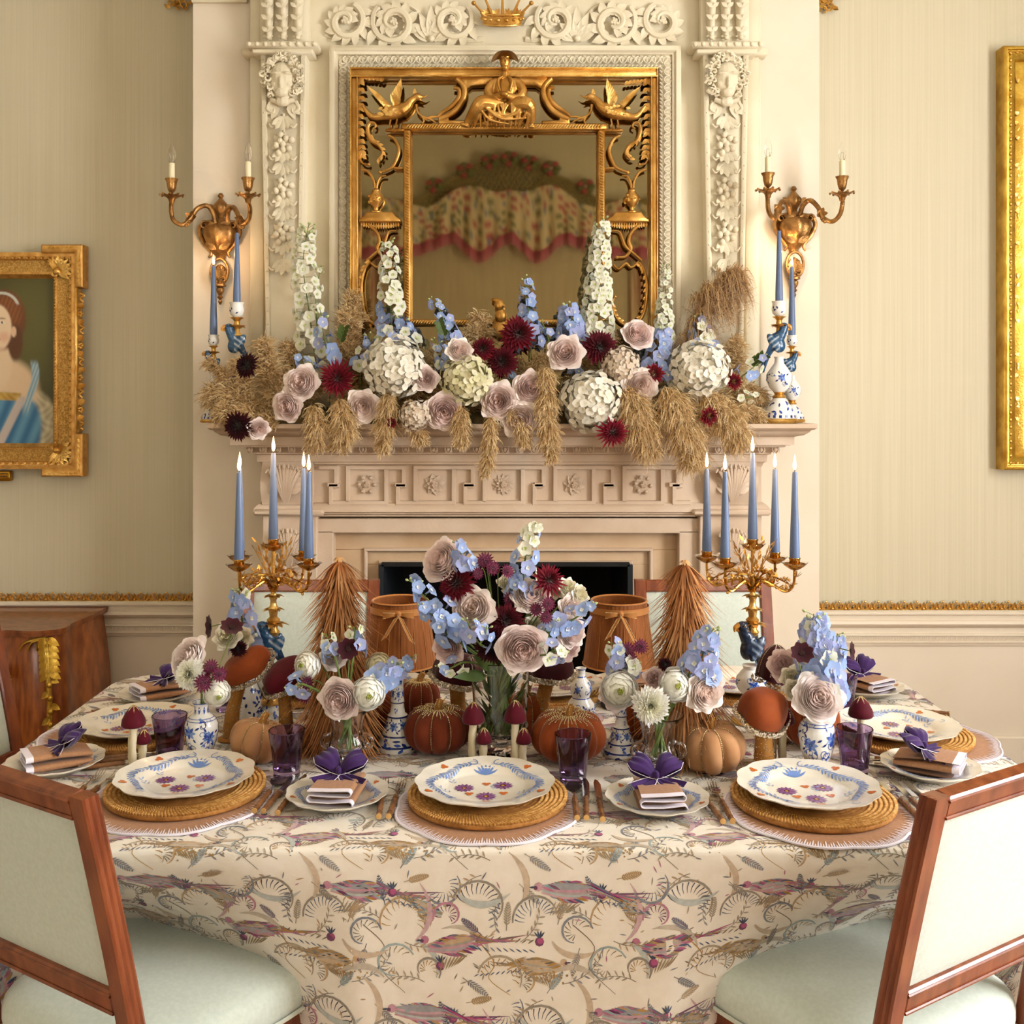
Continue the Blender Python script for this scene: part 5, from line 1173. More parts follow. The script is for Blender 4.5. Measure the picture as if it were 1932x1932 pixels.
# printed pattern
PK, PL, SL, OC, TN_, GB, TE, DK = [C(h) for h in ('#bb5a86', '#7a4468', '#5f6d86', '#bd8f4c', '#a68f6c', '#837666', '#93aeb2', '#454a5c')]
def motif(p, ox, oy, rr):
    J = lambda s=.004: rr.uniform(-s, s)
    def hatcharc(c, r, a0, a1, col, tick, L, n=12, r1=None):
        c = (ox+c[0]+J(), oy+c[1]+J()); r1 = r1 or r; p.arc(c, r, a0, a1, .003, .0015, mix(col, C('#efe7da'), .2), 12, r1, wm=.0048)
        for i in range(n):
            t = (i+.5)/n; a = a0+(a1-a0)*t; rad = r+(r1-r)*t-.004; p.stroke([(c[0]+rad*math.cos(a), c[1]+rad*math.sin(a)), (c[0]+(rad-L*.5)*math.cos(a+.12), c[1]+(rad-L*.5)*math.sin(a+.12)), (c[0]+(rad-L)*math.cos(a+.2), c[1]+(rad-L)*math.sin(a+.2))], .0022, .0006, tick)
    def feather(b, a, L, col, col2, n=9, w=.011):
        b = (ox+b[0]+J(), oy+b[1]+J()); a += J(.1); e = (b[0]+math.cos(a)*L, b[1]+math.sin(a)*L); p.stroke([b, ((b[0]+e[0])/2+J(.002), (b[1]+e[1])/2), e], .0016, .0006, col2)
        for i in range(n):
            t = .2+.8*i/n; q = (b[0]+(e[0]-b[0])*t, b[1]+(e[1]-b[1])*t); W = w*math.sin(PI*(.15+.8*t))
            for s in (-1, 1): p.leaf(q, a+s*.75, W, .0032, mix(col, col2, rr.random()*.6))
    wc = lambda c, t=.22: mix(c, C('#efe7da'), t+rr.uniform(-.1, .15))
    def pheasant(x, y, s, fl, cols, tail=.12, rot=0.0):
        x += ox+J(); y += oy+J(); cr, sr = math.cos(rot), math.sin(rot)
        def L(dx, dy, a, ln, w, c):
            X, Y_ = dx*cr-dy*sr, dx*sr+dy*cr; p.leaf((x+fl*X*s, y+Y_*s), (a+rot if fl > 0 else PI-a-rot), ln*s, w*s, wc(c, .02))
        for i in range(5): L(-.05, -.006+.003*i, .02*(i-2), .085, .012, mix(cols[i % len(cols)], C('#efe7da'), .35))
        for i in range(16): t = i/15; L(-.05+.075*t, .012*math.sin(PI*t)+.004, -.1+.35*(t-.5)+J(.15), .022, .0048, cols[i % len(cols)])
        for i in range(14): t = i/13; L(-.045+.07*t, -.014*math.sin(PI*t), -.3+J(.2), .020, .0045, cols[(i+1) % len(cols)])
        for i in range(14): L(-.04+.075*rr.random(), rr.uniform(-.010, .010), J(.4), .009, .0024, DK if i % 3 else OC)
        for i in range(9): L(.025, -.004+.003*i, .10-.07*i+J(.04), tail*(1-.07*i), .0036, cols[(i+2) % len(cols)])
        for i in range(9): L(.035+.011*i, .004-.002*i, .8-.04*i, .013, .0026, GB); L(.035+.011*i, -.006-.002*i, -.9+.04*i, .012, .0026, SL)
        p.dot((x-fl*.055*s, y+.008*s), .0075*s, wc(cols[0])); p.dot((x-fl*.06*s, y+.006*s), .0035*s, PL); p.leaf((x-fl*.06*s, y+.007*s), PI if fl > 0 else 0, .011*s, .0035*s, DK)
        for i in range(7): L(-.025+.007*i, -.018, -1.9-.1*i, .026, .0032, TN_)
    def spray(b, a, L, col, n=10):
        b = (ox+b[0]+J(), oy+b[1]+J()); pts = [(b[0]+math.cos(a+.5*t)*L*t, b[1]+math.sin(a+.5*t)*L*t) for t in np.linspace(0, 1, 8)]; p.stroke(pts, .0014, .0007, GB)
        for i in range(n):
            t = .15+.85*i/n; q = (b[0]+math.cos(a+.5*t)*L*t, b[1]+math.sin(a+.5*t)*L*t); p.leaf(q, a+.5*t+(.8 if i % 2 else -.8), .013, .0036, wc(mix(col, GB, rr.random()*.5)))
    def wash(b, a, L, w, col): p.stroke([(ox+b[0]+math.cos(a+.9*t)*L*t, oy+b[1]+math.sin(a+.9*t)*L*t) for t in np.linspace(0, 1, 9)], w*.2, w*.1, mix(col, C('#efe7da'), .5), wm=w)
    for (b, a, L, w, c) in (((.02, .17), .9, .1, .012, OC), ((.16, .03), 2.2, .09, .012, TN_), ((.30, .19), -.9, .1, .013, TE), ((.22, .10), .6, .11, .010, PK), ((.08, .10), -1.1, .09, .012, OC), ((.36, .08), 1.8, .1, .011, TN_), ((.26, .03), 1.2, .08, .011, TE)): wash(b, a, L, w, c)
    pheasant(.115, .195, 1.15, 1, [PK, TE, PL, PK, SL, OC], .115, -.08); pheasant(.30, .09, 1.1, 1, [PK, SL, PK, GB, OC, PL], .10, .12); pheasant(.055, .055, .9, -1, [OC, TN_, OC, GB], .08, .05); pheasant(.235, .165, .7, -1, [TN_, TE, SL, OC], .06, .4)
    hatcharc((.055, .145), .050, 3.3, .3, GB, SL, .018, 13, .036); hatcharc((.205, .135), .052, 3.4, -.6, OC, OC, .016, 12, .04); hatcharc((.345, .165), .056, 2.8, -.7, GB, DK, .02, 14, .038); hatcharc((.125, .115), .034, .2, 4.6, SL, GB, .013, 10, .02); hatcharc((.285, .15), .03, 3.4, -1.2, PK, PL, .012, 10, .016)
    hatcharc((.18, .055), .040, .4, 4.8, TE, TN_, .013, 11, .024); hatcharc((.38, .03), .042, 2.9, -.4, TN_, OC, .014, 11); hatcharc((.27, .205), .034, 3.6, 6.9, SL, SL, .015, 10); hatcharc((.02, .025), .036, 2.4, -1.0, OC, GB, .013, 10, .02); hatcharc((.24, .045), .028, -.6, 3.6, GB, OC, .011, 9, .016)
    for (b, a, L, c1, c2) in (((.165, .165), 1.9, .06, SL, DK), ((.235, .12), 1.0, .055, PK, SL), ((.13, .09), -1.9, .055, GB, DK), ((.31, .03), -.6, .06, SL, GB), ((.39, .12), 1.4, .055, TN_, GB), ((.02, .21), -.8, .055, DK, TN_), ((.09, .13), 1.2, .05, OC, GB), ((.35, .115), 2.4, .05, SL, PL), ((.20, .215), .3, .05, OC, TN_), ((.07, .005), .9, .05, TE, SL)): feather(b, a, L, wc(c1), wc(c2, .1))
    for (b, a, L, c) in (((.10, .02), .1, .09, SL), ((.24, .02), 2.6, .075, TN_), ((.20, .10), -.5, .075, OC), ((.345, .225), 3.4, .08, OC), ((.15, .14), 2.4, .07, GB), ((.38, .19), -2.2, .07, SL), ((.02, .10), .5, .07, TN_)): spray(b, a, L, c)
    for (a, b) in ((.27, .055), (.055, .10), (.175, .19)):
        x, y = ox+a+J(), oy+b+J(); p.dot((x, y), .009, PL); p.dot((x+.002, y+.002), .0065, PK)
        for i in range(4): p.leaf((x, y+.006), .9+.45*i, .016, .0035, mix(SL, DK, rr.random()))
    for i in range(46): p.dot((ox+.075+rr.gauss(0, .022), oy+.035+rr.gauss(0, .006)), rr.uniform(.0015, .0028), mix(OC, TN_, rr.random()), 6)
    for i in range(30): p.leaf((ox+rr.uniform(0, .4), oy+rr.uniform(0, .235)), rr.uniform(0, 6.28), rr.uniform(.006, .018), .0028, wc(rr.choice((OC, GB, SL, TN_, PK))))
    p.stroke([tuple(q) for q in spline([(ox+.12, oy+.13), (ox+.16, oy+.09), (ox+.15, oy+.05), (ox+.2, oy+.0)], 5)], .002, .001, GB); p.stroke([tuple(q) for q in spline([(ox+.34, oy+.1), (ox+.37, oy+.06), (ox+.36, oy+.03), (ox+.4, oy+.0)], 5)], .0022, .001, OC)
pn = Painter(); rr = random.Random(3)
for i in range(-5, 5):
    for j in range(-5, 5):
        ox, oy = i*.40+(.12 if j % 2 else 0), j*.235+.03
        motif(pn, ox, oy, rr)
# keep what lies on the cloth
uv = np.array(pn.uv); qx = np.abs(uv[:, 0])-(HX-RC); qy = np.abs(uv[:, 1])-(HY-RC); dsd = np.hypot(np.maximum(qx, 0), np.maximum(qy, 0))+np.minimum(np.maximum(qx, qy), 0)-RC; ok = dsd < DROP+.012
pn.f = [f for f in pn.f if all(ok[i] for i in f)]
m = pn.mesh(CS, 4e-4); 
m.build('printed_pattern', 'cloth_print', tc, True, 180)['kind'] = 'stuff'
m = MB(); o2 = rrect(HX-.10, HY-.34, .1); n = len(o2); wv = lambda i: .02*math.sin(i*.9)
m.add([(TCX+x*(1+.0), TCY+y+.14, .5) for i, (x, y) in enumerate(o2)]+[(TCX+x*(1+wv(i)), TCY+.14+y*(1+wv(i)), .12) for i, (x, y) in enumerate(o2)], [(i, (i+1) % n, n+(i+1) % n, n+i) for i in range(n)])
tag(m.build('undercloth', 'undercloth', None), 'plain pale undercloth hanging below the printed tablecloth', 'tablecloth')
m = MB(); m.box((-2.6, .6, .0), (2.6, 3.7, .008), .002); tag(m.build('carpet', 'rug', None), 'cream and rose patterned carpet under the dining table', 'carpet')
# ---------------------------------------------------------------- place settings
def wavy(a, n=12, amp=.035): return 1+amp*(abs(math.cos(n*a/2))**1.3-.5)
def plate_profile(r, h): return [(0, .006*h), (r*.55, .006*h), (r*.62, .010*h), (r*.68, .017*h), (r*.85, .021*h), (r*.97, .025*h), (r, .0262*h), (r*.995, .0235*h), (r*.9, .018*h), (r*.7, .010*h), (r*.6, .001*h), (r*.5, 0), (0, 0)]
def plate_z(rn):
    xs = [0, .55, .62, .68, .85, .97, 1.0]; zs = [.006, .006, .010, .017, .021, .025, .0262]; return np.interp(rn, xs, zs)
def plate_paint(r, side=False):
    pn = Painter(); B1, B2, PU, PD, OR = C('#6f8cc6'), C('#9bb1da'), C('#7d4a80'), C('#5a2f5e'), C('#cf7238')
    rr = random.Random(5 if side else 2)
    # a vine running round the rim from top: leaves in two directions
    for s in (-1, 1):
        pts = [(r*(.74+.06*math.sin(t*5))*math.cos(PI/2+s*t), r*(.74+.06*math.sin(t*5))*math.sin(PI/2+s*t)) for t in np.linspace(.1, 2.5, 30)]
        pn.stroke(pts, r*.012, r*.008, B2)
        for i in range(2, 29):
            p = pts[i]; q = pts[min(29, i+1)]; a = math.atan2(q[1]-p[1], q[0]-p[0])
            for t in (-.75, .75): pn.leaf(p, a+t, r*rr.uniform(.075, .115), r*.032, B1 if rr.random() < .6 else B2, 4)
        c = (s*r*.2, r*.8); pn.arc(c, r*.1, PI/2 if s > 0 else PI/2, PI/2+s*4.5, r*.014, r*.008, B1, 12, r*.03)
        for t in (.25, 2.6): pn.arc((r*.82*math.cos(PI/2+s*t), r*.82*math.sin(PI/2+s*t)), r*.07, 0, s*4.6, r*.012, r*.008, B2, 10, r*.02)
        for t in (.8, 2.0):
            x, y = r*.87*math.cos(PI/2+s*t), r*.87*math.sin(PI/2+s*t)
            for k in range(3): pn.dot((x+r*.03*math.cos(k*2.1), y+r*.03*math.sin(k*2.1)), r*.036, OR, 8)
    for i in range(7): pn.leaf((0, r*.55), PI/2+(i-3)*.38, r*.2, r*.04, B1)
    if not side:
        for (x, y) in ((-.3, .02), (.26, .12), (.02, -.3)):
            x *= r; y *= r
            for i in range(14): a = 2*PI*i/14; pn.leaf((x+r*.035*math.cos(a), y+r*.035*math.sin(a)), a, r*.12, r*.05, PU if i % 2 else mix(PU, C('#b07fb0'), .4))
            pn.dot((x, y), r*.048, C('#6b2f1c')); pn.dot((x, y), r*.024, C('#d8a24a'))
        for (x, y) in ((.02, .18), (.27, -.18), (-.22, -.2), (0.03, -.52)):
            for k in range(3): pn.dot((x*r+r*.035*math.cos(k*2.1+.5), y*r+r*.03*math.sin(k*2.1+.5)), r*.036, OR, 8)
        for (x, y, a) in ((.45, -.2, .5), (-.5, -.15, 2.5), (.1, 0, 1.2), (-.45, .2, 2.0), (.3, -.42, -.6), (-.3, -.45, 3.8)):
            for k in range(5): pn.leaf((x*r+r*.04*k*math.cos(a), y*r+r*.04*k*math.sin(a)), a+(.8 if k % 2 else -.8), r*.08, r*.022, B2)
    def S(u, v):
        rad = np.hypot(u, v); return u, v, plate_z(rad/r)
    return pn.mesh(S, 5e-4)
def plate_mesh(r): m = MB(); m.lathe(plate_profile(r, 1.0), 72, flute=lambda a, z, q: wavy(a) if q > r*.75 else 1); return m.mesh('plate', 'plate_glaze', True, 60)
PL_D = plate_mesh(.148); PP_D = plate_paint(.148).mesh('painted_flowers', 'plate_paint'); PL_S = plate_mesh(.108); PP_S = plate_paint(.108, True).mesh('painted_vine', 'plate_paint')
def charger_mesh():
    m = MB(); prof = [(0, .006)]
    n = 15
    for i in range(n):
        r0 = .166*(i+.0)/n; 
        for t in (0.15, .5, .85): prof.append((.166*(i+t)/n, .006+.0035*math.sin(PI*t)+(.004*max(0, (i-9)/6))))
    prof += [(.169, .010), (.169, .004), (.166, .0), (0, 0)]
    m.lathe(prof, 96, flute=lambda a, z, q: 1+.006*math.sin(96*a*.5+q*700) if q > .01 else 1); return m.mesh('charger', 'rattan', True, 70)
CHG = charger_mesh()
wm = MB()
for i in range(150):
    a = 2*PI*i/150
    for j, rad in enumerate((.166, .157, .147, .137, .127, .117)): a2 = a+(.5 if j % 2 else 0)*2*PI/150; wm.ell((rad*math.cos(a2), rad*math.sin(a2), .0125-.0008*j), (.0060, .0026, .0036), 5, 3, Matrix.Rotation(a2+.6, 3, 'Z'))
WEAVE = wm.mesh('weave', M('rattan_light', '#d9a862', .45, col2='#b9843f', nscale=120, thr=(.4, .6)))
def mat_mesh():
    m = MB(); n = 144; r = lambda a: .186*(1+.045*abs(math.sin(4*a)))
    m.add([(r(2*PI*i/n)*.83*math.cos(2*PI*i/n), r(2*PI*i/n)*.83*math.sin(2*PI*i/n), .0022) for i in range(n)]+[(r(2*PI*i/n)*math.cos(2*PI*i/n), r(2*PI*i/n)*math.sin(2*PI*i/n), .0012) for i in range(n)], [tuple(range(n))]+[(i, n+i, n+(i+1) % n, (i+1) % n) for i in range(n)])
    e = MB(); e.tube([(r(2*PI*i/n)*math.cos(2*PI*i/n), r(2*PI*i/n)*math.sin(2*PI*i/n), .0022) for i in range(n+1)], .0028, 6, cap=False)
    for i in range(230):
        a = 2*PI*i/230; L = .022+.008*math.sin(i*2.4); e.strip([(r(a)*math.cos(a), r(a)*math.sin(a), .003), ((r(a)-L*.5)*math.cos(a), (r(a)-L*.5)*math.sin(a), .0032), ((r(a)-L)*math.cos(a), (r(a)-L)*math.sin(a), .0034)], [.0016, .0015, .0004], Vector((-math.sin(a), math.cos(a), 0)))
    return m.mesh('placemat', 'linen_brown'), e.mesh('scalloped_edging', 'lilac_thread')
MATM, MATE = mat_mesh()
def handle(m, y0, y1, r=.0055):
    prof = []; n = 5
    pts = []; rad = []
    for i in range(21):
        t = i/20; pts.append((0, y0+(y1-y0)*t, .007)); rad.append(r*(1.0+.22*(1 if abs((t*n) % 1-.5) > .42 else 0)))
    m.tube(pts, rad, 8)
def cutlery(kind):
    hb = MB(); handle(hb, -.1, .0); hm = hb.mesh('bamboo_handle', 'bamboo'); eb = MB(); eb.lathe([(0, 0), (.006, 0), (.006, .002), (0, .0025)], 10); eb.v = [(v[0], -.1-v[2], v[1]+.007) for v in eb.v]; em = eb.mesh('handle_end', 'bamboo_end')
    h = MB()
    h.tube([(0, -.002, .007), (0, .006, .007)], .0062, 10)
    if kind == 'fork':
        h.tube(spline([(0, .004, .007), (0, .03, .008), (0, .05, .006)], 4), taper(9, .003, .0028), 6); h.grid(lambda u, v: ((u-.5)*(.008+.014*min(1, v*1.6)), .048+.022*v, .006-.003*v+.001*abs(u-.5)), 4, 4)
        for k in range(4): x = (k-1.5)*.0058; h.tube(spline([(x, .068, .003), (x, .09, .0035), (x, .112, .009)], 3), taper(7, .0015, .0008), 5)
    elif kind == 'spoon':
        h.tube(spline([(0, .004, .007), (0, .03, .008), (0, .05, .006)], 4), taper(9, .003, .0028), 6); 
        h.grid(lambda u, v: (.019*math.sin(PI*(.04+.92*v))**.7*math.cos(PI*u), .048+.06*v, .0065-.0065*math.sin(PI*v)*math.sin(PI*u)), 10, 10)
    else:
        h.box((-.0012, .004, .002), (.0012, .012, .012)); h.prism([(-.006, .006), (.008, .006), (.009, .09), (.004, .115), (-.002, .122), (-.006, .1)], .0062, .0078); 
        o = len(h.v)-12; h.v[o:] = [(v[0], v[2], v[1]) for v in h.v[o:]]
    return hm, em, h.mesh(kind+'_head', 'silver')
CUT = {k: cutlery(k) for k in ('fork', 'spoon', 'knife')}
def put_cutlery(kind, loc, rz, label, group):
    t = thing(kind, label, 'cutlery', loc, rz, group); hm, em, hd = CUT[kind]; o = inst('handle', hm, t); inst('handle_end', em, o); inst('head', hd, t); return t
NAP = {}
def napkin_mesh():
    path = []
    def arc(cx, cz, r, a0, a1, n=7): path.extend([(cx+r*math.cos(a0+(a1-a0)*i/n), cz+r*math.sin(a0+(a1-a0)*i/n)) for i in range(n+1)])
    path += [(-.042, .003), (0, .002), (.036, .003)]; arc(.038, .010, .007, -PI/2, PI/2); path += [(.0, .013), (-.03, .0135)]; arc(-.034, .0205, .007, -PI/2, -3*PI/2); path += [(0, .026), (.034, .027)]; arc(.036, .033, .006, -PI/2, PI/2); path += [(0, .037), (-.04, .036)]
    def tw(x, z, y): return (x*(1-.10*((y+.06)/.12)), y, z*(1-.25*max(0, (y)/.06)))
    def mk(y0, y1, ny):
        m = MB(); n = len(path); v = []; 
        for s in (-.0009, .0009):
            for j in range(ny+1):
                for i, (x, z) in enumerate(path):
                    a = Vector(path[max(0, i-1)]); b = Vector(path[min(n-1, i+1)]); d = (b-a).normalized(); v.append(tw(x-d.y*s, z+d.x*s, y0+(y1-y0)*j/ny))
        N = n*(ny+1); f = []
        for j in range(ny):
            for i in range(n-1): f.append((j*n+i, j*n+i+1, (j+1)*n+i+1, (j+1)*n+i)); f.append((N+j*n+i, N+(j+1)*n+i, N+(j+1)*n+i+1, N+j*n+i+1))
        for i in range(n-1): f.append((i, N+i, N+i+1, i+1)); f.append((ny*n+i, ny*n+i+1, N+ny*n+i+1, N+ny*n+i))
        return m.add(v, f)
    return mk(-.048, .065, 6).mesh('napkin', 'linen_brown'), mk(-.0625, -.048, 2).mesh('white_edging', 'lilac_thread')
NAPM, NAPE = napkin_mesh()
def bow_meshes():
    m = MB()
    LB = ((40, .060, .034, .020, 1), (140, .060, .034, .020, 1), (-38, .060, .026, .0, 0), (-142, .060, .026, .0, 0))
    wf = lambda v, W, lp: W*(.16+.84*v**.75)*(1-(.35*max(0, v-.75)/.25 if lp else 0))
    for a0, L, W, lift, lp in LB:
        ca, sa = math.cos(math.radians(a0)), math.sin(math.radians(a0))
        for s in ((-1, 1) if lp else (1,)):
            def f(u, v):
                q = 2*u-1; w = wf(v, W, lp)*q; r = L*v*(1-(0 if lp else .14*(1-abs(q)))); th = (.017*math.sin(PI*v**.8)*(1-.5*q*q)*s if lp else .004*math.sin(q*7)*v)+lift*v+.0025*math.sin(q*9+a0)*v
                return (ca*r-sa*w, sa*r+ca*w, .010+th)
            m.grid(f, 12, 9)
    k = MB(); k.ell((0, 0, .018), (.0065, .008, .009), 10, 8)
    e = MB()
    for a0, L, W, lift, lp in LB:
        ca, sa = math.cos(math.radians(a0)), math.sin(math.radians(a0))
        for s in (-1, 1):
            e.tube([(ca*L*v-sa*wf(v, W, lp)*s, sa*L*v+ca*wf(v, W, lp)*s, .0108+lift*v) for v in np.linspace(0, 1, 9)], .0008, 4)
    return m.mesh('loops', 'velvet_purple', True, 80), k.mesh('knot', 'velvet_purple'), e.mesh('ribbon_edge', 'lilac_thread')
BOWL, BOWK, BOWE = bow_meshes()
def put_napkin(c, rz, where, tilt=.45):
    n = thing('napkin', 'folded brown napkin with white edge ' + where, 'napkin', (c.x, c.y, TZ+.0115), rz, 'folded napkins'); inst('linen', NAPM, n, (0, 0, 0), (0, 0, 0), (1.12, 1.12, 1)); inst('edging', NAPE, n, (0, 0, 0), (0, 0, 0), (1.12, 1.12, 1))
    b = thing('napkin_bow', 'purple velvet bow on the napkin ' + where, 'bow', (c.x-math.sin(rz)*.018, c.y+math.cos(rz)*.018, TZ+.048), rz, 'velvet bows')
    b.rotation_euler = (tilt, 0, rz); inst('loops', BOWL, b); inst('knot', BOWK, b); inst('ribbon_edge', BOWE, b)
def put_side(c, rz, where, tilt=.45):
    p = thing('side_plate', 'small wavy-edged plate painted with blue vine ' + where, 'plate', (c.x, c.y, TZ+.001), rz, 'side plates'); inst('dish', PL_S, p); inst('painted_vine', PP_S, p)
    put_napkin(c, rz, where, tilt)
def setting(c, rz, where, spoons=True, forks=True, off=(-.006, .012)):
    R2 = Matrix.Rotation(rz, 3, 'Z')
    def at(x, y, z): return c+R2 @ Vector((x, y, 0))+Vector((0, 0, z-c.z))
    t = thing('placemat', 'brown linen placemat with scalloped lilac edging ' + where, 'placemat', at(0, -.038, TZ+.001), rz, 'scalloped placemats'); inst('linen', MATM, t); inst('scalloped_edging', MATE, t)
    t = thing('rattan_charger', 'round woven rattan charger ' + where, 'charger', at(0, 0, TZ+.005), rz+1, 'rattan chargers'); inst('coil', CHG, t); inst('weave', WEAVE, t)['kind'] = 'stuff'
    t = thing('dinner_plate', 'wavy-edged cream dinner plate painted with purple daisies ' + where, 'plate', at(off[0], off[1], TZ+.0165), rz, 'dinner plates'); inst('dish', PL_D, t); inst('painted_flowers', PP_D, t)
    if forks:
        for i, x in enumerate((-.225, -.195)): put_cutlery('fork', at(x, -.005, TZ+.003), rz+.06-.1*i, 'bamboo-handled fork, %s of two, laid %s' % (('outer', 'inner')[i], where), 'forks')
    if spoons:
        put_cutlery('spoon', at(.185, -.012, TZ+.003), rz-.02, 'bamboo-handled spoon laid ' + where, 'spoons')
        put_cutlery('knife', at(.208, -.012, TZ+.003), rz-.06, 'bamboo-handled knife next to the spoon laid ' + where, 'knives'); put_cutlery('knife', at(.236, -.02, TZ+.003), rz-.02, 'outermost bamboo-handled knife laid ' + where, 'knives')
setting(T(351, 1497), -.05, 'at the near seat below the portrait'); setting(T(920, 1512), 0, 'at the near seat in the middle'); setting(T(1533, 1517), .05, 'at the near seat below the tall frame')
setting(T(252, 1388), -PI/2+.35, 'at the table end beside the commode', off=(0, .01)); setting(T(1702, 1394), PI/2-.35, 'at the table end opposite the commode', off=(0, .01))
setting(T(575, 1308), PI, 'at the far seat behind the brighter parrot', spoons=False); setting(T(1035, 1310), PI, 'at the far seat behind the bouquet', spoons=False); setting(T(1392, 1306), PI, 'at the far seat behind the darker parrot', spoons=False)
put_side(T(637, 1514), -.12, 'near the glass urn closer to the portrait'); put_side(T(1240, 1523), .04, 'near the glass urn farther from the portrait')
put_side(T(300, 1320), -.9, 'at the far corner beside the commode', .2); put_side(T(1755, 1462), 1.0, 'behind the near chair on the tall frame side', .3); put_side(T(1632, 1308), .5, 'at the far corner opposite the commode', .6); put_side(T(105, 1452), -1.0, 'behind the near chair on the portrait side', .3)
put_side(T(735, 1300), PI, 'behind the columnar candlestick by the glass urn', .2); put_side(T(1190, 1300), PI, 'behind the lamp shade farther from the portrait', .2)
# tumblers
def tumbler_mesh():
    m = MB(); fl = lambda a, z, r: 1+(.035*abs(math.cos(6*a)) if z < .094 and z > .012 else .0)
    m.lathe([(0, 0), (.027, 0), (.0295, .002), (.030, .012), (.031, .03), (.0335, .06), (.0385, .09), (.0415, .106), (.0405, .107), (.0385, .106), (.0355, .09), (.0305, .06), (.0275, .035), (.026, .02), (.02, .017), (0, .016)], 48, flute=fl)
    return m.mesh('tumbler', 'purple_glass', True, 40)
TUMB = tumbler_mesh()
def tumbler(px, py, where):
    p = T(px, py); o = inst('glass_tumbler', TUMB, None, (p.x, p.y, TZ+.001), (0, 0, R.uniform(0, 1))); tag(o, 'faceted purple glass tumbler ' + where, 'glass', 'purple tumblers')
tumbler(320, 1434, 'between the small mushrooms and the blue and white vase'); tumbler(541, 1466, 'in front of the paler tan velvet pumpkin'); tumbler(1081, 1474, 'in front of the rust pumpkin beside the middle plate'); tumbler(1612, 1462, 'with a small mushroom behind its rim'); tumbler(1588, 1350, 'at the far corner beside the napkin'); tumbler(428, 1340, 'hidden behind the big rust mushroom')
# ---------------------------------------------------------------- candles
def candle_parts(h, r0, r1, mat='candle_blue'):
    m = MB(); m.lathe([(0, 0), (r0*.92, 0), (r0, .006), (r0, .03), (r0+(r1-r0)*.5, h*.55), (r1, h-.006), (r1*.8, h-.001), (0, h-.003)], 20); a = m.mesh('wax', mat, True, 60)
    m = MB(); m.tube([(0, 0, h-.004), (.001, 0, h+.008)], .0011, 6); b = m.mesh('wick', 'wick')
    m = MB(); m.lathe([(0, 0), (.0025, .002), (.0048, .009), (.0045, .017), (.0026, .028), (.0008, .037), (0, .041)], 12, (0, 0, h+.003)); c = m.mesh('flame', 'flame', True, 180)
    return a, b, c, h
CT = candle_parts(.236, .0128, .0062); CM = candle_parts(.272, .0145, .0072)
def candle(p, kit, lit, label, group):
    o = thing('taper_candle', label, 'candle', p, 0, group); a, b, c, h = kit; inst('wax', a, o); inst('wick', b, o)
    if lit:
        inst('flame', c, o); d = bpy.data.lights.new('flame_light', 'POINT'); d.energy = .55; d.color = (1, .62, .32); d.shadow_soft_size = .012
        l = bpy.data.objects.new('flame_light', d); COL.objects.link(l); l.parent = o; l.location = (0, 0, h+.058)
# ---------------------------------------------------------------- blue and white painting on turned shapes
BL, BD_, BM = C('#2f51ac'), C('#1f3478'), C('#6f8cc8')
def prof_fn(prof):
    zs = np.array([p[1] for p in prof]); rs = np.array([p[0] for p in prof]); return lambda z: np.interp(z, zs, rs)
def paint_on(prof, r0, fn):
    pn = Painter(); fn(pn); pr = prof_fn(prof)
    def S(u, v): r = pr(v); a = u/r0; return r*np.cos(a), r*np.sin(a), v
    return pn.mesh(S, 4e-4)
def scrolls(pn, u0, u1, v0, v1, n, rr, s=.012, col=None):
    for i in range(n):
        u = rr.uniform(u0, u1); v = rr.uniform(v0, v1); d = rr.choice((-1, 1)); a = rr.uniform(0, 6.28); c = col or (BL if rr.random() < .6 else BD_)
        pn.arc((u, v), s, a, a+d*5.2, s*.16, s*.12, c, 12, s*.25)
        pn.leaf((u+s*math.cos(a), v+s*math.sin(a)), a-d*1.2, s*1.1, s*.45, BM); pn.leaf((u+s*math.cos(a), v+s*math.sin(a)), a-d*2.0, s*.9, s*.4, BL)
def bloom(pn, u, v, s):
    for k in range(7): a = k*.9; pn.leaf((u, v), a, s, s*.5, BL if k % 2 else BM)
    pn.dot((u, v), s*.28, BD_)
    for k in range(4): a = k*1.6+.5; pn.leaf((u+s*math.cos(a), v+s*math.sin(a)), a, s*.7, s*.3, BD_)
def band(pn, r0, v, w, col): pn.stroke([(2*PI*r0*i/40, v) for i in range(41)], w, w, col)
def flip_prof(prof): return prof
def vase(name, label, prof, loc, fn, rz=0.0, r0=.03, cat='vase', group=None, sc_=1.0, mat='porcelain', extra=None):
    o = thing(name, label, cat, loc, rz, group); m = MB(); rt, zt = prof[-1]
    m.lathe([(0, 0)]+prof+[(rt*.82, zt), (rt*.8, zt-.015), (0, zt-.02)], 36); b = m.build('body', mat, o, True, 50)
    if fn: paint_on(prof, r0, fn).build('blue_painting', 'porcelain_vc', b, True, 180)
    o.scale = (sc_,)*3; return o
VP1 = [(.020, 0), (.0225, .002), (.0215, .012), (.024, .022), (.026, .028), (.034, .05), (.0385, .075), (.0385, .092), (.034, .104), (.024, .113), (.0165, .119), (.0155, .130), (.0175, .138), (.0205, .143)]
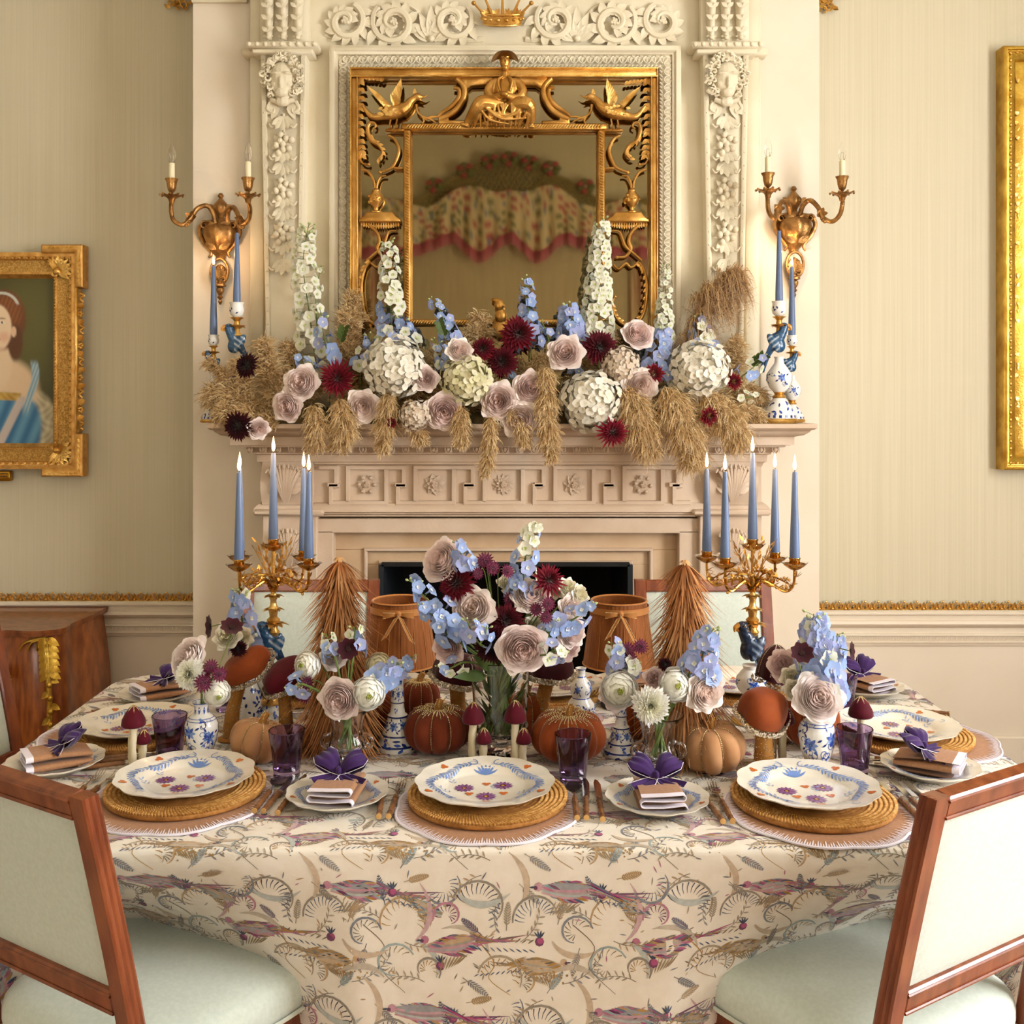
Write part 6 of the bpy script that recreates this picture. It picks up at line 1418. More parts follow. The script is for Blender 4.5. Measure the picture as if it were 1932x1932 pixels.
def dec1(pn):
    rr = random.Random(11); r0 = .038; L = 2*PI*r0
    for v, w in ((.026, .0012), (.104, .001), (.109, .001), (.143, .002), (.003, .002)): band(pn, r0, v, w, BL)
    for i in range(9):
        u = L*i/9; pn.leaf((u, .004), PI/2, .016, .012, BL); pn.leaf((u+.013, .006), PI/2, .01, .004, BD_); pn.leaf((u, .118), PI/2, .018, .012, BL)
    for i in range(5): bloom(pn, L*(i+.3)/5, .068+.012*(i % 2), .016)
    scrolls(pn, 0, L, .038, .098, 26, rr, .010); scrolls(pn, 0, L, .105, .110, 14, rr, .003)
p = T(380, 1440); V1 = vase('porcelain_vase', 'small blue and white baluster vase beside the small mushrooms and purple tumbler', VP1, (p.x, p.y, TZ+.001), dec1, 2.6, .038, group='blue and white baluster vases')
p = T(1541, 1458); V2 = vase('porcelain_vase', 'blue and white baluster vase in front of the orange pumpkin', VP1, (p.x, p.y, TZ+.001), dec1, 1.2, .038, group='blue and white baluster vases', sc_=1.07)
VP3 = [(.026, 0), (.029, .003), (.031, .02), (.040, .05), (.0425, .07), (.039, .09), (.028, .112), (.018, .128), (.016, .145), (.021, .156)]
def dec3(pn):
    rr = random.Random(4); L = 2*PI*.04
    for i in range(70): pn.leaf((rr.uniform(0, L), rr.uniform(.03, .11)), rr.uniform(0, 6.3), rr.uniform(.008, .016), .007, BL if rr.random() < .5 else BD_)
    for i in range(22): u = L*i/22; pn.stroke([(u, .004), (u, .02)], .004, .002, BD_)
    for v in (.022, .118, .154): band(pn, .04, v, .002, BD_)
p = T(464, 1368); vase('porcelain_vase', 'dark blue patterned pear-shaped vase behind the rust mushroom', VP3, (p.x, p.y, TZ+.001), dec3, 0, .04)
VP4 = [(.024, 0), (.028, .003), (.036, .02), (.0385, .036), (.035, .054), (.024, .068), (.0225, .072), (.026, .08), (.0285, .094), (.025, .108), (.015, .12), (.0115, .128), (.0115, .140), (.0145, .147)]
def dec4(pn):
    rr = random.Random(8); L = 2*PI*.036
    for i in range(4): bloom(pn, L*i/4, .036, .014); bloom(pn, L*(i+.5)/4, .094, .012)
    scrolls(pn, 0, L, .018, .055, 12, rr, .008, BL); scrolls(pn, 0, L, .08, .108, 8, rr, .007, BD_)
    for v in (.07, .125, .145): band(pn, .036, v, .002, BL)
p = T(1096, 1366); vase('gourd_vase', 'blue and white double gourd vase behind the rust pumpkin', VP4, (p.x, p.y, TZ+.001), dec4, .4, .036)
VP5 = [(.052, 0), (.053, .012), (.047, .018), (.043, .022), (.043, .034), (.036, .04), (.033, .05), (.027, .066), (.024, .078), (.0245, .082), (.0185, .088), (.0165, .1), (.0155, .11), (.0175, .114), (.0165, .12), (.0145, .15), (.0165, .185), (.0195, .198), (.0175, .204), (.0225, .212)]
def dec5(pn):
    rr = random.Random(6); L = 2*PI*.03
    for v, w in ((.014, .004), (.037, .003), (.08, .004), (.114, .003), (.2, .005), (.19, .002)): band(pn, .03, v, w, BD_)
    for i in range(40): pn.leaf((rr.uniform(0, L), rr.uniform(.002, .034)), rr.uniform(0, 6.3), .012, .006, BD_ if rr.random() < .6 else BL)
    for i in range(7): bloom(pn, L*i/7, .06, .012); bloom(pn, L*(i+.5)/7, .135, .010); bloom(pn, L*i/7, .165, .009)
    for i in range(30): pn.leaf((rr.uniform(0, L), rr.uniform(.09, .185)), rr.uniform(0, 6.3), .009, .004, BL)
p = T(750, 1412); vase('porcelain_candlestick', 'blue and white columnar candlestick behind the rust pumpkin beside the glass urn', VP5, (p.x, p.y, TZ+.001), dec5, 0, .03, 'candlestick', 'columnar candlesticks')
p = T(1172, 1424); vase('porcelain_candlestick', 'blue and white columnar candlestick under the white ranunculus', VP5, (p.x, p.y, TZ+.001), dec5, .7, .03, 'candlestick', 'columnar candlesticks', .82)
# ---------------------------------------------------------------- parrots and candelabra
def parrot_mb(dark=False):
    m = MB()
    m.ell((0, 0, .052), (.024, .022, .036), 14, 10, Matrix.Rotation(.45, 3, 'Y')); m.ell((-.008, 0, .075), (.019, .018, .022), 12, 8); m.tube(spline([(-.012, 0, .075), (-.018, 0, .092), (-.02, 0, .1)], 4), .0155, 10); m.ell((-.021, 0, .105), (.0175, .0155, .0155), 12, 8)
    m.tube(spline([(.012, 0, .04), (.03, 0, .01), (.042, 0, -.025), (.048, 0, -.05)], 5), taper(16, .017, .006), 10, flat=.6)
    for s in (-1, 1): m.ell((.012, s*.018, .05), (.016, .009, .038), 10, 8, Matrix.Rotation(.55, 3, 'Y'))
    b = blob(m, .0028, 2); c1, c2, wh = (C('#2c5f86'), C('#1d4468'), C('#c9d3d8')) if not dark else (C('#2a3c56'), C('#1a2436'), C('#8fa2b8'))
    rr = random.Random(2); out = []
    for (x, y, z) in b.v:
        c = mix(c1, c2, .5+.5*math.sin(z*420+x*200)*math.sin(y*300+x*150))
        if z < .075 and abs(y) > .011 and x > -.006:
            st = math.sin((z+x*.8)*300); c = mix(c, wh, .75*max(0, st)) if st > 0 else c
        out.append(c)
    b.c = out; return b
PAR = [parrot_mb(False).mesh('parrot_body', 'parrot', True, 180), parrot_mb(True).mesh('parrot_body', 'parrot', True, 180)]
bk = MB(); bk.tube(spline([(-.032, 0, .109), (-.043, 0, .104), (-.044, 0, .093)], 4), taper(9, .0095, .002), 8); bk.ell((-.033, 0, .098), (.008, .006, .006), 8, 6); BEAK = bk.mesh('beak', M('beak', '#d79a45', .35, col2='#c07f2c', nscale=60, coat=.3))
ey = MB(); ey.ell((-.026, -.0135, .109), .0028, 8, 6); ey.ell((-.026, .0135, .109), .0028, 8, 6); EYE_M = ey.mesh('eyes', 'wick')
tl = MB()
for i in range(7):
    for s in (-1, 1): tl.leaf((.005+.002*i, s*.02, .075-.006*i), (.55, s*.05, -1), (0, s, 0), .06+.004*i, .006, bend=.1, seg=4)
for i in range(4): tl.leaf((.028, (i-1.5)*.005, .012), (.35, (i-1.5)*.08, -1), (.9, 0, .3), .075, .006, seg=4)
tl.c = [C('#24496e')]*len(tl.v); WING = tl.mesh('wing_feathers', 'parrot')
def parrot(parent, loc, rz, s, dark):
    o = inst('parrot', PAR[1 if dark else 0], parent, loc, (0, 0, rz), s); inst('beak', BEAK, o); inst('eyes', EYE_M, o); inst('wing_feathers', WING, o); return o
pa = MB()
pa.lathe([(0, -.012), (.008, -.012), (.016, -.008), (.027, .0), (.030, .004), (.0285, .0045), (.015, -.002), (.0, -.002)], 20); PAN_B = pa.mesh('candle_pan', 'brass'); pe = MB(); pe.lathe([(.026, .002), (.034, .007), (.033, .008), (.026, .004)], 24, flute=lambda a, z, r: 1+.05*math.cos(8*a)); PAN_G = pe.mesh('glass_collar', 'clear_glass')
so = MB(); so.lathe([(0, 0), (.0115, 0), (.014, .004), (.0132, .012), (.0152, .016), (.0148, .018), (.0125, .016), (.0, .012)], 18); SOCK = so.mesh('socket', 'brass')
def leafy(m, p, d, n, r, up=.4, L=.034, W=.008):
    for k in range(n): a = 2*PI*k/n; m.leaf(p, (math.cos(a), math.sin(a), up), (0, 0, 1), L, W, bend=-.2, seg=4)
def candelabrum(label, base, arms, rz, dark, cname):
    o = thing('bird_candelabrum', label, 'candelabrum', base, 0, 'bird candelabra')
    prof = [(.052, 0), (.053, .008), (.046, .012), (.044, .02), (.03, .036), (.022, .046)]
    m = MB(); m.lathe([(0, 0)]+prof[:3]+[(.045, .013)], 28); m.build('base_ring', 'gilt_bright', o)
    def dd(pn):
        rr = random.Random(3); L = 2*PI*.04
        for i in range(26): pn.leaf((rr.uniform(0, L), rr.uniform(.015, .042)), rr.uniform(0, 6.3), .012, .006, BL if not dark else BD_)
    m = MB(); m.lathe(prof[2:], 28); b = m.build('porcelain_foot', 'porcelain', o); paint_on(prof[2:], .04, dd).build('blue_painting', 'porcelain_vc', b)
    m = MB(); m.lathe([(.022, .046), (.027, .05), (.016, .056), (.012, .064), (.02, .07), (.026, .074)], 20); leafy(m, Vector((0, 0, .052)), None, 10, .02, .1, .03, .009); m.build('gilt_knop', 'gilt_bright', o)
    p2 = [(.024, .074), (.034, .085), (.040, .10), (.038, .118), (.028, .132), (.02, .14), (.023, .15)]
    def d2(pn):
        rr = random.Random(9); L = 2*PI*.036
        for i in range(4): bloom(pn, L*i/4, .105, .013)
        scrolls(pn, 0, L, .085, .13, 12, rr, .007)
    m = MB(); m.lathe(p2+[(.0, .148)], 28); b = m.build('porcelain_pot', 'porcelain', o); paint_on(p2, .036, d2).build('blue_painting', 'porcelain_vc', b)
    parrot(o, (-.004, -.004, .146), rz, 1.02, dark)
    cx = .004; m = MB(); m.lathe([(.004, .205), (.016, .212), (.011, .222), (.013, .23), (.017, .238), (.011, .246), (.012, .262), (.018, .27), (.010, .278), (.012, .292), (.015, .3), (.009, .308), (.008, .322), (.012, .33), (.006, .342), (.0045, .35), (.0045, .455)], 16, (cx, 0, 0))
    for z, L in ((.262, .045), (.30, .032), (.335, .03)): leafy(m, Vector((cx, 0, z)), None, 8, .02, .05, L, .012)
    m.build('gilt_column', 'gilt_bright', o)
    ctr = Vector((cx, 0, .476)); inst('candle_pan', PAN_B, o, ctr-Vector((0, 0, .012))); inst('glass_collar', PAN_G, o, ctr-Vector((0, 0, .012))); inst('socket', SOCK, o, ctr-Vector((0, 0, .01)))
    m = MB()
    for (ax, ay) in arms:
        d = Vector((ax, ay, 0)); L = d.length; d.normalize(); s_ = Vector((-d.y, d.x, 0)); hub = Vector((cx, 0, .34)); end = Vector((cx+ax, ay, .418)); m = MB()
        pts = spline([hub, hub+d*L*.22+Vector((0, 0, .034)), hub+d*L*.5+Vector((0, 0, .026)), hub+d*L*.78+Vector((0, 0, .012)), hub+d*L*.97+Vector((0, 0, .03)), end], 5); m.tube(pts, taper(len(pts), .0045, .0034), 7)
        pts2 = spline([hub, hub+d*L*.2+s_*.02+Vector((0, 0, .05)), hub+d*L*.55-s_*.012+Vector((0, 0, .05)), hub+d*L*.85+s_*.01+Vector((0, 0, .03))], 5); m.tube(pts2, taper(len(pts2), .003, .002), 6)
        a_ = m.build('arm', 'brass', o); m = MB()
        for q in pts[2::2]+pts2[1::2]:
            for k in range(3): a = R.uniform(0, 6.3); m.leaf(q, d*math.cos(a)*.8+s_*math.sin(a)+Vector((0, 0, R.uniform(0, .9))), (0, 0, 1), R.uniform(.018, .032), .0042, bend=R.uniform(-.3, .3), seg=3)
            if R.random() < .5: m.ell(q+Vector((0, 0, R.uniform(-.012, .012))), .0042, 6, 5)
        m.build('leaves', 'gilt_bright', a_)
        inst('candle_pan', PAN_B, a_, end+Vector((0, 0, .004))); inst('glass_collar', PAN_G, a_, end+Vector((0, 0, .004))); inst('socket', SOCK, a_, end+Vector((0, 0, .006)))
    m = MB()
    for k in range(7): a = k*.9; d = Vector((math.cos(a)*.5, math.sin(a)*.5, 1)); q = Vector((cx, 0, .36)); m.tube([q, q+d*.05, q+d*.1], .0013, 5); [m.leaf(q+d*(.04+.012*j), d+Vector((math.cos(a+j*2.2)*.5, math.sin(a+j*2.2)*.5, 0)), (math.cos(a), math.sin(a), 0), .02, .0042, seg=3) for j in range(7)]
    m.build('wheat_sprays', 'gilt_bright', o)
    names = ['central', *cname]
    for i, q in enumerate([Vector((cx, 0, .476+.001))]+[Vector((cx+ax, ay, .431)) for ax, ay in arms]):
        candle(Vector(base)+q, CT, True, 'lit blue taper candle, %s, on the %s' % (names[i], 'darker bird candelabrum' if dark else 'brighter blue bird candelabrum'), 'candles on the candelabra')
p = T(513, 1362); candelabrum('gilt five-light candelabrum on a bright blue parrot, nearer the portrait', (p.x, p.y, TZ+.001), [(-.108, .075), (-.072, -.075), (.064, .085), (.104, -.055)], .35, False, ['outer back nearest the portrait', 'front beside the outermost one', 'back beside the middle one', 'front nearest the feather tree'])
p = T(1417, 1362); candelabrum('gilt five-light candelabrum on a dark slate parrot, farther from the portrait', (p.x, p.y, TZ+.001), [(-.108, .07), (-.082, -.045), (.072, .05), (.098, -.05)], .3, True, ['back nearest the fireplace opening', 'front beside that back one', 'back on the tall frame side', 'front on the tall frame side'])
# ---------------------------------------------------------------- mantel candlesticks
def mantel_stick(px, Y, s, rz, label, lit, clabel):
    x = P(px, 0, Y).x; o = thing('bird_candlestick', label, 'candlestick', (x, Y, SHZ+.001), 0, 'bird candlesticks on the mantel'); k = .00204*s
    def L(prof): return [(r*k, z*k) for r, z in prof]
    m = MB(); m.lathe(L([(0, 0), (33, 0), (35, 4), (33, 8), (30, 10)]), 28); m.build('base_ring', 'gilt_bright', o)
    pr1 = L([(32, 9), (31, 16), (26, 24), (22, 32), (14, 42), (11, 47)])
    def d1(pn):
        rr = random.Random(3); Lc = 2*PI*.05*s
        for i in range(18): u = Lc*i/18; pn.stroke([(u, 10*k), (u, 15*k)], .008*s, .008*s, BD_)
        for i in range(22): pn.leaf((rr.uniform(0, Lc), rr.uniform(20, 40)*k), rr.uniform(0, 6.3), .016*s, .008*s, BL if rr.random() < .6 else BD_)
    m = MB(); m.lathe(pr1, 28); b = m.build('porcelain_foot', 'porcelain', o); paint_on(pr1, .05*s, d1).build('blue_painting', 'porcelain_vc', b)
    m = MB(); m.lathe(L([(11, 46), (13, 50), (8, 54), (11, 58)]), 16); m.build('gilt_knop', 'gilt_bright', o)
    pr2 = L([(10, 58), (18, 66), (24, 80), (23, 92), (15, 104), (9, 112), (8, 120), (10, 124)])
    def d2(pn):
        rr = random.Random(5); Lc = 2*PI*.045*s
        for i in range(4): bloom(pn, Lc*i/4, 85*k, .017*s)
        scrolls(pn, 0, Lc, 66*k, 100*k, 12, rr, .009*s, BD_)
    m = MB(); m.lathe(pr2+[(0, 124*k)], 28); b = m.build('porcelain_pot', 'porcelain', o); paint_on(pr2, .045*s, d2).build('blue_painting', 'porcelain_vc', b)
    parrot(o, (-.006*s, 0, 122*k), rz, 1.12*s, False)
    m = MB(); m.lathe(L([(3, 160), (10, 165), (6, 172), (5, 178), (16, 184), (6, 186), (5, 192), (8, 196), (13, 199), (6, 201)]), 16); leafy(m, Vector((0, 0, 181*k)), None, 9, .02, .15, .04*s, .012*s); m.build('gilt_column', 'gilt_bright', o)
    pr3 = L([(6, 200), (12, 205), (14, 214), (12, 223), (14, 228)])
    def d3(pn):
        rr = random.Random(7); Lc = 2*PI*.027*s
        for i in range(14): pn.leaf((rr.uniform(0, Lc), rr.uniform(206, 222)*k), rr.uniform(0, 6.3), .012*s, .006*s, BD_)
    m = MB(); m.lathe(pr3+[(8*k, 227*k), (0, 226*k)], 22); b = m.build('porcelain_cup', 'porcelain', o); paint_on(pr3, .027*s, d3).build('blue_painting', 'porcelain_vc', b)
    candle((x, Y, SHZ+.001+227*k), CM, lit, clabel, 'candles on the mantel')
mantel_stick(1470, 4.05, 1.0, PI-.3, 'tall blue bird candlestick at the mantel end below the tall frame side sconce', False, 'unlit blue taper candle in the tall candlestick at the tall frame side')
mantel_stick(1494, 4.17, .735, PI-.3, 'shorter blue bird candlestick standing behind the tall one on the mantel end', True, 'lit blue taper candle overlapping the anthemion of the sconce beside the papered wall')
mantel_stick(447, 4.10, 1.0, .3, 'tall blue bird candlestick at the mantel end on the portrait side', False, 'unlit blue taper candle before the sconce on the portrait side')
mantel_stick(403, 4.14, .735, .3, 'shorter blue bird candlestick half hidden by pampas at the mantel end', True, 'lit blue taper candle at the very end of the mantel, portrait side')
# ---------------------------------------------------------------- glass vases
def urn_glass(s, label, loc, rz=0.0, big=False):
    o = thing('glass_vase' if big else 'glass_urn', label, 'vase', loc, rz, None if big else 'glass urns'); k = s
    if big: pr = [(0, 0), (.055, 0), (.057, .006), (.045, .014), (.02, .022), (.018, .032), (.03, .04), (.058, .055), (.066, .07), (.062, .085), (.064, .1), (.068, .16), (.074, .22), (.079, .232), (.077, .2335), (.0725, .222), (.065, .16), (.061, .1), (.059, .086), (.061, .07), (.05, .056), (.02, .05), (0, .048)]
    else: pr = [(0, 0), (.038, 0), (.040, .004), (.030, .010), (.012, .018), (.010, .028), (.018, .036), (.036, .046), (.044, .058), (.040, .070), (.034, .078), (.036, .1), (.042, .128), (.053, .140), (.0545, .1425), (.0525, .143), (.040, .130), (.033, .1), (.031, .079), (.035, .069), (.038, .058), (.030, .05), (.012, .044), (0, .043)]
    m = MB(); m.lathe([(r*k, z*k) for r, z in pr], 48, flute=(lambda a, z, r: 1+.03*math.cos(12*a) if z < .08*k else 1)); m.build('bowl', 'clear_glass', o, True, 60)
    if not big:
        for sx in (-1, 1):
            m = MB(); m.tube(spline([(sx*.036*k, 0, .082*k), (sx*.054*k, 0, .076*k), (sx*.058*k, 0, .058*k), (sx*.044*k, 0, .048*k), (sx*.047*k, 0, .06*k)], 5), .0045*k, 8); m.build('handle', 'clear_glass', o)
    r1, z0, z1 = (.06, .056, .15) if big else (.0295, .051, .105)
    m = MB(); n = 60 if big else 17; rr = random.Random(int(loc[0]*100))
    for i in range(n):
        a = rr.uniform(0, 6.3); q = r1*.85*k*math.sqrt(rr.random()); b = Vector((math.cos(a)*q, math.sin(a)*q, z0*k)); e = Vector((math.cos(a+2.6)*q*1.15, math.sin(a+2.6)*q*1.15, (.25 if big else .15)*k)); m.tube([b, b.lerp(e, .5), e], .0028 if big else .0026, 6)
    m.build('stems', 'stem_green', o)
    if big:
        m = MB()
        for i in range(60): a = rr.uniform(0, 6.3); q = rr.uniform(.01, .055); m.leaf((math.cos(a)*q, math.sin(a)*q, rr.uniform(.06, .16)), (math.cos(a)*.5, math.sin(a)*.5, 1), (math.cos(a), math.sin(a), 0), .06, .008, bend=.2, seg=4)
        m.build('foliage', 'leaf_green', o)
    return o
p = T(655, 1452); U1 = urn_glass(1.0, 'small footed glass urn with handles, nearer the portrait', (p.x, p.y, TZ+.001)); p = T(1243, 1472); U2 = urn_glass(1.03, 'small footed glass urn with handles, farther from the portrait', (p.x, p.y, TZ+.001)); p = T(944, 1424); U3 = urn_glass(1.0, 'large glass vase holding the central bouquet', (p.x, p.y, TZ+.001), 0, True)
# ---------------------------------------------------------------- pumpkins
def pumpkin(label, px, py, r, h, mat, ribs=9, tilt=(0, 0), spin=0.0, beads=True, extra=0):
    p = T(px, py); o = thing('velvet_pumpkin', label, 'pumpkin', (p.x, p.y, TZ+.001), 0, 'velvet pumpkins'); o.rotation_euler = (tilt[0], tilt[1], spin)
    def pt(u, v):
        a = 2*PI*u; ph = -PI/2+PI*(v*.985+.005); rib = abs(math.sin(ribs*a/2))**.6; rr = math.cos(ph)**.72*(r*(.80+.20*rib)); z = h/2+h/2*math.sin(ph)*(1 if ph < .3 else 1-.22*((ph-.3)/(PI/2-.3))**2); return (rr*math.cos(a), rr*math.sin(a), z)
    m = MB(); m.grid(pt, ribs*10, 20, closed_u=True); m.build('body', mat, o, True, 180)
    bm = MB()
    if beads:
        for i in range(ribs):
            n = 26
            for j in range(n):
                v = .28+.7*j/n; x, y, z = pt(i/ribs, v); e = Vector((x, y, 0)).normalized(); bm.ell(Vector((x, y, z))+e*.0022+Vector((0, 0, .001)), .0017, 5, 4)
            if extra:
                for q in range(-extra, extra+1):
                    for j in range(9-abs(q)*2): v = .97-.025*j; x, y, z = pt((i+.5+q*.22)/ribs, v); bm.ell((x, y, z+.002), .0016, 5, 4)
        bm.build('bead_rows', 'bead', o, True, 180)['kind'] = 'stuff'
    m = MB(); zt = h*.88; sp = spline([(0, 0, zt-.008), (.002, 0, zt+.012), (.01, .002, zt+.026)], 5); m.tube(sp, taper(len(sp), .0105, .007), 9); st = m.build('stalk', 'velvet_stem', o)
    m = MB()
    for i in range(60): q = sp[i % len(sp)]; a = i*2.4; m.ell(q+Vector((math.cos(a)*.0095, math.sin(a)*.0095, R.uniform(-.002, .002))), .0018, 5, 3)
    m.build('stalk_beads', 'bead', st)['kind'] = 'stuff'
    return o
pumpkin('large rust velvet pumpkin beaded along its ribs, beside the blue and white column', 826, 1418, .084, .112, 'velvet_rust', 9, (0, 0), .35, True, 2); pumpkin('large rust velvet pumpkin half behind the middle tumbler', 1072, 1432, .091, .116, 'velvet_orange', 9, (.05, 0), .1, True, 2)
pumpkin('tan velvet pumpkin beside the purple tumbler and glass urn nearer the portrait', 480, 1436, .07, .1, 'velvet_tan', 8, (0, .2), .3); pumpkin('tan velvet pumpkin in front of the rust mushroom with glittered stem', 1346, 1450, .078, .112, 'velvet_tan', 8, (.12, -.12), .2)
pumpkin('orange velvet pumpkin behind the blue and white baluster vase', 1530, 1408, .07, .13, 'velvet_orange', 8, (0, 0), .2); pumpkin('dark rust velvet pumpkin thick with beads behind the columnar candlestick', 792, 1365, .056, .12, 'velvet_rust', 9, (0, 0), 0, True, 3)
pumpkin('dark rust velvet pumpkin between the feather tree and the columnar candlestick', 722, 1388, .058, .115, 'velvet_rust', 8, (0, 0), 0, False); pumpkin('orange velvet pumpkin tucked behind the large glass vase', 992, 1385, .05, .11, 'velvet_orange', 8, (0, 0), .4); pumpkin('rust velvet pumpkin tucked behind the columnar candlestick under ranunculus', 1205, 1392, .05, .11, 'velvet_orange', 8, (0, 0), .4)
# ---------------------------------------------------------------- mushrooms
def mushroom(label, px, py, H, rc, hc, capmat, lean, rs=.02, tilt=(0, 0), cone=False, spin=0.0):
    p = T(px, py); o = thing('velvet_mushroom', label, 'mushroom', (p.x, p.y, TZ+.001), 0, 'large velvet mushrooms'); top = Vector((lean[0], lean[1], H))
    m = MB(); sp = spline([(0, 0, .006), (top.x*.1, top.y*.1, H*.35), (top.x*.55, top.y*.55, H*.7), top], 5); m.tube(sp, taper(len(sp), rs*1.25, rs*.95, rs*.95), 16); s_ = m.build('stem', 'velvet_stem', o)
    m = MB(); m.lathe([(0, 0), (rs*1.9, 0), (rs*1.95, .004), (rs*1.7, .007), (0, .009)], 20); m.build('base_disc', 'velvet_stem', o)
    m = MB()
    for i in range(420):
        t = R.random()**2*.8; q = sp[int(t*(len(sp)-1))]; a = R.uniform(0, 6.3); rr = rs*1.26 if t < .1 else rs*(1.22-.25*t); m.ell(q+Vector((math.cos(a)*rr, math.sin(a)*rr, R.uniform(-.008, .008))), .0011, 4, 3)
    m.build('glitter', 'silver_bead', s_)['kind'] = 'stuff'
    cap = bpy.data.objects.new('cap', None) if False else None
    RM = Matrix.Translation(top) @ Euler((tilt[0], tilt[1], spin)).to_matrix().to_4x4()
    m = MB(); m.M = RM
    def cp(u, v):
        a = 2*PI*u; wob = 1+.07*math.sin(3*a+1)+.04*math.sin(5*a)
        if cone: r = rc*math.sin(PI/2*v)**.8; z = hc*(1-v**1.5)
        else: r = rc*math.sin(PI/2*min(1, v*1.02))**.85; z = hc*(math.cos(PI/2*v)**.75)
        return (r*wob*math.cos(a), r*wob*math.sin(a), z-.008+.006*math.sin(2*a)*v)
    m.grid(lambda u, v: cp(u, max(.001, v)), 36, 12, closed_u=True); m.f = [f[::-1] for f in m.f]; m.grid(lambda u, v: (lambda q: (q[0]*(1-v), q[1]*(1-v), q[2]+.012*v-.001))(cp(u, 1)), 36, 3, closed_u=True); c = m.build('cap', capmat, o, True, 80)
    m = MB(); m.M = RM
    if cone:
        for i in range(6):
            for j in range(22): q = cp(i/6+.02, .05+.9*j/22); m.ell((q[0]*1.02, q[1]*1.02, q[2]+.001), .0017, 5, 3)
    for i in range(900 if not cone else 200):
        u = R.random(); q = cp(u, 1); t = R.random()*PI*1.25-.5; br = .0085; e_ = Vector((q[0], q[1], 0)).normalized(); m.ell(Vector(q)+e_*(br*math.cos(t))+Vector((0, 0, -.004-br*math.sin(t)*1.2)), R.uniform(.0017, .0027), 5, 3)
    m.build('beaded_rim', 'silver_bead', c)['kind'] = 'stuff'
mushroom('large rust velvet mushroom with sloping cap beside the brighter blue parrot', 436, 1396, .185, .062, .04, 'velvet_orange', (.035, 0), .017, (.35, -.45)); mushroom('burgundy velvet mushroom with tilted cap beside the feather tree nearer the portrait', 540, 1405, .165, .058, .04, 'velvet_burgundy', (-.012, .02), .017, (.3, -.5))
mushroom('dark wine velvet mushroom beside the large glass vase, nearer the portrait', 866, 1392, .165, .062, .055, 'velvet_wine', (-.008, 0), .02, (.1, .1)); mushroom('dark wine velvet mushroom leaning beside the large glass vase under a blush rose', 1016, 1388, .165, .056, .05, 'velvet_wine', (.03, 0), .019, (.0, -.06))
mushroom('rust velvet mushroom with thick silver rim and glittered stem', 1442, 1455, .135, .055, .062, 'velvet_orange', (-.004, 0), .021, (.42, .12)); mushroom('pointed burgundy velvet mushroom with gold ribs under the darker bird', 1466, 1398, .165, .042, .085, 'velvet_wine', (-.01, 0), .016, (.1, .1), True)
def small_mushroom(label, px, py, H, rc, hc, base=False, lean=0.0):
    p = T(px, py); o = thing('small_mushroom', label, 'mushroom', (p.x, p.y, TZ+.001), R.uniform(0, 6), 'small stalk mushrooms'); m = MB()
    sp = spline([(0, 0, 0), (.003, .001, H*.4), (lean, 0, H)], 5); m.tube(sp, [.0095*(1+.08*math.sin(i*2.1)) for i in range(len(sp))], 10); m.build('stalk', 'wood_stalk', o)
    m = MB(); m.lathe([(.0, -.001), (rc*.9, .0), (rc, .004), (rc*.93, hc*.35), (rc*.62, hc*.72), (rc*.25, hc*.95), (0, hc)], 24, (lean, 0, H-.006)); c = m.build('cap', 'velvet_burgundy', o, True, 70)
    m = MB()
    for i in range(6):
        a = i*1.047
        for j in range(9): t = j/10; r = rc*(.08+.72*t); m.ell((lean+r*math.cos(a), r*math.sin(a), H-.006+hc*(1.0-.5*t*t-.12*t)), .0017, 5, 3)
    m.build('gold_beads', 'bead', c)['kind'] = 'stuff'
    if base: m = MB(); m.lathe([(0, 0), (.022, 0), (.024, .004), (.02, .007), (0, .008)], 20); m.build('base_disc', 'velvet_burgundy', o)
small_mushroom('tall stalk mushroom with burgundy cap beside the purple tumbler near the portrait', 252, 1452, .106, .028, .046); small_mushroom('short stalk mushroom with burgundy cap beside the tall one near the portrait', 271, 1448, .062, .018, .03)
small_mushroom('tall stalk mushroom with burgundy cap touching the rust pumpkin by the column', 893, 1444, .106, .027, .046); small_mushroom('short stalk mushroom second from the rust pumpkin by the column', 913, 1446, .06, .019, .034)
small_mushroom('tall stalk mushroom with burgundy cap in front of the large glass vase', 972, 1444, .108, .027, .048); small_mushroom('short stalk mushroom beside the half hidden rust pumpkin', 988, 1446, .06, .019, .034)
small_mushroom('stalk mushroom with burgundy cap and red base disc behind the tan pumpkin', 1477, 1446, .106, .028, .044, True); small_mushroom('dark capped stalk mushroom half hidden behind the glittered stem', 1456, 1442, .07, .02, .034); small_mushroom('stalk mushroom with burgundy cap seen through the purple tumbler', 1624, 1440, .115, .029, .046)
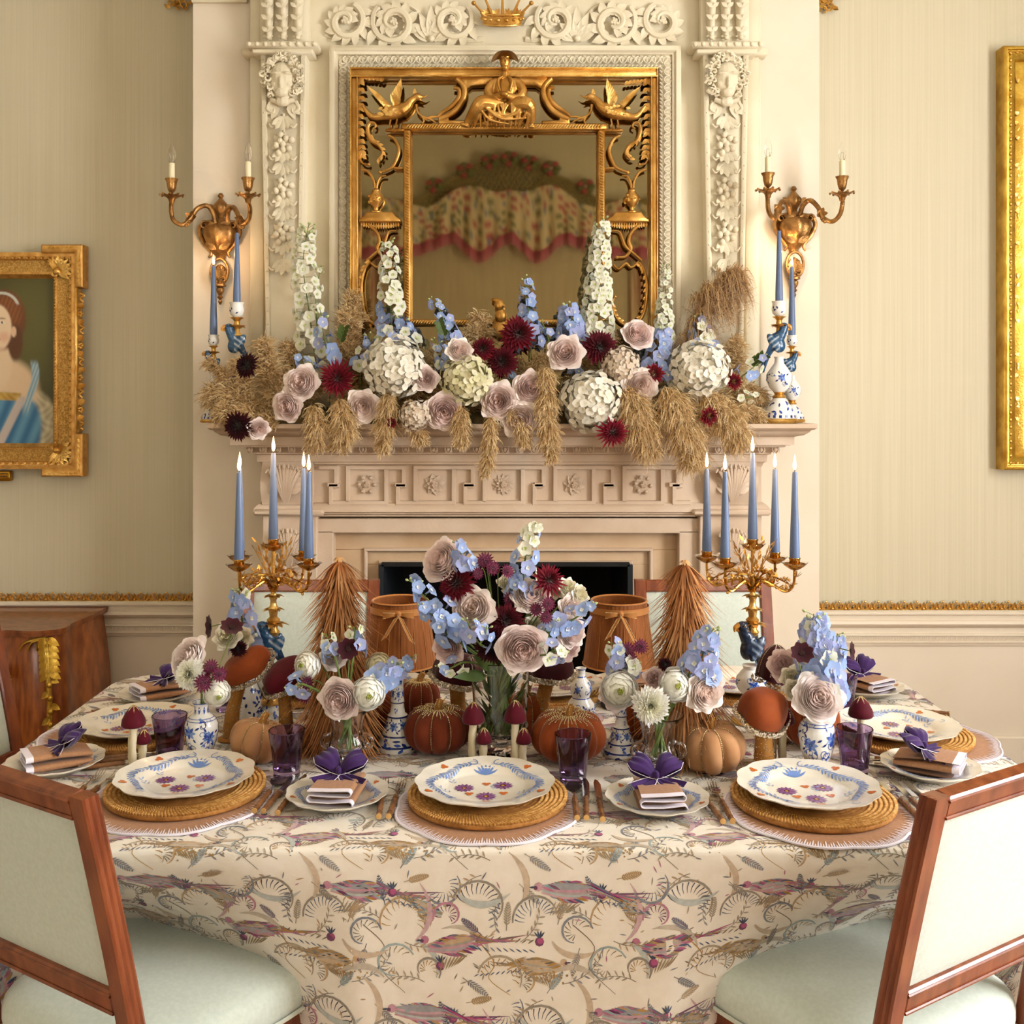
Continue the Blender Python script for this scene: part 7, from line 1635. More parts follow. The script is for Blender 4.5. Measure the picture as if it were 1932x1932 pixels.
# ---------------------------------------------------------------- feather trees
def feather_tree(label, px, py, H, rb, seed):
    rr = random.Random(seed); p = T(px, py); o = thing('feather_tree', label, 'feather tree', (p.x, p.y, TZ+.001), 0, 'feather trees'); F0, F1, F2 = C('#b87440'), C('#915429'), C('#dcae78')
    m = MB(); m.lathe([(0, 0), (.045, 0), (.046, .01), (.02, .014)], 20); m.lathe([(.02, .01), (rb*.62, .05), (rb*.4, H*.5), (.010, H*.96), (0, H)], 20); m.c = [F1]*len(m.v); m.build('core', 'feather', o)
    m = MB(); NL = 17
    for L in range(NL):
        t = L/(NL-1); z = .05+(H-.06)*t; r = rb*.62*(1-t)**.8+.008; n = int(26-12*t)
        for i in range(n):
            a = 2*PI*(i+.5*(L % 2))/n+rr.uniform(-.12, .12); d = Vector((math.cos(a), math.sin(a), 0)); sd = Vector((-math.sin(a), math.cos(a), 0)); ln = (.085+.03*rr.random())*(1-.35*t); c = mix(mix(F0, F1, rr.random()), F2, .55 if rr.random() < .22 else 0)
            for b in range(7):
                sp_ = (b-3)*.006+rr.uniform(-.003, .003); fl = rr.uniform(.3, .8) if rr.random() < .8 else rr.uniform(.8, 1.2); k0 = Vector((0, 0, z))+d*r*.7
                pts = [k0+d*(ln*fl*s*(.55+.45*s))+sd*(sp_*s*1.5)-Vector((0, 0, ln*.95*s*(1-.1*s)-.012*math.sin(PI*s))) for s in (0, .3, .6, .85, 1)]
                for q_ in pts: q_.z = max(q_.z, .004+.003*rr.random())
                m.strip(pts, [.0010, .0023, .0020, .0012, .0004], sd, [c, c, mix(c, F2, .15), mix(c, F2, .3), mix(c, F2, .4)])
    for i in range(16):
        a = rr.uniform(0, 6.3); d = Vector((math.cos(a), math.sin(a), 0)); k0 = Vector((0, 0, H-.02)); m.strip([k0, k0+d*.006+Vector((0, 0, .02)), k0+d*.018+Vector((0, 0, .01))], [.004, .003, .0008], Vector((-d.y, d.x, 0)), [F0, F2, F2])
    m.build('feathers', 'feather', o)['kind'] = 'stuff'
feather_tree('brown feather tree next to the brighter blue bird candelabrum', 640, 1412, .468, .115, 1); feather_tree('brown feather tree next to the darker bird candelabrum', 1292, 1428, .47, .118, 2)
# ---------------------------------------------------------------- lamps with pleated shades
def shade_lamp(label, px, spin):
    p = P(px, 1330, 2.95); o = thing('shade_lamp', label, 'lamp', (p.x, 2.95, TZ+.001), 0, 'small table lamps'); z0, z1, r0, r1 = .118, .295, .100, .076
    m = MB(); m.lathe([(0, 0), (.05, 0), (.052, .006), (.03, .012), (.012, .02), (.010, .05), (.016, .06), (.009, .07), (.007, .16), (.0, .162)], 24); m.build('stand', 'wick', o)
    m = MB()
    def f(u, v): a = 2*PI*u; r = (r0+(r1-r0)*v**.92)*(1+.006*math.cos(44*a)); return (r*math.cos(a), r*math.sin(a), z0+(z1-z0)*v)
    m.grid(f, 176, 4, closed_u=True); m.grid(lambda u, v: (lambda q: (q[0]*.985, q[1]*.985, q[2]))(f(u, 1-v)), 88, 3, closed_u=True); s_ = m.build('shade', 'shade_silk', o, True, 60)
    m = MB()
    for i in range(16): a = 2*PI*i/16+.1; m.tube([(r*1.008*math.cos(a), r*1.008*math.sin(a), z) for r, z in ((r0, z0), ((r0+r1)/2, (z0+z1)/2), (r1, z1-.02))], .0008, 4)
    m.build('seams', 'lilac_thread' if False else 'shade_ribbon', s_)
    m = MB(); m.lathe([(r1+.001, z1-.002), (r1+.004, z1), (r1+.001, z1+.003), (r1-.003, z1), (r1-.001, z1-.003)], 48); m.build('top_trim', 'shade_ribbon', s_); m = MB(); m.lathe([(r1+.0075, z1-.030), (r1+.0065, z1-.012)], 48); m.build('ribbon_band', 'shade_ribbon', s_); m = MB(); m.lathe([(r0+.001, z0-.001), (r0+.003, z0+.001), (r0, z0+.004)], 48); m.build('hem_trim', 'shade_ribbon', s_)
    m = MB(); a0 = -PI/2; y = -(r1+.011); zb = z1-.021
    for sx in (-1, 1):
        for s in (-1, 1): m.grid(lambda u, v: (sx*.042*v, y-.006*math.sin(PI*v)*s*(1 if s > 0 else .2)-.002, zb+(u-.5)*.016*(.35+.65*v)-.004*v), 4, 6)
        m.grid(lambda u, v: (sx*(.004+.034*v)+(u-.5)*.014, y-.004-.018*v-.004, zb-.006-.055*v*(1+.2*(sx > 0))-(u-.5)*.01*sx), 4, 6)
    m.ell((0, y-.004, zb), (.008, .006, .008), 10, 8); m.build('ribbon_bow', 'shade_ribbon', s_, True, 180); m = MB()
    for sx in (-1, 1):
        for uu in (0, 1): m.tube([(sx*.042*v, y-.0045, zb+(uu-.5)*.016*(.35+.65*v)-.004*v) for v in (0, .3, .6, 1)], .0008, 4); m.tube([(sx*(.004+.034*v)+(uu-.5)*.014, y-.009-.018*v, zb-.006-.055*v*(1+.2*(sx > 0))-(uu-.5)*.01*sx) for v in (0, .3, .6, 1)], .0008, 4)
    m.build('bow_edges', 'bead', s_); o.rotation_euler = (0, 0, spin)
shade_lamp('pleated brown lamp shade tied with a bow, nearer the portrait', 755, .05); shade_lamp('pleated brown lamp shade tied with a bow, farther from the portrait', 1168, -.05)
# ---------------------------------------------------------------- flower heads (unit radius, facing +Z)
def rose_mesh(seed, inner, outer, N=60, ruff=.085):
    rr = random.Random(seed); m = MB(); dk = inner
    for i in range(N):
        t = (i+1)/N; a = i*2.39996+rr.uniform(-.3, .3); rt = .08+.92*t**.9; zt = .40*(1-.95*t**2.0)+rr.uniform(-.03, .03); zb = .02-.15*t; wang = (1.25-.72*t)*rr.uniform(.9, 1.15); wv = rr.uniform(0, 6.3); fl = max(0, (t-.72)/.28)*.85; tip = rr.uniform(.06, .22); twist = rr.uniform(-.5, .5)*(1-t)
        def f(u, v):
            q = 2*u-1; s_ = math.sin(v*PI/2); c_ = 1-math.cos(v*PI/2); rc = .30+.70*s_; zc = zb+(zt-zb)*c_
            r = rt*(rc*(1-fl)+(.25+.75*v)*fl)+tip*fl*v**4*max(0, 1-1.6*abs(q))-.10*t*q*q*v+ruff*.35*math.sin(q*4+wv)*v*v
            z = zc*(1-fl)+(zb*(1-v)+(zt+.10)*v-.10*v**4)*fl-.10*q*q*v*(1-fl)+ruff*.7*math.sin(q*5+wv)*v*v+.05*abs(q)**3*fl
            ang = a+twist*v+q*wang*(.35+.65*math.sin(PI*min(.6, .1+v*.55))); r = max(.01, r)
            return (r*math.cos(ang), r*math.sin(ang), z)
        c1 = mix(mix(inner, outer, t), (1, .97, .95), .18); c0 = mix(dk, outer, .25+.45*t)
        m.grid(f, 8, 6, cols=lambda u, v: mix(c0, c1, v**.8))
    return m.mesh('rose_petals', 'petal', True, 180)
def dahlia_mesh(seed, N, c_in, c_out, W=.085, spread=105, Lr=(.45, 1.0), cup=.35):
    rr = random.Random(seed); m = MB()
    for i in range(N):
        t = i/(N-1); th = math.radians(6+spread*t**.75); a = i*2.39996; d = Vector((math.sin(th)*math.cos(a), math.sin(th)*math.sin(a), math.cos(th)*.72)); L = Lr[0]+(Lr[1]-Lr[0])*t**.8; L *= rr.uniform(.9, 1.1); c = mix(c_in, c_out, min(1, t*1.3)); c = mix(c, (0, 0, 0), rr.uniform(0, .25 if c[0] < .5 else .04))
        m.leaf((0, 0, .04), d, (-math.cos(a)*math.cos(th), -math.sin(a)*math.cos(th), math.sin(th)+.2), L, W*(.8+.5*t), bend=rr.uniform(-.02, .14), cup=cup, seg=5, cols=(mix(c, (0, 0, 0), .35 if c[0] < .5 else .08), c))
    return m.mesh('dahlia_petals', 'petal_dark', True, 180)
def floret_mb(m, c, d, s, col, col2, n=4, spin=0, wf=.62, cup=.12, open_=.35):
    d = Vector(d).normalized(); q = d.to_track_quat('Z', 'Y').to_matrix()
    for k in range(n):
        a = spin+2*PI*k/n; v = q @ Vector((math.cos(a), math.sin(a), open_)); m.petal(c, v, q @ Vector((-math.cos(a)*open_, -math.sin(a)*open_, 1)), s, s*wf, bend=-.12, cup=cup, seg=5, cols=(col2, col))
def hydrangea_mesh(seed, cols, N=230):
    rr = random.Random(seed); m = MB()
    for i in range(N):
        z = 1-1.72*(i+.5)/N; r = math.sqrt(max(0, 1-z*z)); a = i*2.39996; d = Vector((r*math.cos(a), r*math.sin(a), z)); c = d*rr.uniform(.76, .98); cl = rr.choice(cols); dd = d+Vector((rr.uniform(-.5, .5), rr.uniform(-.5, .5), rr.uniform(-.5, .5)))
        floret_mb(m, c, dd, rr.uniform(.12, .155), cl, mix(cl, C('#d9d0a2'), .4), 4, rr.uniform(0, 2), .58, .16, .3)
    m.cur = mix(cols[0], C('#8f8a5a'), .5); m.ell((0, 0, 0), .78, 14, 10)
    return m.mesh('hydrangea_florets', 'petal', True, 180)
def ranunculus_mesh(seed, outer, inner, eye, N=46, ball=.9):
    rr = random.Random(seed); m = MB()
    for i in range(N):
        t = i/(N-1); ph = math.radians(8+108*t**.85); a = i*2.39996+rr.uniform(-.2, .2); W = .85-.25*t; Rr = .72+.22*t+rr.uniform(-.015, .015); wv = rr.uniform(0, 6.3)
        def f(u, v):
            q = 2*u-1; p = ph*(1-(1-v)*.0)+.12-.62*v*(1-.28*q*q); rad = Rr*(1+.10*v**2)+.012*math.sin(q*6+wv)*v; ang = a+q*W*(.6+.4*(1-v))/max(.45, math.sin(max(.15, p))); return (rad*math.sin(p)*math.cos(ang), rad*math.sin(p)*math.sin(ang), rad*math.cos(p)*ball-.05)
        c = mix(inner, outer, min(1, t*1.6)); m.grid(f, 6, 3, cols=lambda u, v: mix(mix(c, C('#c9bd90'), .12), c, v))
    m.cur = eye
    for i in range(16): a = i*2.4; r = .04*math.sqrt(i); m.ell((r*math.cos(a), r*math.sin(a), .72), (.05, .05, .06), 6, 4)
    return m.mesh('ranunculus_petals', 'petal', True, 180)
def delph_mesh(seed, col, col2, eye):
    m = MB(); rr = random.Random(seed)
    floret_mb(m, (0, 0, 0), (0, 0, 1), 1.0, col, col2, 5, rr.uniform(0, 1), .46, .18, .35); floret_mb(m, (0, 0, .05), (0, 0, 1), .34, eye, eye, 4, .4, .4, .1, .9)
    m.cur = col; m.tube([(0, 0, .0), (.0, .1, -.35), (.05, .3, -.7)], [.16, .11, .04], 6); return m.mesh('floret', 'petal', True, 180)
def astrantia_mesh(seed):
    rr = random.Random(seed); m = MB()
    for i in range(16): a = 2*PI*i/16; m.leaf((0, 0, -.1), (math.cos(a), math.sin(a), .18), (0, 0, 1), 1.0, .13, bend=.1, seg=3, cols=(C('#7a3f58'), C('#6a1238')))
    for i in range(60):
        z = 1-.9*(i+.5)/60; r = math.sqrt(1-z*z); a = i*2.4; d = Vector((r*math.cos(a), r*math.sin(a), z)); e = d*rr.uniform(.55, .75); m.tube([(0, 0, -.05), e], [.02, .012], 4, cols=[C('#8a3c5c')]*2); m.cur = C('#a55477') if i % 3 else C('#7d1d47'); m.ell(e, .045, 5, 3)
    return m.mesh('astrantia_head', 'petal_dark', True, 180)
def cosmos_mesh():
    m = MB()
    for i in range(8): a = 2*PI*i/8; m.petal((0, 0, 0), (math.cos(a), math.sin(a), .15), (0, 0, 1), 1.0, .34, bend=.06, cup=.12, seg=5, cols=(C('#26060d'), C('#43101c')))
    m.cur = C('#3a1a12')
    for i in range(24): a = i*2.4; r = .045*math.sqrt(i); m.ell((r*math.cos(a), r*math.sin(a), .1), .05, 5, 4)
    return m.mesh('cosmos_petals', 'petal_dark', True, 180)
BLU, BLU2, LAV, WHT, CRM = C('#8fa9dd'), C('#b6c8ec'), C('#a9aee0'), C('#f3f1e4'), C('#f0e7cc')
FM = {'rose': [rose_mesh(1, C('#fadcd2'), C('#fff3ee')), rose_mesh(2, C('#f8d8cf'), C('#fdeee9')), rose_mesh(3, C('#fbe0d2'), C('#fff4ec'))], 'mauve': [rose_mesh(4, C('#e6bcb6'), C('#f4dcd6'), 40, .11)], 'palerose': [rose_mesh(5, C('#fbe3da'), C('#fff6f2'))], 'cream': [rose_mesh(6, C('#efe6bd'), C('#faf5e4'), 36, .12)],
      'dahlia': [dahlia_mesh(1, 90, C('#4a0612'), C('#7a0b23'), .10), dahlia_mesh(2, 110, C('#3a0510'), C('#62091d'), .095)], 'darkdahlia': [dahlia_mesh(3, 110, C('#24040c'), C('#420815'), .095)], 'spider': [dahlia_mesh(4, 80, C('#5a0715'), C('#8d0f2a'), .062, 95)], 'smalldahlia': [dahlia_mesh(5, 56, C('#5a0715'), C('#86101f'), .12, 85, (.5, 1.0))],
      'hydwhite': [hydrangea_mesh(1, [C('#fbf7ec'), C('#f6f0e2'), C('#fefcf4')])], 'hydgreen': [hydrangea_mesh(2, [C('#efe9c4'), C('#e6e2b6'), C('#f3eed4')])], 'hydpink': [hydrangea_mesh(3, [C('#e6d3c2'), C('#ddc6b5'), C('#ebddcf')])],
      'ran': [ranunculus_mesh(1, C('#fffef8'), C('#faf8e0'), C('#a9b04e')), ranunculus_mesh(2, C('#fffef8'), C('#faf9e6'), C('#b9bd62'))], 'rancream': [ranunculus_mesh(3, C('#f1e6c6'), C('#eadfae'), C('#a9b04e'))], 'mumwhite': [dahlia_mesh(8, 170, C('#f6f3d4'), C('#fffef8'), .17, 104, (.55, 1.0), .45)],
      'astrantia': [astrantia_mesh(1)], 'cosmos': [cosmos_mesh()]}
DF = {'b': [delph_mesh(1, BLU, BLU2, C('#dfe4ea')), delph_mesh(2, LAV, BLU2, C('#e8e6dc')), delph_mesh(3, BLU2, BLU, C('#efeee0'))], 'w': [delph_mesh(4, WHT, C('#e6ebcd'), C('#dfe3a8')), delph_mesh(5, C('#eff0dc'), WHT, C('#c6d08a'))]}
bu = MB(); bu.ell((0, 0, .5), (.42, .42, .6), 8, 6); bu.tube([(0, 0, 0), (0, .05, -.5)], [.15, .08], 5); bu.c = [C('#c9d39a')]*len(bu.v); BUD = bu.mesh('bud', 'petal', True, 180)
ye = MB()
for i in range(26): a = i*2.4; r = .05*math.sqrt(i); ye.ell((r*math.cos(a), r*math.sin(a), .14), .055, 6, 4)
ye.c = [C('#d8a62c')]*len(ye.v); YEYE = ye.mesh('yellow_eye', 'petal')
CAT = {'rose': ('garden_rose', 'rose'), 'mauve': ('garden_rose', 'rose'), 'palerose': ('garden_rose', 'rose'), 'cream': ('lisianthus', 'flower'), 'dahlia': ('dahlia', 'dahlia'), 'darkdahlia': ('dahlia', 'dahlia'), 'spider': ('dahlia', 'dahlia'), 'smalldahlia': ('dahlia', 'dahlia'), 'hydwhite': ('hydrangea', 'hydrangea'), 'hydgreen': ('hydrangea', 'hydrangea'), 'hydpink': ('hydrangea', 'hydrangea'), 'ran': ('ranunculus', 'flower'), 'rancream': ('ranunculus', 'flower'), 'mumwhite': ('chrysanthemum', 'flower'), 'astrantia': ('astrantia', 'flower'), 'cosmos': ('cosmos_flower', 'flower')}
FI = {}
def stem_mesh(o, d, anchor, r=.0022):
    m = MB(); b = anchor-o.location; L = b.length
    p1 = -Vector(d).normalized()*min(.05, L*.4); sp = spline([Vector((0, 0, 0)), p1, p1.lerp(b, .6)+Vector((0, 0, .006)), b], 4); m.tube(sp, r, 6); m.build('stem', 'stem_green', o)
def flower(kind, px, py, Y, rpx, face, label, anchor, group):
    p = P(px, py, Y); r = rpx*Y/FPX; nm, cat = CAT[kind]; o = thing(nm, label, cat, p, 0, group); d = Vector((face[0], -1 if len(face) < 3 else face[2], face[1])).normalized(); FI[kind] = FI.get(kind, -1)+1
    if kind.startswith('hyd'): d = Vector((face[0], -1, face[1]+.15)).normalized()
    r *= 1.12 if kind in ('rose', 'mauve', 'palerose') else 1.06
    inst('petals', FM[kind][FI[kind] % len(FM[kind])], o, (0, 0, 0), face_rot(d, FI[kind]*1.7), r)
    if kind == 'smalldahlia': inst('yellow_eye', YEYE, o, d*r*.1, face_rot(d), r*1.0)
    stem_mesh(o, d, anchor, .0022 if kind not in ('astrantia', 'cosmos') else .0013)
    return o
def spire(label, pts, Y, rpx, n, mixw, anchor, group, buds=6, name='delphinium', fl=1.0, seed=None):
    """delphinium stem: florets spiralling round a bent axis; mixw = share of white florets"""
    rr = random.Random(seed if seed is not None else hash(label) % 9999 if False else len(label)*7+n); P0 = P(pts[0][0], pts[0][1], Y); o = thing(name, label, 'delphinium', P0, 0, group); ax = spline([P(a, b, Y)-P0 for a, b in pts], 8); k = Y/FPX; N = len(ax)
    m = MB(); m.tube(ax, taper(N, .0026, .0012), 6)
    if anchor is not None: m.tube(spline([anchor-P0, (anchor-P0)*.4+Vector((0, 0, .01)), ax[0]], 4), .0024, 6)
    s_ = m.build('stem', 'stem_green', o); pm_ = MB()
    n = int(n*(1.7 if n >= 30 else 1.25)) if n >= 12 else n
    for i in range(n):
        t = (i+.5)/n; q = ax[min(N-1, int(t*(N-1)*.94))]; a = i*2.39996+rr.uniform(-.3, .3); up = ax[min(N-1, int(t*(N-1))+1)]-ax[max(0, int(t*(N-1))-1)]; up = up.normalized() if up.length > 1e-6 else Vector((0, 0, 1)); s0 = up.orthogonal().normalized(); s1 = up.cross(s0); d = (s0*math.cos(a)+s1*math.sin(a)); R_ = rpx*k*(1-.55*t)
        if d.y > .55 and rr.random() < .5: d.y *= -1
        size = rpx*k*(.56-.22*t)*rr.uniform(.8, 1.1)*fl*(1 if n < 12 else .86); c = q+d*max(.004, R_-size*.45); me = DF['w' if rr.random() < mixw(t) else 'b']; inst('floret', rr.choice(me), o, c, face_rot(d+up*.15+Vector((rr.uniform(-.25, .25), -.35, rr.uniform(-.25, .25))), rr.uniform(0, 6)), size); pm_.tube([q, c], .0008, 4)
    for i in range(buds):
        t = .86+.14*i/max(1, buds); q = ax[min(N-1, int(t*(N-1)))]; a = i*2.4; d = Vector((math.cos(a), -abs(math.sin(a)), .5)); c = q+d*rpx*k*.3; inst('bud', BUD, o, c, face_rot(d), rpx*k*(.2-.08*i/max(1, buds))); pm_.tube([q, c], .0007, 4)
    if n+buds: pm_.build('pedicels', 'stem_green', s_)
    return o
# ---------------------------------------------------------------- pampas
PMP = [C('#e0bf88'), C('#d3ac72'), C('#efd8a8'), C('#bb9258')]
def pampas(label, pts, Y, rpx, n, droop, seed, dark=False, hair=1.0, dy=0.0):
    rr = random.Random(seed); P0 = P(pts[0][0], pts[0][1], Y); o = thing('pampas_plume', label, 'pampas grass', P0, 0, 'pampas plumes on the mantel'); ax = spline([P(a, b, Y+dy*i/(len(pts)-1))-P0 for i, (a, b) in enumerate(pts)], 10); k = Y/FPX; N = len(ax); m = MB(); m.tube(ax, taper(N, .003, .001), 6); m.build('stalk', M_STALK, o); m = MB(); pal = PMP if not dark else [C('#bd9564'), C('#a47d52'), C('#d0ac78'), C('#ab8256')]
    n = int(n*1.5); rpx *= 1.3 if not dark else 1.5
    for i in range(n):
        t = rr.random(); j = min(N-2, int(t*(N-1))); q = ax[j]+Vector((rr.gauss(0, 1), rr.gauss(0, .6), rr.gauss(0, 1)))*rpx*k*.12; tan = (ax[j+1]-ax[j]).normalized(); a = rr.uniform(0, 6.283); s0 = tan.orthogonal().normalized(); s1 = tan.cross(s0); out = s0*math.cos(a)+s1*math.sin(a)
        if out.y > .3: out.y *= -.6
        env = .45+.55*math.sin(PI*min(1, .1+.85*t)); L = rpx*k*env*rr.uniform(.55, 1.15)*hair*(.8+.2*math.sin(t*19+seed)); c = rr.choice(pal); c = mix(c, pal[2], rr.random()*.5)
        lag = rr.uniform(.2, .8) if not dark else rr.uniform(.5, 1.2); d = (tan*lag+out*1.0+Vector((rr.uniform(-.3, .3), rr.uniform(-.3, .3), rr.uniform(-.3, .3)))).normalized(); e1 = (d+Vector((rr.uniform(-.5, .5), rr.uniform(-.5, .5), rr.uniform(-.5, .5)))).normalized()
        p0 = q; p1 = p0+d*L*.5; p2 = p1+e1*L*.3+Vector((0, 0, -droop*L*.14)); p3 = p2+e1*L*.2+Vector((0, 0, -droop*L*.22))
        sd = d.cross(Vector((rr.uniform(-1, 1), rr.uniform(-1, 1), rr.uniform(-1, 1)))).normalized(); m.strip([p0, p1, p2, p3], [.0008, .0013, .0012, .0004], sd, [mix(c, pal[3], .5), c, c, mix(c, (1, .95, .85), .2)])
        for b in range(3):
            w0 = p1.lerp(p3, rr.random()); e2 = Vector((rr.uniform(-1, 1), rr.uniform(-1, 1), rr.uniform(-1, .6))); m.strip([w0, w0+(e2+tan*.3)*L*.2], [.0011, .0004], sd, [c, mix(c, (1, .95, .85), .2)])
    m.build('plume', 'pampas', o)['kind'] = 'stuff'
M_STALK = M('straw', '#a98a55', .7, col2='#917243', nscale=20)
YA, YBk, YFr = 4.03, 4.10, 3.905
PL_ = [
 ('upright plume beside the white delphinium in front of the mirror stile', [(650, 720), (655, 640), (668, 556)], YBk, 30, 1500, .35), ('tall fluffy plume beside the candlestick parrot at the portrait side', [(540, 800), (512, 720), (498, 648)], YA, 32, 1500, .5),
 ('small plume covering the shorter candlestick at the portrait side', [(470, 760), (430, 715), (392, 682)], YA, 20, 700, .6), ('wide plume spilling over the mantel end at the portrait side', [(500, 775), (440, 755), (398, 742)], YA, 36, 1500, .6), ('low plume behind the lowest dark dahlia', [(520, 800), (460, 785), (410, 778)], YFr+.05, 26, 900, .6),
 ('plume behind the rose pair next to the spider dahlia', [(600, 740), (560, 690), (540, 648)], YBk, 26, 900, .5), ('plume hanging over the mantel below the rose pair', [(590, 770), (600, 810), (590, 845)], YFr, 24, 900, .9), ('plume hanging over the mantel below the spider dahlia', [(640, 760), (650, 800), (640, 838)], YFr, 28, 1100, .9),
 ('plume hanging beside the rose under the large white hydrangea', [(735, 745), (728, 790), (722, 848)], YFr, 22, 900, 1.0), ('pale fluffy plume beside the small gilt bust', [(890, 690), (900, 640), (905, 600)], YBk, 30, 1100, .7), ('thin plume under the blush rose below the cream green hydrangea', [(870, 770), (868, 800), (872, 838)], YFr, 20, 700, 1.0),
 ('long narrow plume hanging lowest over the key frieze', [(925, 790), (924, 840), (914, 898)], YFr-.01, 17, 800, 1.0), ('long plume hanging between the rose trio and the white hydrangea', [(1030, 700), (1032, 780), (1042, 868)], YFr-.01, 24, 1300, 1.0), ('plume behind the upper middle blush rose', [(985, 720), (1020, 690), (1040, 670)], YA, 24, 800, .6),
 ('broad plume hanging beside the lowest dahlia under the white hydrangea', [(1180, 740), (1210, 790), (1222, 852)], YFr, 36, 1600, 1.0), ('biggest plume hanging over the mantel below the cream hydrangea', [(1260, 740), (1290, 800), (1308, 872)], YFr-.01, 38, 1900, 1.0), ('plume draped over the mantel edge next to the tall candlestick', [(1330, 750), (1370, 785), (1395, 835)], YFr, 36, 1500, .9),
 ('plume arching low toward the tall candlestick base', [(1340, 770), (1400, 770), (1435, 800)], YA-.02, 26, 900, .7), ('plume behind the cream hydrangea at the tall frame side', [(1370, 720), (1382, 680), (1390, 640)], YBk, 26, 900, .5), ('plume filling behind the large white hydrangea', [(690, 740), (700, 690), (690, 650)], YBk+.02, 28, 800, .5),
 ('plume filling behind the cream green hydrangea', [(800, 740), (820, 690), (850, 650)], YBk+.02, 28, 800, .5), ('plume filling behind the tallest white delphinium', [(1090, 720), (1110, 670), (1150, 630)], YBk+.02, 28, 800, .5), ('plume filling under the pinkish hydrangea', [(1170, 720), (1230, 740), (1260, 760)], YA, 26, 800, .6), ('plume filling below the roses in the middle', [(960, 770), (985, 810), (990, 838)], YFr, 18, 600, 1.0), ('plume filling below the white hydrangea near the spider dahlia', [(770, 760), (780, 800), (800, 835)], YFr+.01, 20, 600, 1.0), ('plume filling between the small dahlia and the mantel end', [(1380, 740), (1420, 740), (1440, 760)], YBk, 22, 700, .6)]
for i, (lb, pts, Y, r, n, dr) in enumerate(PL_): pampas('beige pampas ' + lb, pts, Y, r, n, dr, 20+i)
PKD = ['at the portrait end', 'behind the rose pair', 'between the rose pair and the spider dahlia', 'behind the spider dahlia', 'behind the nearer white hydrangea', 'behind the low pinkish hydrangea', 'behind the rose under the green hydrangea', 'behind the cream green hydrangea', 'behind the rose trio', 'beside the rose trio and the long hanging plume', 'beside the overhanging white hydrangea', 'behind the overhanging white hydrangea', 'behind the rose below the yellow-eyed dahlia', 'between the yellow-eyed dahlia and the cream hydrangea', 'behind the cream white hydrangea', 'nearest the tall candlestick']
for i, px in enumerate(range(465, 1420, 62)):
    q = 800 if i % 2 else 785; o = pampas('beige pampas plume packed low ' + PKD[i], [(px-20, q), (px, q-55), (px+(18 if i % 3 else -22), q-105)], 4.03+.02*(i % 3), 27, 620, .6, 200+i)
pampas('brown feathery reed plume arching up at the tall frame side', [(1300, 680), (1322, 600), (1352, 548), (1392, 516)], YBk, 34, 1500, 2.6, 99, True, 1.25)
# added dark filler, coloured like the shade in the garland's gaps
m = MB(); x0, x1 = P(440, 0, 4.05).x, P(1410, 0, 4.05).x; m.grid(lambda u, v: (x0+(x1-x0)*u, 4.07-.09*math.cos(PI*v)+.012*math.sin(u*60+v*4), SHZ+.002+.05*math.sin(PI*v)*(1+.25*math.sin(u*47))*min(1, u*20, (1-u)*20)), 90, 8); tag(m.build('garland_filler', 'shade_filler', None), 'added dark filler along the mantel, coloured as shade under the flowers', 'shade_filler')
# leafy sprigs filling the garland
def sprig(label, px, py, Y, L, ang, n, group):
    P0 = P(px, py, Y); o = thing('leaf_sprig', label, 'foliage', P0, 0, group); d = Vector((math.cos(ang), -.35, math.sin(ang))).normalized(); m = MB(); m.tube([Vector((0, 0, 0)), d*L*.5, d*L], .0016, 5); m.build('stem', 'stem_green', o)
    for i in range(n):
        t = .2+.8*i/n; m = MB(); s_ = d.cross(Vector((0, 1, 0))).normalized()*(1 if i % 2 else -1); m.leaf(d*L*t, d*.7+s_*.8+Vector((0, -.3, 0)), (0, -1, .2), .036, .009, bend=.2, seg=4); m.build('leaf', 'leaf_green', o)
for i, (px, py, an, lb) in enumerate(((640, 760, -2.0, 'below the spider dahlia'), (590, 760, -1.2, 'beside the lower blush rose of the pair'), (880, 790, -1.9, 'below the cream green hydrangea'), (1050, 780, -2.4, 'beside the large white hydrangea over the mantel'), (1190, 760, -1.0, 'below the rose next to the small dahlia'), (840, 640, 1.9, 'beside the blue delphinium before the mirror'), (1095, 640, 2.2, 'at the foot of the tallest white delphinium'), (640, 650, 1.2, 'beside the upright plume'), (1410, 690, .6, 'reaching toward the tall candlestick'))): sprig('green leafy sprig ' + lb, px, py, YA-.01, .075, an, 7, 'leaf sprigs in the garland')
G1 = 'flowers of the mantel garland'
def mf(kind, px, py, r, face, label, Y=3.96):
    Y = min(Y, 3.99)-.05 if py > 640 else Y
    flower(kind, px, py, Y, r, face, label, P(px+(955-px)*.02, min(py+18, 775), 4.08), G1)
for (px, py, r, f, lb) in ((570, 723, 33, (-.15, .2), 'upper of the pair beside the spider dahlia'), (543, 766, 29, (-.3, -.05), 'lower of the pair beside the spider dahlia'), (685, 766, 31, (0, -.1), 'under the large white hydrangea nearer the portrait'), (803, 715, 24, (-.1, 0), 'between the white and the cream green hydrangea'), (838, 776, 35, (0, -.15), 'under the cream green hydrangea'), (867, 662, 24, (.3, .4), 'on top of the cream green hydrangea'), (941, 757, 35, (-.1, 0), 'nearest the cream green hydrangea in the trio'), (1001, 733, 32, (.1, .1), 'topmost in the trio beside the hanging plume'), (981, 790, 34, (0, -.2), 'lowest in the trio above the mantel'), (1067, 666, 32, (-.1, .15), 'between two large burgundy dahlias'), (1203, 632, 29, (.1, .4), 'highest in the garland beside the blue delphinium'), (1208, 728, 32, (.1, -.1), 'below the small yellow-eyed dahlia')):
    mf('rose', px, py, r, f, 'blush garden rose ' + lb)
mf('rose', 487, 808, 20, (.5, -.3), 'small blush rose drooping beside the lowest dark dahlia', 3.93)
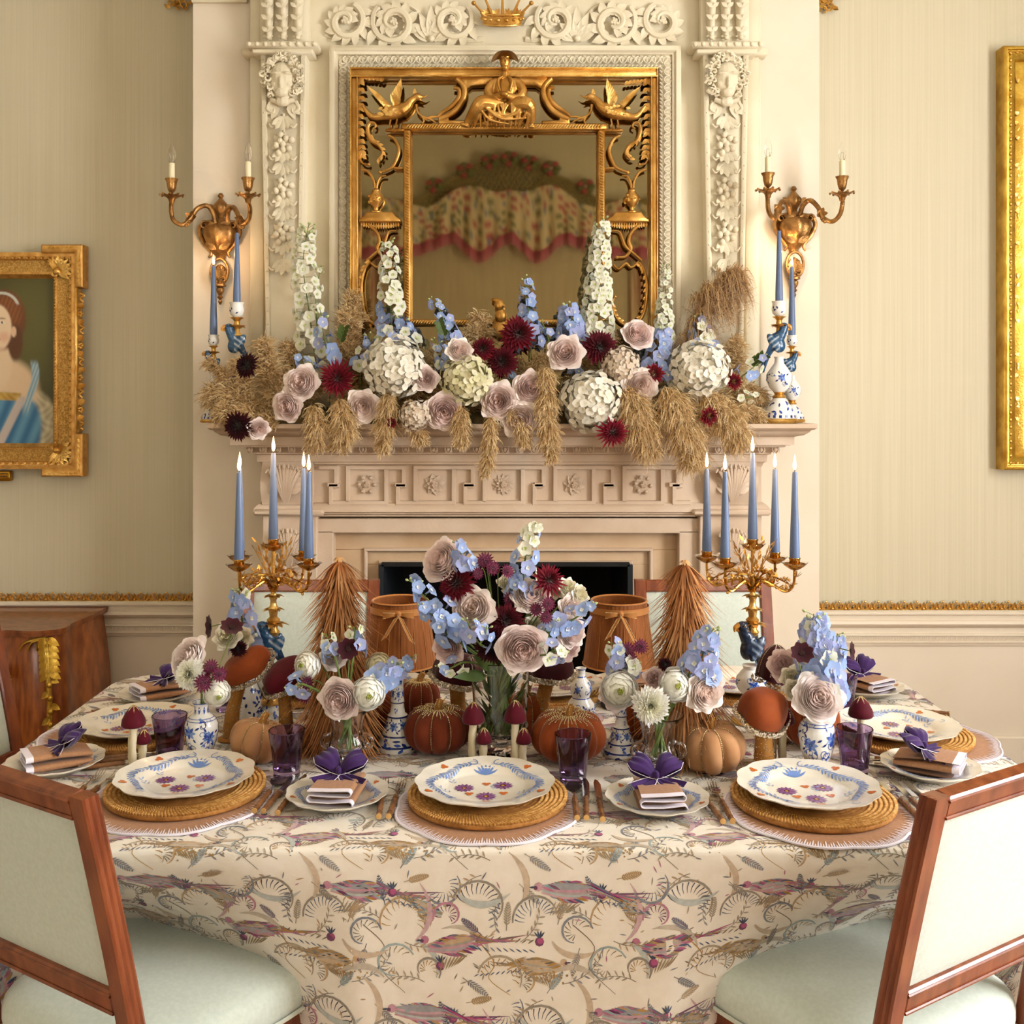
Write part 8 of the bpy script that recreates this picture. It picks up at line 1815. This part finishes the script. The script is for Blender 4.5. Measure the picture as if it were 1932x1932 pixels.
for (k, px, py, r, f, lb, Y) in (('spider', 637, 714, 39, (0, .1), 'crimson spider dahlia between the rose pair and white hydrangea', 3.99), ('darkdahlia', 466, 690, 28, (-.5, .3), 'very dark dahlia beside the candlestick on the portrait side', 4.0), ('darkdahlia', 450, 803, 32, (-.2, -.2), 'dark dahlia hanging lowest at the portrait end', 3.92), ('dahlia', 978, 630, 38, (0, .25), 'burgundy dahlia beside the small gilt bust', 4.0), ('dahlia', 948, 682, 32, (-.2, .1), 'burgundy dahlia just below the one by the gilt bust', 4.03), ('dahlia', 912, 658, 26, (-.3, .3), 'crimson dahlia beside the rose on the cream green hydrangea', 4.04), ('dahlia', 1131, 655, 36, (.1, .25), 'burgundy dahlia at the foot of the tallest white delphinium', 3.99), ('smalldahlia', 1232, 706, 23, (0, 0), 'small crimson dahlia with yellow eye beside the blue delphinium', 3.97), ('smalldahlia', 1384, 720, 18, (.2, 0), 'small crimson dahlia near the tall candlestick', 4.0), ('smalldahlia', 1337, 785, 21, (.3, 0), 'small crimson dahlia low among the plumes', 3.9), ('spider', 1155, 815, 34, (.2, -.3), 'burgundy dahlia hanging below the white hydrangea', 3.9), ('smalldahlia', 738, 797, 12, (.1, -.3), 'tiny crimson dahlia bud above the mantel edge', 3.93)): mf(k, px, py, r, f, lb, Y)
for (k, px, py, r, f, lb, Y) in (('hydwhite', 745, 693, 58, (-.05, .1), 'large white hydrangea nearer the portrait', 4.02), ('hydgreen', 880, 717, 49, (0, 0), 'cream green hydrangea left of the rose trio', 4.03), ('hydwhite', 1117, 757, 59, (-.05, -.1), 'large white hydrangea hanging over the mantel edge', 3.99), ('hydwhite', 1320, 697, 56, (.1, .1), 'large cream white hydrangea at the tall frame side', 4.01), ('hydpink', 1170, 690, 37, (0, .2), 'faded pinkish hydrangea beside the burgundy dahlia', 4.05), ('hydpink', 783, 785, 30, (-.1, -.2), 'faded pinkish hydrangea low beside a blush rose', 3.95)): mf(k, px, py, r, f, lb, Y)
an = lambda px: P(px, 765, 4.09)
W1 = lambda t: 1.0
B0 = lambda t: 0.0
G2 = 'delphiniums of the mantel garland'
spire('loose white delphinium against the carved pilaster on the portrait side', [(600, 720), (585, 600), (572, 500), (582, 425)], 4.1, 40, 44, W1, an(600), G2, 14, fl=.8); spire('airy white delphinium branch beside the pilaster and upright plume', [(600, 640), (596, 560), (606, 500)], 4.1, 20, 8, W1, None, G2, 8)
spire('white and blue delphinium in front of the mirror frame nearer the portrait', [(745, 690), (738, 600), (735, 520), (733, 452)], 4.08, 36, 40, lambda t: min(1, max(0, t*2.2-.35)), an(745), G2, 6, fl=.85); spire('tallest white delphinium in front of the mirror frame', [(1128, 640), (1128, 560), (1132, 480), (1137, 412)], 4.06, 36, 74, W1, an(1128), G2, 4, fl=.72); spire('shorter white delphinium outside the mirror frame', [(1252, 640), (1254, 580), (1258, 498)], 4.12, 24, 34, W1, an(1252), G2, 5, fl=.85)
for (lb, pts, r, n, mw, Y) in (('blue delphinium beside the upright plume', [(622, 680), (612, 640), (604, 585)], 30, 9, B0, 4.04), ('drooping blue delphinium in front of the mirror foot', [(850, 640), (838, 600), (812, 562)], 24, 16, B0, 4.05), ('pale blue delphinium beside the rose on the hydrangea', [(842, 700), (836, 670), (818, 640)], 24, 12, lambda t: .3, 4.0), ('upright blue delphinium above the dahlia by the gilt bust', [(1002, 650), (997, 590), (992, 520)], 28, 24, B0, 4.04), ('blue delphinium cluster beside the tallest white delphinium', [(1080, 650), (1076, 610), (1072, 575)], 36, 20, B0, 4.03), ('blue delphinium cluster beside the small yellow-eyed dahlia', [(1236, 705), (1244, 660), (1256, 618)], 34, 24, B0, 3.99), ('pale blue delphinium under the feathery reed plume', [(1322, 660), (1322, 630), (1318, 598)], 34, 14, lambda t: .3, 4.08), ('blue delphinium sprig reaching to the tall candlestick', [(1400, 710), (1425, 690), (1445, 672)], 24, 7, lambda t: .25, 4.0), ('blue delphinium sprig above the rose pair', [(590, 705), (575, 690), (560, 672)], 24, 8, lambda t: .2, 4.02), ('blue delphinium sprig above the spider dahlia', [(680, 700), (690, 670), (700, 630)], 30, 12, lambda t: .25, 4.06), ('blue delphinium sprig at the foot of the white hydrangea', [(770, 650), (762, 625), (758, 600)], 30, 12, lambda t: .2, 4.05), ('small blue delphinium sprig above the rose trio', [(960, 725), (970, 712), (965, 695)], 18, 5, B0, 3.98), ('small blue delphinium sprig behind the large white hydrangea over the edge', [(1085, 712), (1092, 700), (1080, 690)], 20, 6, B0, 4.02), ('small pale delphinium sprig beside the cream white hydrangea', [(1258, 745), (1266, 730), (1274, 712)], 18, 6, lambda t: .6, 3.98), ('small blue delphinium sprig between two dahlias', [(1035, 640), (1030, 625), (1022, 606)], 20, 6, B0, 4.03), ('white delphinium sprig low beside the tall candlestick', [(1390, 745), (1410, 750), (1432, 745)], 18, 7, W1, 4.0)):
    spire(lb, pts, Y, r, n, mw, an(pts[0][0]), G2, 3, fl=1.05)
# ---------------------------------------------------------------- flowers on the table
def mouth(o, z): return Vector(o.location)+Vector((0, 0, z))
G3 = 'flowers of the large bouquet'; A3 = mouth(U3, .19)
def bf3(k, px, py, r, f, lb, Y=2.5): flower(k, px, py, Y, r, f, lb, A3, G3)
for row in (('rose', 835, 1058, 40, (-.7, .5), 'blush rose highest on the portrait side of the bouquet', 2.52), ('rose', 893, 1150, 40, (-.2, .45), 'blush rose between two dark dahlias in the bouquet', 2.47), ('rose', 1003, 1126, 36, (.1, 1.0), 'blush rose under the crimson dahlia in the bouquet', 2.5), ('rose', 985, 1222, 46, (.1, -.05), 'largest blush rose hanging over the glass vase rim', 2.42), ('mauve', 847, 1220, 30, (-.4, .1), 'mauve rose low on the portrait side of the bouquet', 2.47), ('rose', 1078, 1150, 28, (.7, .4), 'blush rose at the tall frame side of the bouquet', 2.53), ('rose', 1076, 1192, 30, (.6, .1), 'blush rose below the outer cream blooms', 2.5), ('mauve', 1068, 1222, 26, (.5, -.1), 'mauve rose low behind the wine mushroom cap', 2.53),
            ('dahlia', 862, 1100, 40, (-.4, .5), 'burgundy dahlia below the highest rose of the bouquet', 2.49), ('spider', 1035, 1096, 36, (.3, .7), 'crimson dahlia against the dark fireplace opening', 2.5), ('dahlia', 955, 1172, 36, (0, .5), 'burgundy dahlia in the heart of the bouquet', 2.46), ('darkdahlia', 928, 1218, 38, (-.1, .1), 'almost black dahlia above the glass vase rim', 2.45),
            ('cream', 1072, 1110, 20, (.4, .5), 'cream lisianthus beside the crimson dahlia', 2.55), ('cream', 1094, 1122, 20, (.8, .4), 'outermost cream lisianthus on the tall frame side of the bouquet', 2.55), ('cream', 1048, 1112, 18, (.2, .4), 'small cream lisianthus half behind the crimson dahlia', 2.57), ('cream', 962, 1102, 24, (0, .7), 'cream lisianthus under the tall delphinium of the bouquet', 2.56), ('cream', 1012, 1180, 22, (.2, .2), 'greenish cream lisianthus in the bouquet behind the largest rose', 2.52),
            ('astrantia', 915, 1058, 19, (-.1, .6), 'plum astrantia topmost of the bouquet', 2.5), ('astrantia', 930, 1072, 16, (.2, .3), 'plum astrantia just under the topmost one', 2.48), ('astrantia', 902, 1082, 14, (-.3, .1), 'plum astrantia beside the burgundy dahlia', 2.47), ('astrantia', 957, 1078, 15, (.5, .3), 'plum astrantia facing the tall delphinium', 2.48), ('astrantia', 1012, 1150, 15, (-.1, .2), 'plum astrantia below the up-facing rose', 2.45), ('astrantia', 1034, 1140, 16, (.2, .4), 'plum astrantia above its two neighbours', 2.44), ('astrantia', 1030, 1164, 15, (.1, -.1), 'plum astrantia below its two neighbours', 2.43), ('astrantia', 962, 1130, 15, (0, .5), 'plum astrantia above the heart dahlia', 2.5)):
    bf3(*row[:6], row[6])
G4 = 'delphiniums of the large bouquet'
for (lb, pts, r, n, mw, Y) in (('tall blue and cream delphinium topping the bouquet', [(985, 1120), (990, 1060), (1000, 1012), (1012, 988)], 34, 18, lambda t: .2+.5*t, 2.52), ('blue delphinium above the highest rose', [(880, 1080), (872, 1050), (862, 1022)], 30, 9, B0, 2.5), ('blue delphinium reaching farthest toward the portrait', [(840, 1160), (805, 1130), (772, 1092)], 34, 9, B0, 2.47), ('blue delphinium under the farthest reaching one', [(850, 1190), (825, 1170), (795, 1140)], 32, 8, B0, 2.45), ('blue delphinium in front of the lower blush rose', [(900, 1210), (890, 1192), (880, 1168)], 34, 7, B0, 2.42), ('blue delphinium beside the almost black dahlia', [(905, 1215), (915, 1200), (918, 1182)], 26, 4, B0, 2.41), ('blue delphinium above the mauve rose', [(850, 1205), (838, 1190), (826, 1172)], 28, 6, B0, 2.46), ('blue delphinium toward the lamp shade at the tall frame side', [(1060, 1180), (1095, 1160), (1118, 1138)], 32, 8, B0, 2.49), ('pale blue delphinium over the wine mushroom cap', [(1030, 1235), (1048, 1228), (1066, 1240)], 28, 8, lambda t: .4, 2.40), ('small blue delphinium beside the largest rose', [(1030, 1200), (1040, 1185), (1046, 1170)], 24, 5, B0, 2.44), ('pale delphinium trailing over the wine mushroom near the portrait', [(870, 1250), (845, 1262), (825, 1258)], 22, 5, lambda t: .8, 2.45), ('blue delphinium under the crimson dahlia stem', [(985, 1130), (975, 1100), (968, 1080)], 22, 6, B0, 2.5)):
    spire(lb, pts, Y, r, n, mw, A3, G4, 3, fl=1.15)
def leafs(name, label, anchor, rows, group):
    for i, (px, py, Y, lb) in enumerate(rows):
        e = P(px, py, Y)-anchor; o = thing('bouquet_leaf', label + ' ' + lb, 'leaf', anchor, 0, group); m = MB(); m.leaf(e*.35, e, (0, -1, .4), e.length*.65, .014, bend=-.12, seg=6); m.build('blade', 'leaf_green', o); m = MB(); m.tube([Vector((0, 0, 0)), e*.4], .0015, 5); m.build('stalk', 'stem_green', o)
leafs('l', 'green leaf', A3, [(862, 1275, 2.4, 'drooping over the glass vase rim'), (1020, 1200, 2.45, 'behind the largest blush rose'), (1040, 1165, 2.5, 'under the plum astrantias'), (900, 1240, 2.42, 'between the mauve rose and the black dahlia')], 'leaves of the large bouquet')
for i in range(16):
    pass
# vase beside the small mushrooms
G5 = 'flowers at the portrait end of the table'; A1 = mouth(V1, .12); AP = T(464, 1368)+Vector((0, 0, .14))
for (k, px, py, r, f, lb, Y, A) in (('palerose', 358, 1240, 38, (-.6, .7), 'pale blush rose leaning toward the commode', 2.47, A1), ('mumwhite', 358, 1272, 31, (-.3, .3), 'white chrysanthemum beside the leaning pale rose', 2.42, A1), ('ran', 409, 1308, 25, (.5, -.2), 'white bloom drooping past the vase neck', 2.44, A1), ('cream', 430, 1200, 27, (-.1, .5), 'cream bloom under the dark side-on cosmos', 2.62, AP), ('cream', 455, 1203, 22, (.4, .3), 'cream bloom nearest the brighter blue parrot', 2.66, AP),
                                   ('astrantia', 398, 1258, 16, (.1, .4), 'magenta astrantia beside the white chrysanthemum', 2.42, A1), ('astrantia', 414, 1272, 17, (.4, .1), 'magenta astrantia pointing at the rust mushroom', 2.41, A1), ('astrantia', 384, 1288, 20, (.0, 0), 'magenta astrantia just above the vase neck', 2.40, A1), ('astrantia', 388, 1272, 14, (-.1, .3), 'small magenta astrantia between its neighbours', 2.42, A1), ('cosmos', 398, 1182, 22, (-1.6, .1), 'chocolate cosmos seen side on nearest the chimney breast edge', 2.55, AP), ('cosmos', 437, 1184, 22, (.5, 1.6), 'chocolate cosmos tipped up above the cream blooms', 2.55, A1), ('darkdahlia', 450, 1224, 18, (.3, .2), 'plum bloom tucked under the cream blooms', 2.62, AP)): flower(k, px, py, Y, r, f, lb, A, G5)
spire('tall pale blue delphinium beside the candelabrum at the portrait end', [(462, 1225), (456, 1160), (450, 1108)], 2.72, 36, 16, lambda t: .15, AP, G5, 4, fl=1.2)
# glass urn nearer the portrait
AU1 = mouth(U1, .12); G6 = 'flowers of the glass urn nearer the portrait'
for (k, px, py, r, f, lb, Y) in (('rose', 642, 1318, 38, (-.2, 0), 'blush rose resting on the rim of the glass urn nearer the portrait', 2.38), ('ran', 695, 1308, 31, (.2, 0), 'white ranunculus beside the blush rose on the urn rim', 2.38), ('ran', 580, 1255, 26, (-.5, .2), 'white ranunculus on the feather tree side', 2.46), ('palerose', 630, 1240, 24, (0, .6), 'pale blush bloom under the dark cosmos', 2.5), ('cosmos', 657, 1224, 21, (.1, .15), 'chocolate cosmos facing out before the feather tree', 2.44), ('rancream', 715, 1256, 24, (.2, .5), 'cream bloom before the lamp shade nearer the portrait', 2.5), ('astrantia', 574, 1312, 18, (-.4, -.1), 'magenta astrantia hanging beside the feather tree', 2.42), ('astrantia', 580, 1288, 16, (-.4, .2), 'magenta astrantia above the hanging one', 2.44)): flower(k, px, py, Y, r, f, lb, AU1, G6)
for (lb, pts, r, n, mw, Y) in (('blue delphinium sprig highest over the urn nearer the portrait', [(668, 1230), (670, 1205), (668, 1182)], 30, 6, lambda t: .15, 2.46), ('pale delphinium sprig left of the dark cosmos', [(632, 1240), (622, 1215), (615, 1195)], 26, 7, lambda t: .5, 2.46), ('blue delphinium sprig reaching to the columnar candlestick', [(715, 1285), (735, 1270), (752, 1250)], 32, 10, B0, 2.42), ('blue delphinium sprig hanging at the feather tree side', [(570, 1290), (556, 1296), (545, 1302)], 28, 5, B0, 2.4), ('pale delphinium sprig beside the lamp shade hem', [(745, 1270), (770, 1250), (775, 1238)], 24, 6, lambda t: .3, 2.48)): spire(lb, pts, Y, r, n, mw, AU1, G6, 2, fl=1.15)
# glass urn farther from the portrait
AU2 = mouth(U2, .12); G7 = 'flowers of the glass urn farther from the portrait'
for (k, px, py, r, f, lb, Y) in (('mumwhite', 1228, 1330, 37, (-.05, 0), 'white chrysanthemum hanging over the urn rim', 2.31), ('ran', 1274, 1293, 32, (.1, .2), 'white ranunculus above the chrysanthemum', 2.36), ('rose', 1330, 1304, 38, (.4, .0), 'blush rose beside the feather tree and rust mushroom', 2.36), ('mauve', 1235, 1280, 20, (-.1, .4), 'small mauve bloom behind the white blooms', 2.42), ('darkdahlia', 1255, 1254, 16, (.1, .8), 'plum bloom under the feather tree', 2.42)): flower(k, px, py, Y, r, f, lb, AU2, G7)
spire('blue delphinium before the feather tree at the darker bird', [(1318, 1265), (1330, 1220), (1346, 1185)], 2.38, 40, 16, B0, AU2, G7, 4, fl=1.15); spire('small blue delphinium between ranunculus and blush rose', [(1296, 1285), (1300, 1270), (1306, 1260)], 2.36, 22, 4, B0, AU2, G7, 2, fl=1.2)
AC = T(1172, 1424)+Vector((0, 0, .165)); G8 = 'flowers in the columnar candlestick'
for (k, px, py, r, f, lb, Y) in (('ran', 1169, 1300, 34, (-.05, .1), 'white ranunculus with yellow green eye on the columnar candlestick', 2.42), ('palerose', 1160, 1312, 30, (-.5, -.2), 'pale blush bloom behind the white ranunculus', 2.5), ('astrantia', 1184, 1226, 17, (0, .4), 'magenta astrantia before the lamp shade', 2.45), ('astrantia', 1208, 1220, 17, (.2, .5), 'magenta astrantia farthest over the lamp shade', 2.46), ('astrantia', 1190, 1244, 15, (0, .1), 'magenta astrantia below the two higher ones', 2.44), ('astrantia', 1166, 1256, 15, (-.3, 0), 'magenta astrantia nearest the white ranunculus', 2.44)): flower(k, px, py, Y, r, f, lb, AC, G8)
spire('blue delphinium before the pleated shade farther from the portrait', [(1176, 1262), (1165, 1235), (1155, 1212)], 2.45, 32, 11, lambda t: .2, AC, G8, 2, fl=1.15); spire('blue delphinium sprig trailing below the magenta astrantias', [(1190, 1270), (1196, 1262), (1202, 1250)], 2.45, 20, 4, B0, AC, G8, 2, fl=1.2)
# baluster vase at the tall frame side
A2 = mouth(V2, .13); G9 = 'flowers at the tall frame end of the table'
for (k, px, py, r, f, lb, Y) in (('palerose', 1543, 1318, 45, (.05, .45), 'large pale blush rose on the mouth of the baluster vase', 2.4), ('cosmos', 1513, 1233, 22, (-.1, .8), 'chocolate cosmos before the tall blue delphinium', 2.38), ('cosmos', 1604, 1228, 18, (1.5, .2), 'chocolate cosmos seen side on against the dado', 2.44), ('mauve', 1478, 1255, 28, (-.4, .4), 'mauve carnation beside the darker bird tail', 2.5), ('cream', 1494, 1278, 22, (-.3, .3), 'cream lisianthus under the mauve carnation', 2.46), ('cream', 1500, 1302, 22, (-.3, 0), 'greenish cream lisianthus beside the large pale rose', 2.44)): flower(k, px, py, Y, r, f, lb, A2, G9)
spire('tall dense blue delphinium against the gilt dado rail', [(1548, 1300), (1545, 1250), (1540, 1200), (1535, 1158)], 2.46, 54, 38, lambda t: .06, A2, G9, 5, fl=.95); spire('second blue delphinium leaning toward the wall', [(1560, 1290), (1572, 1240), (1580, 1195)], 2.5, 36, 14, lambda t: .1, A2, G9, 4, fl=1.1)
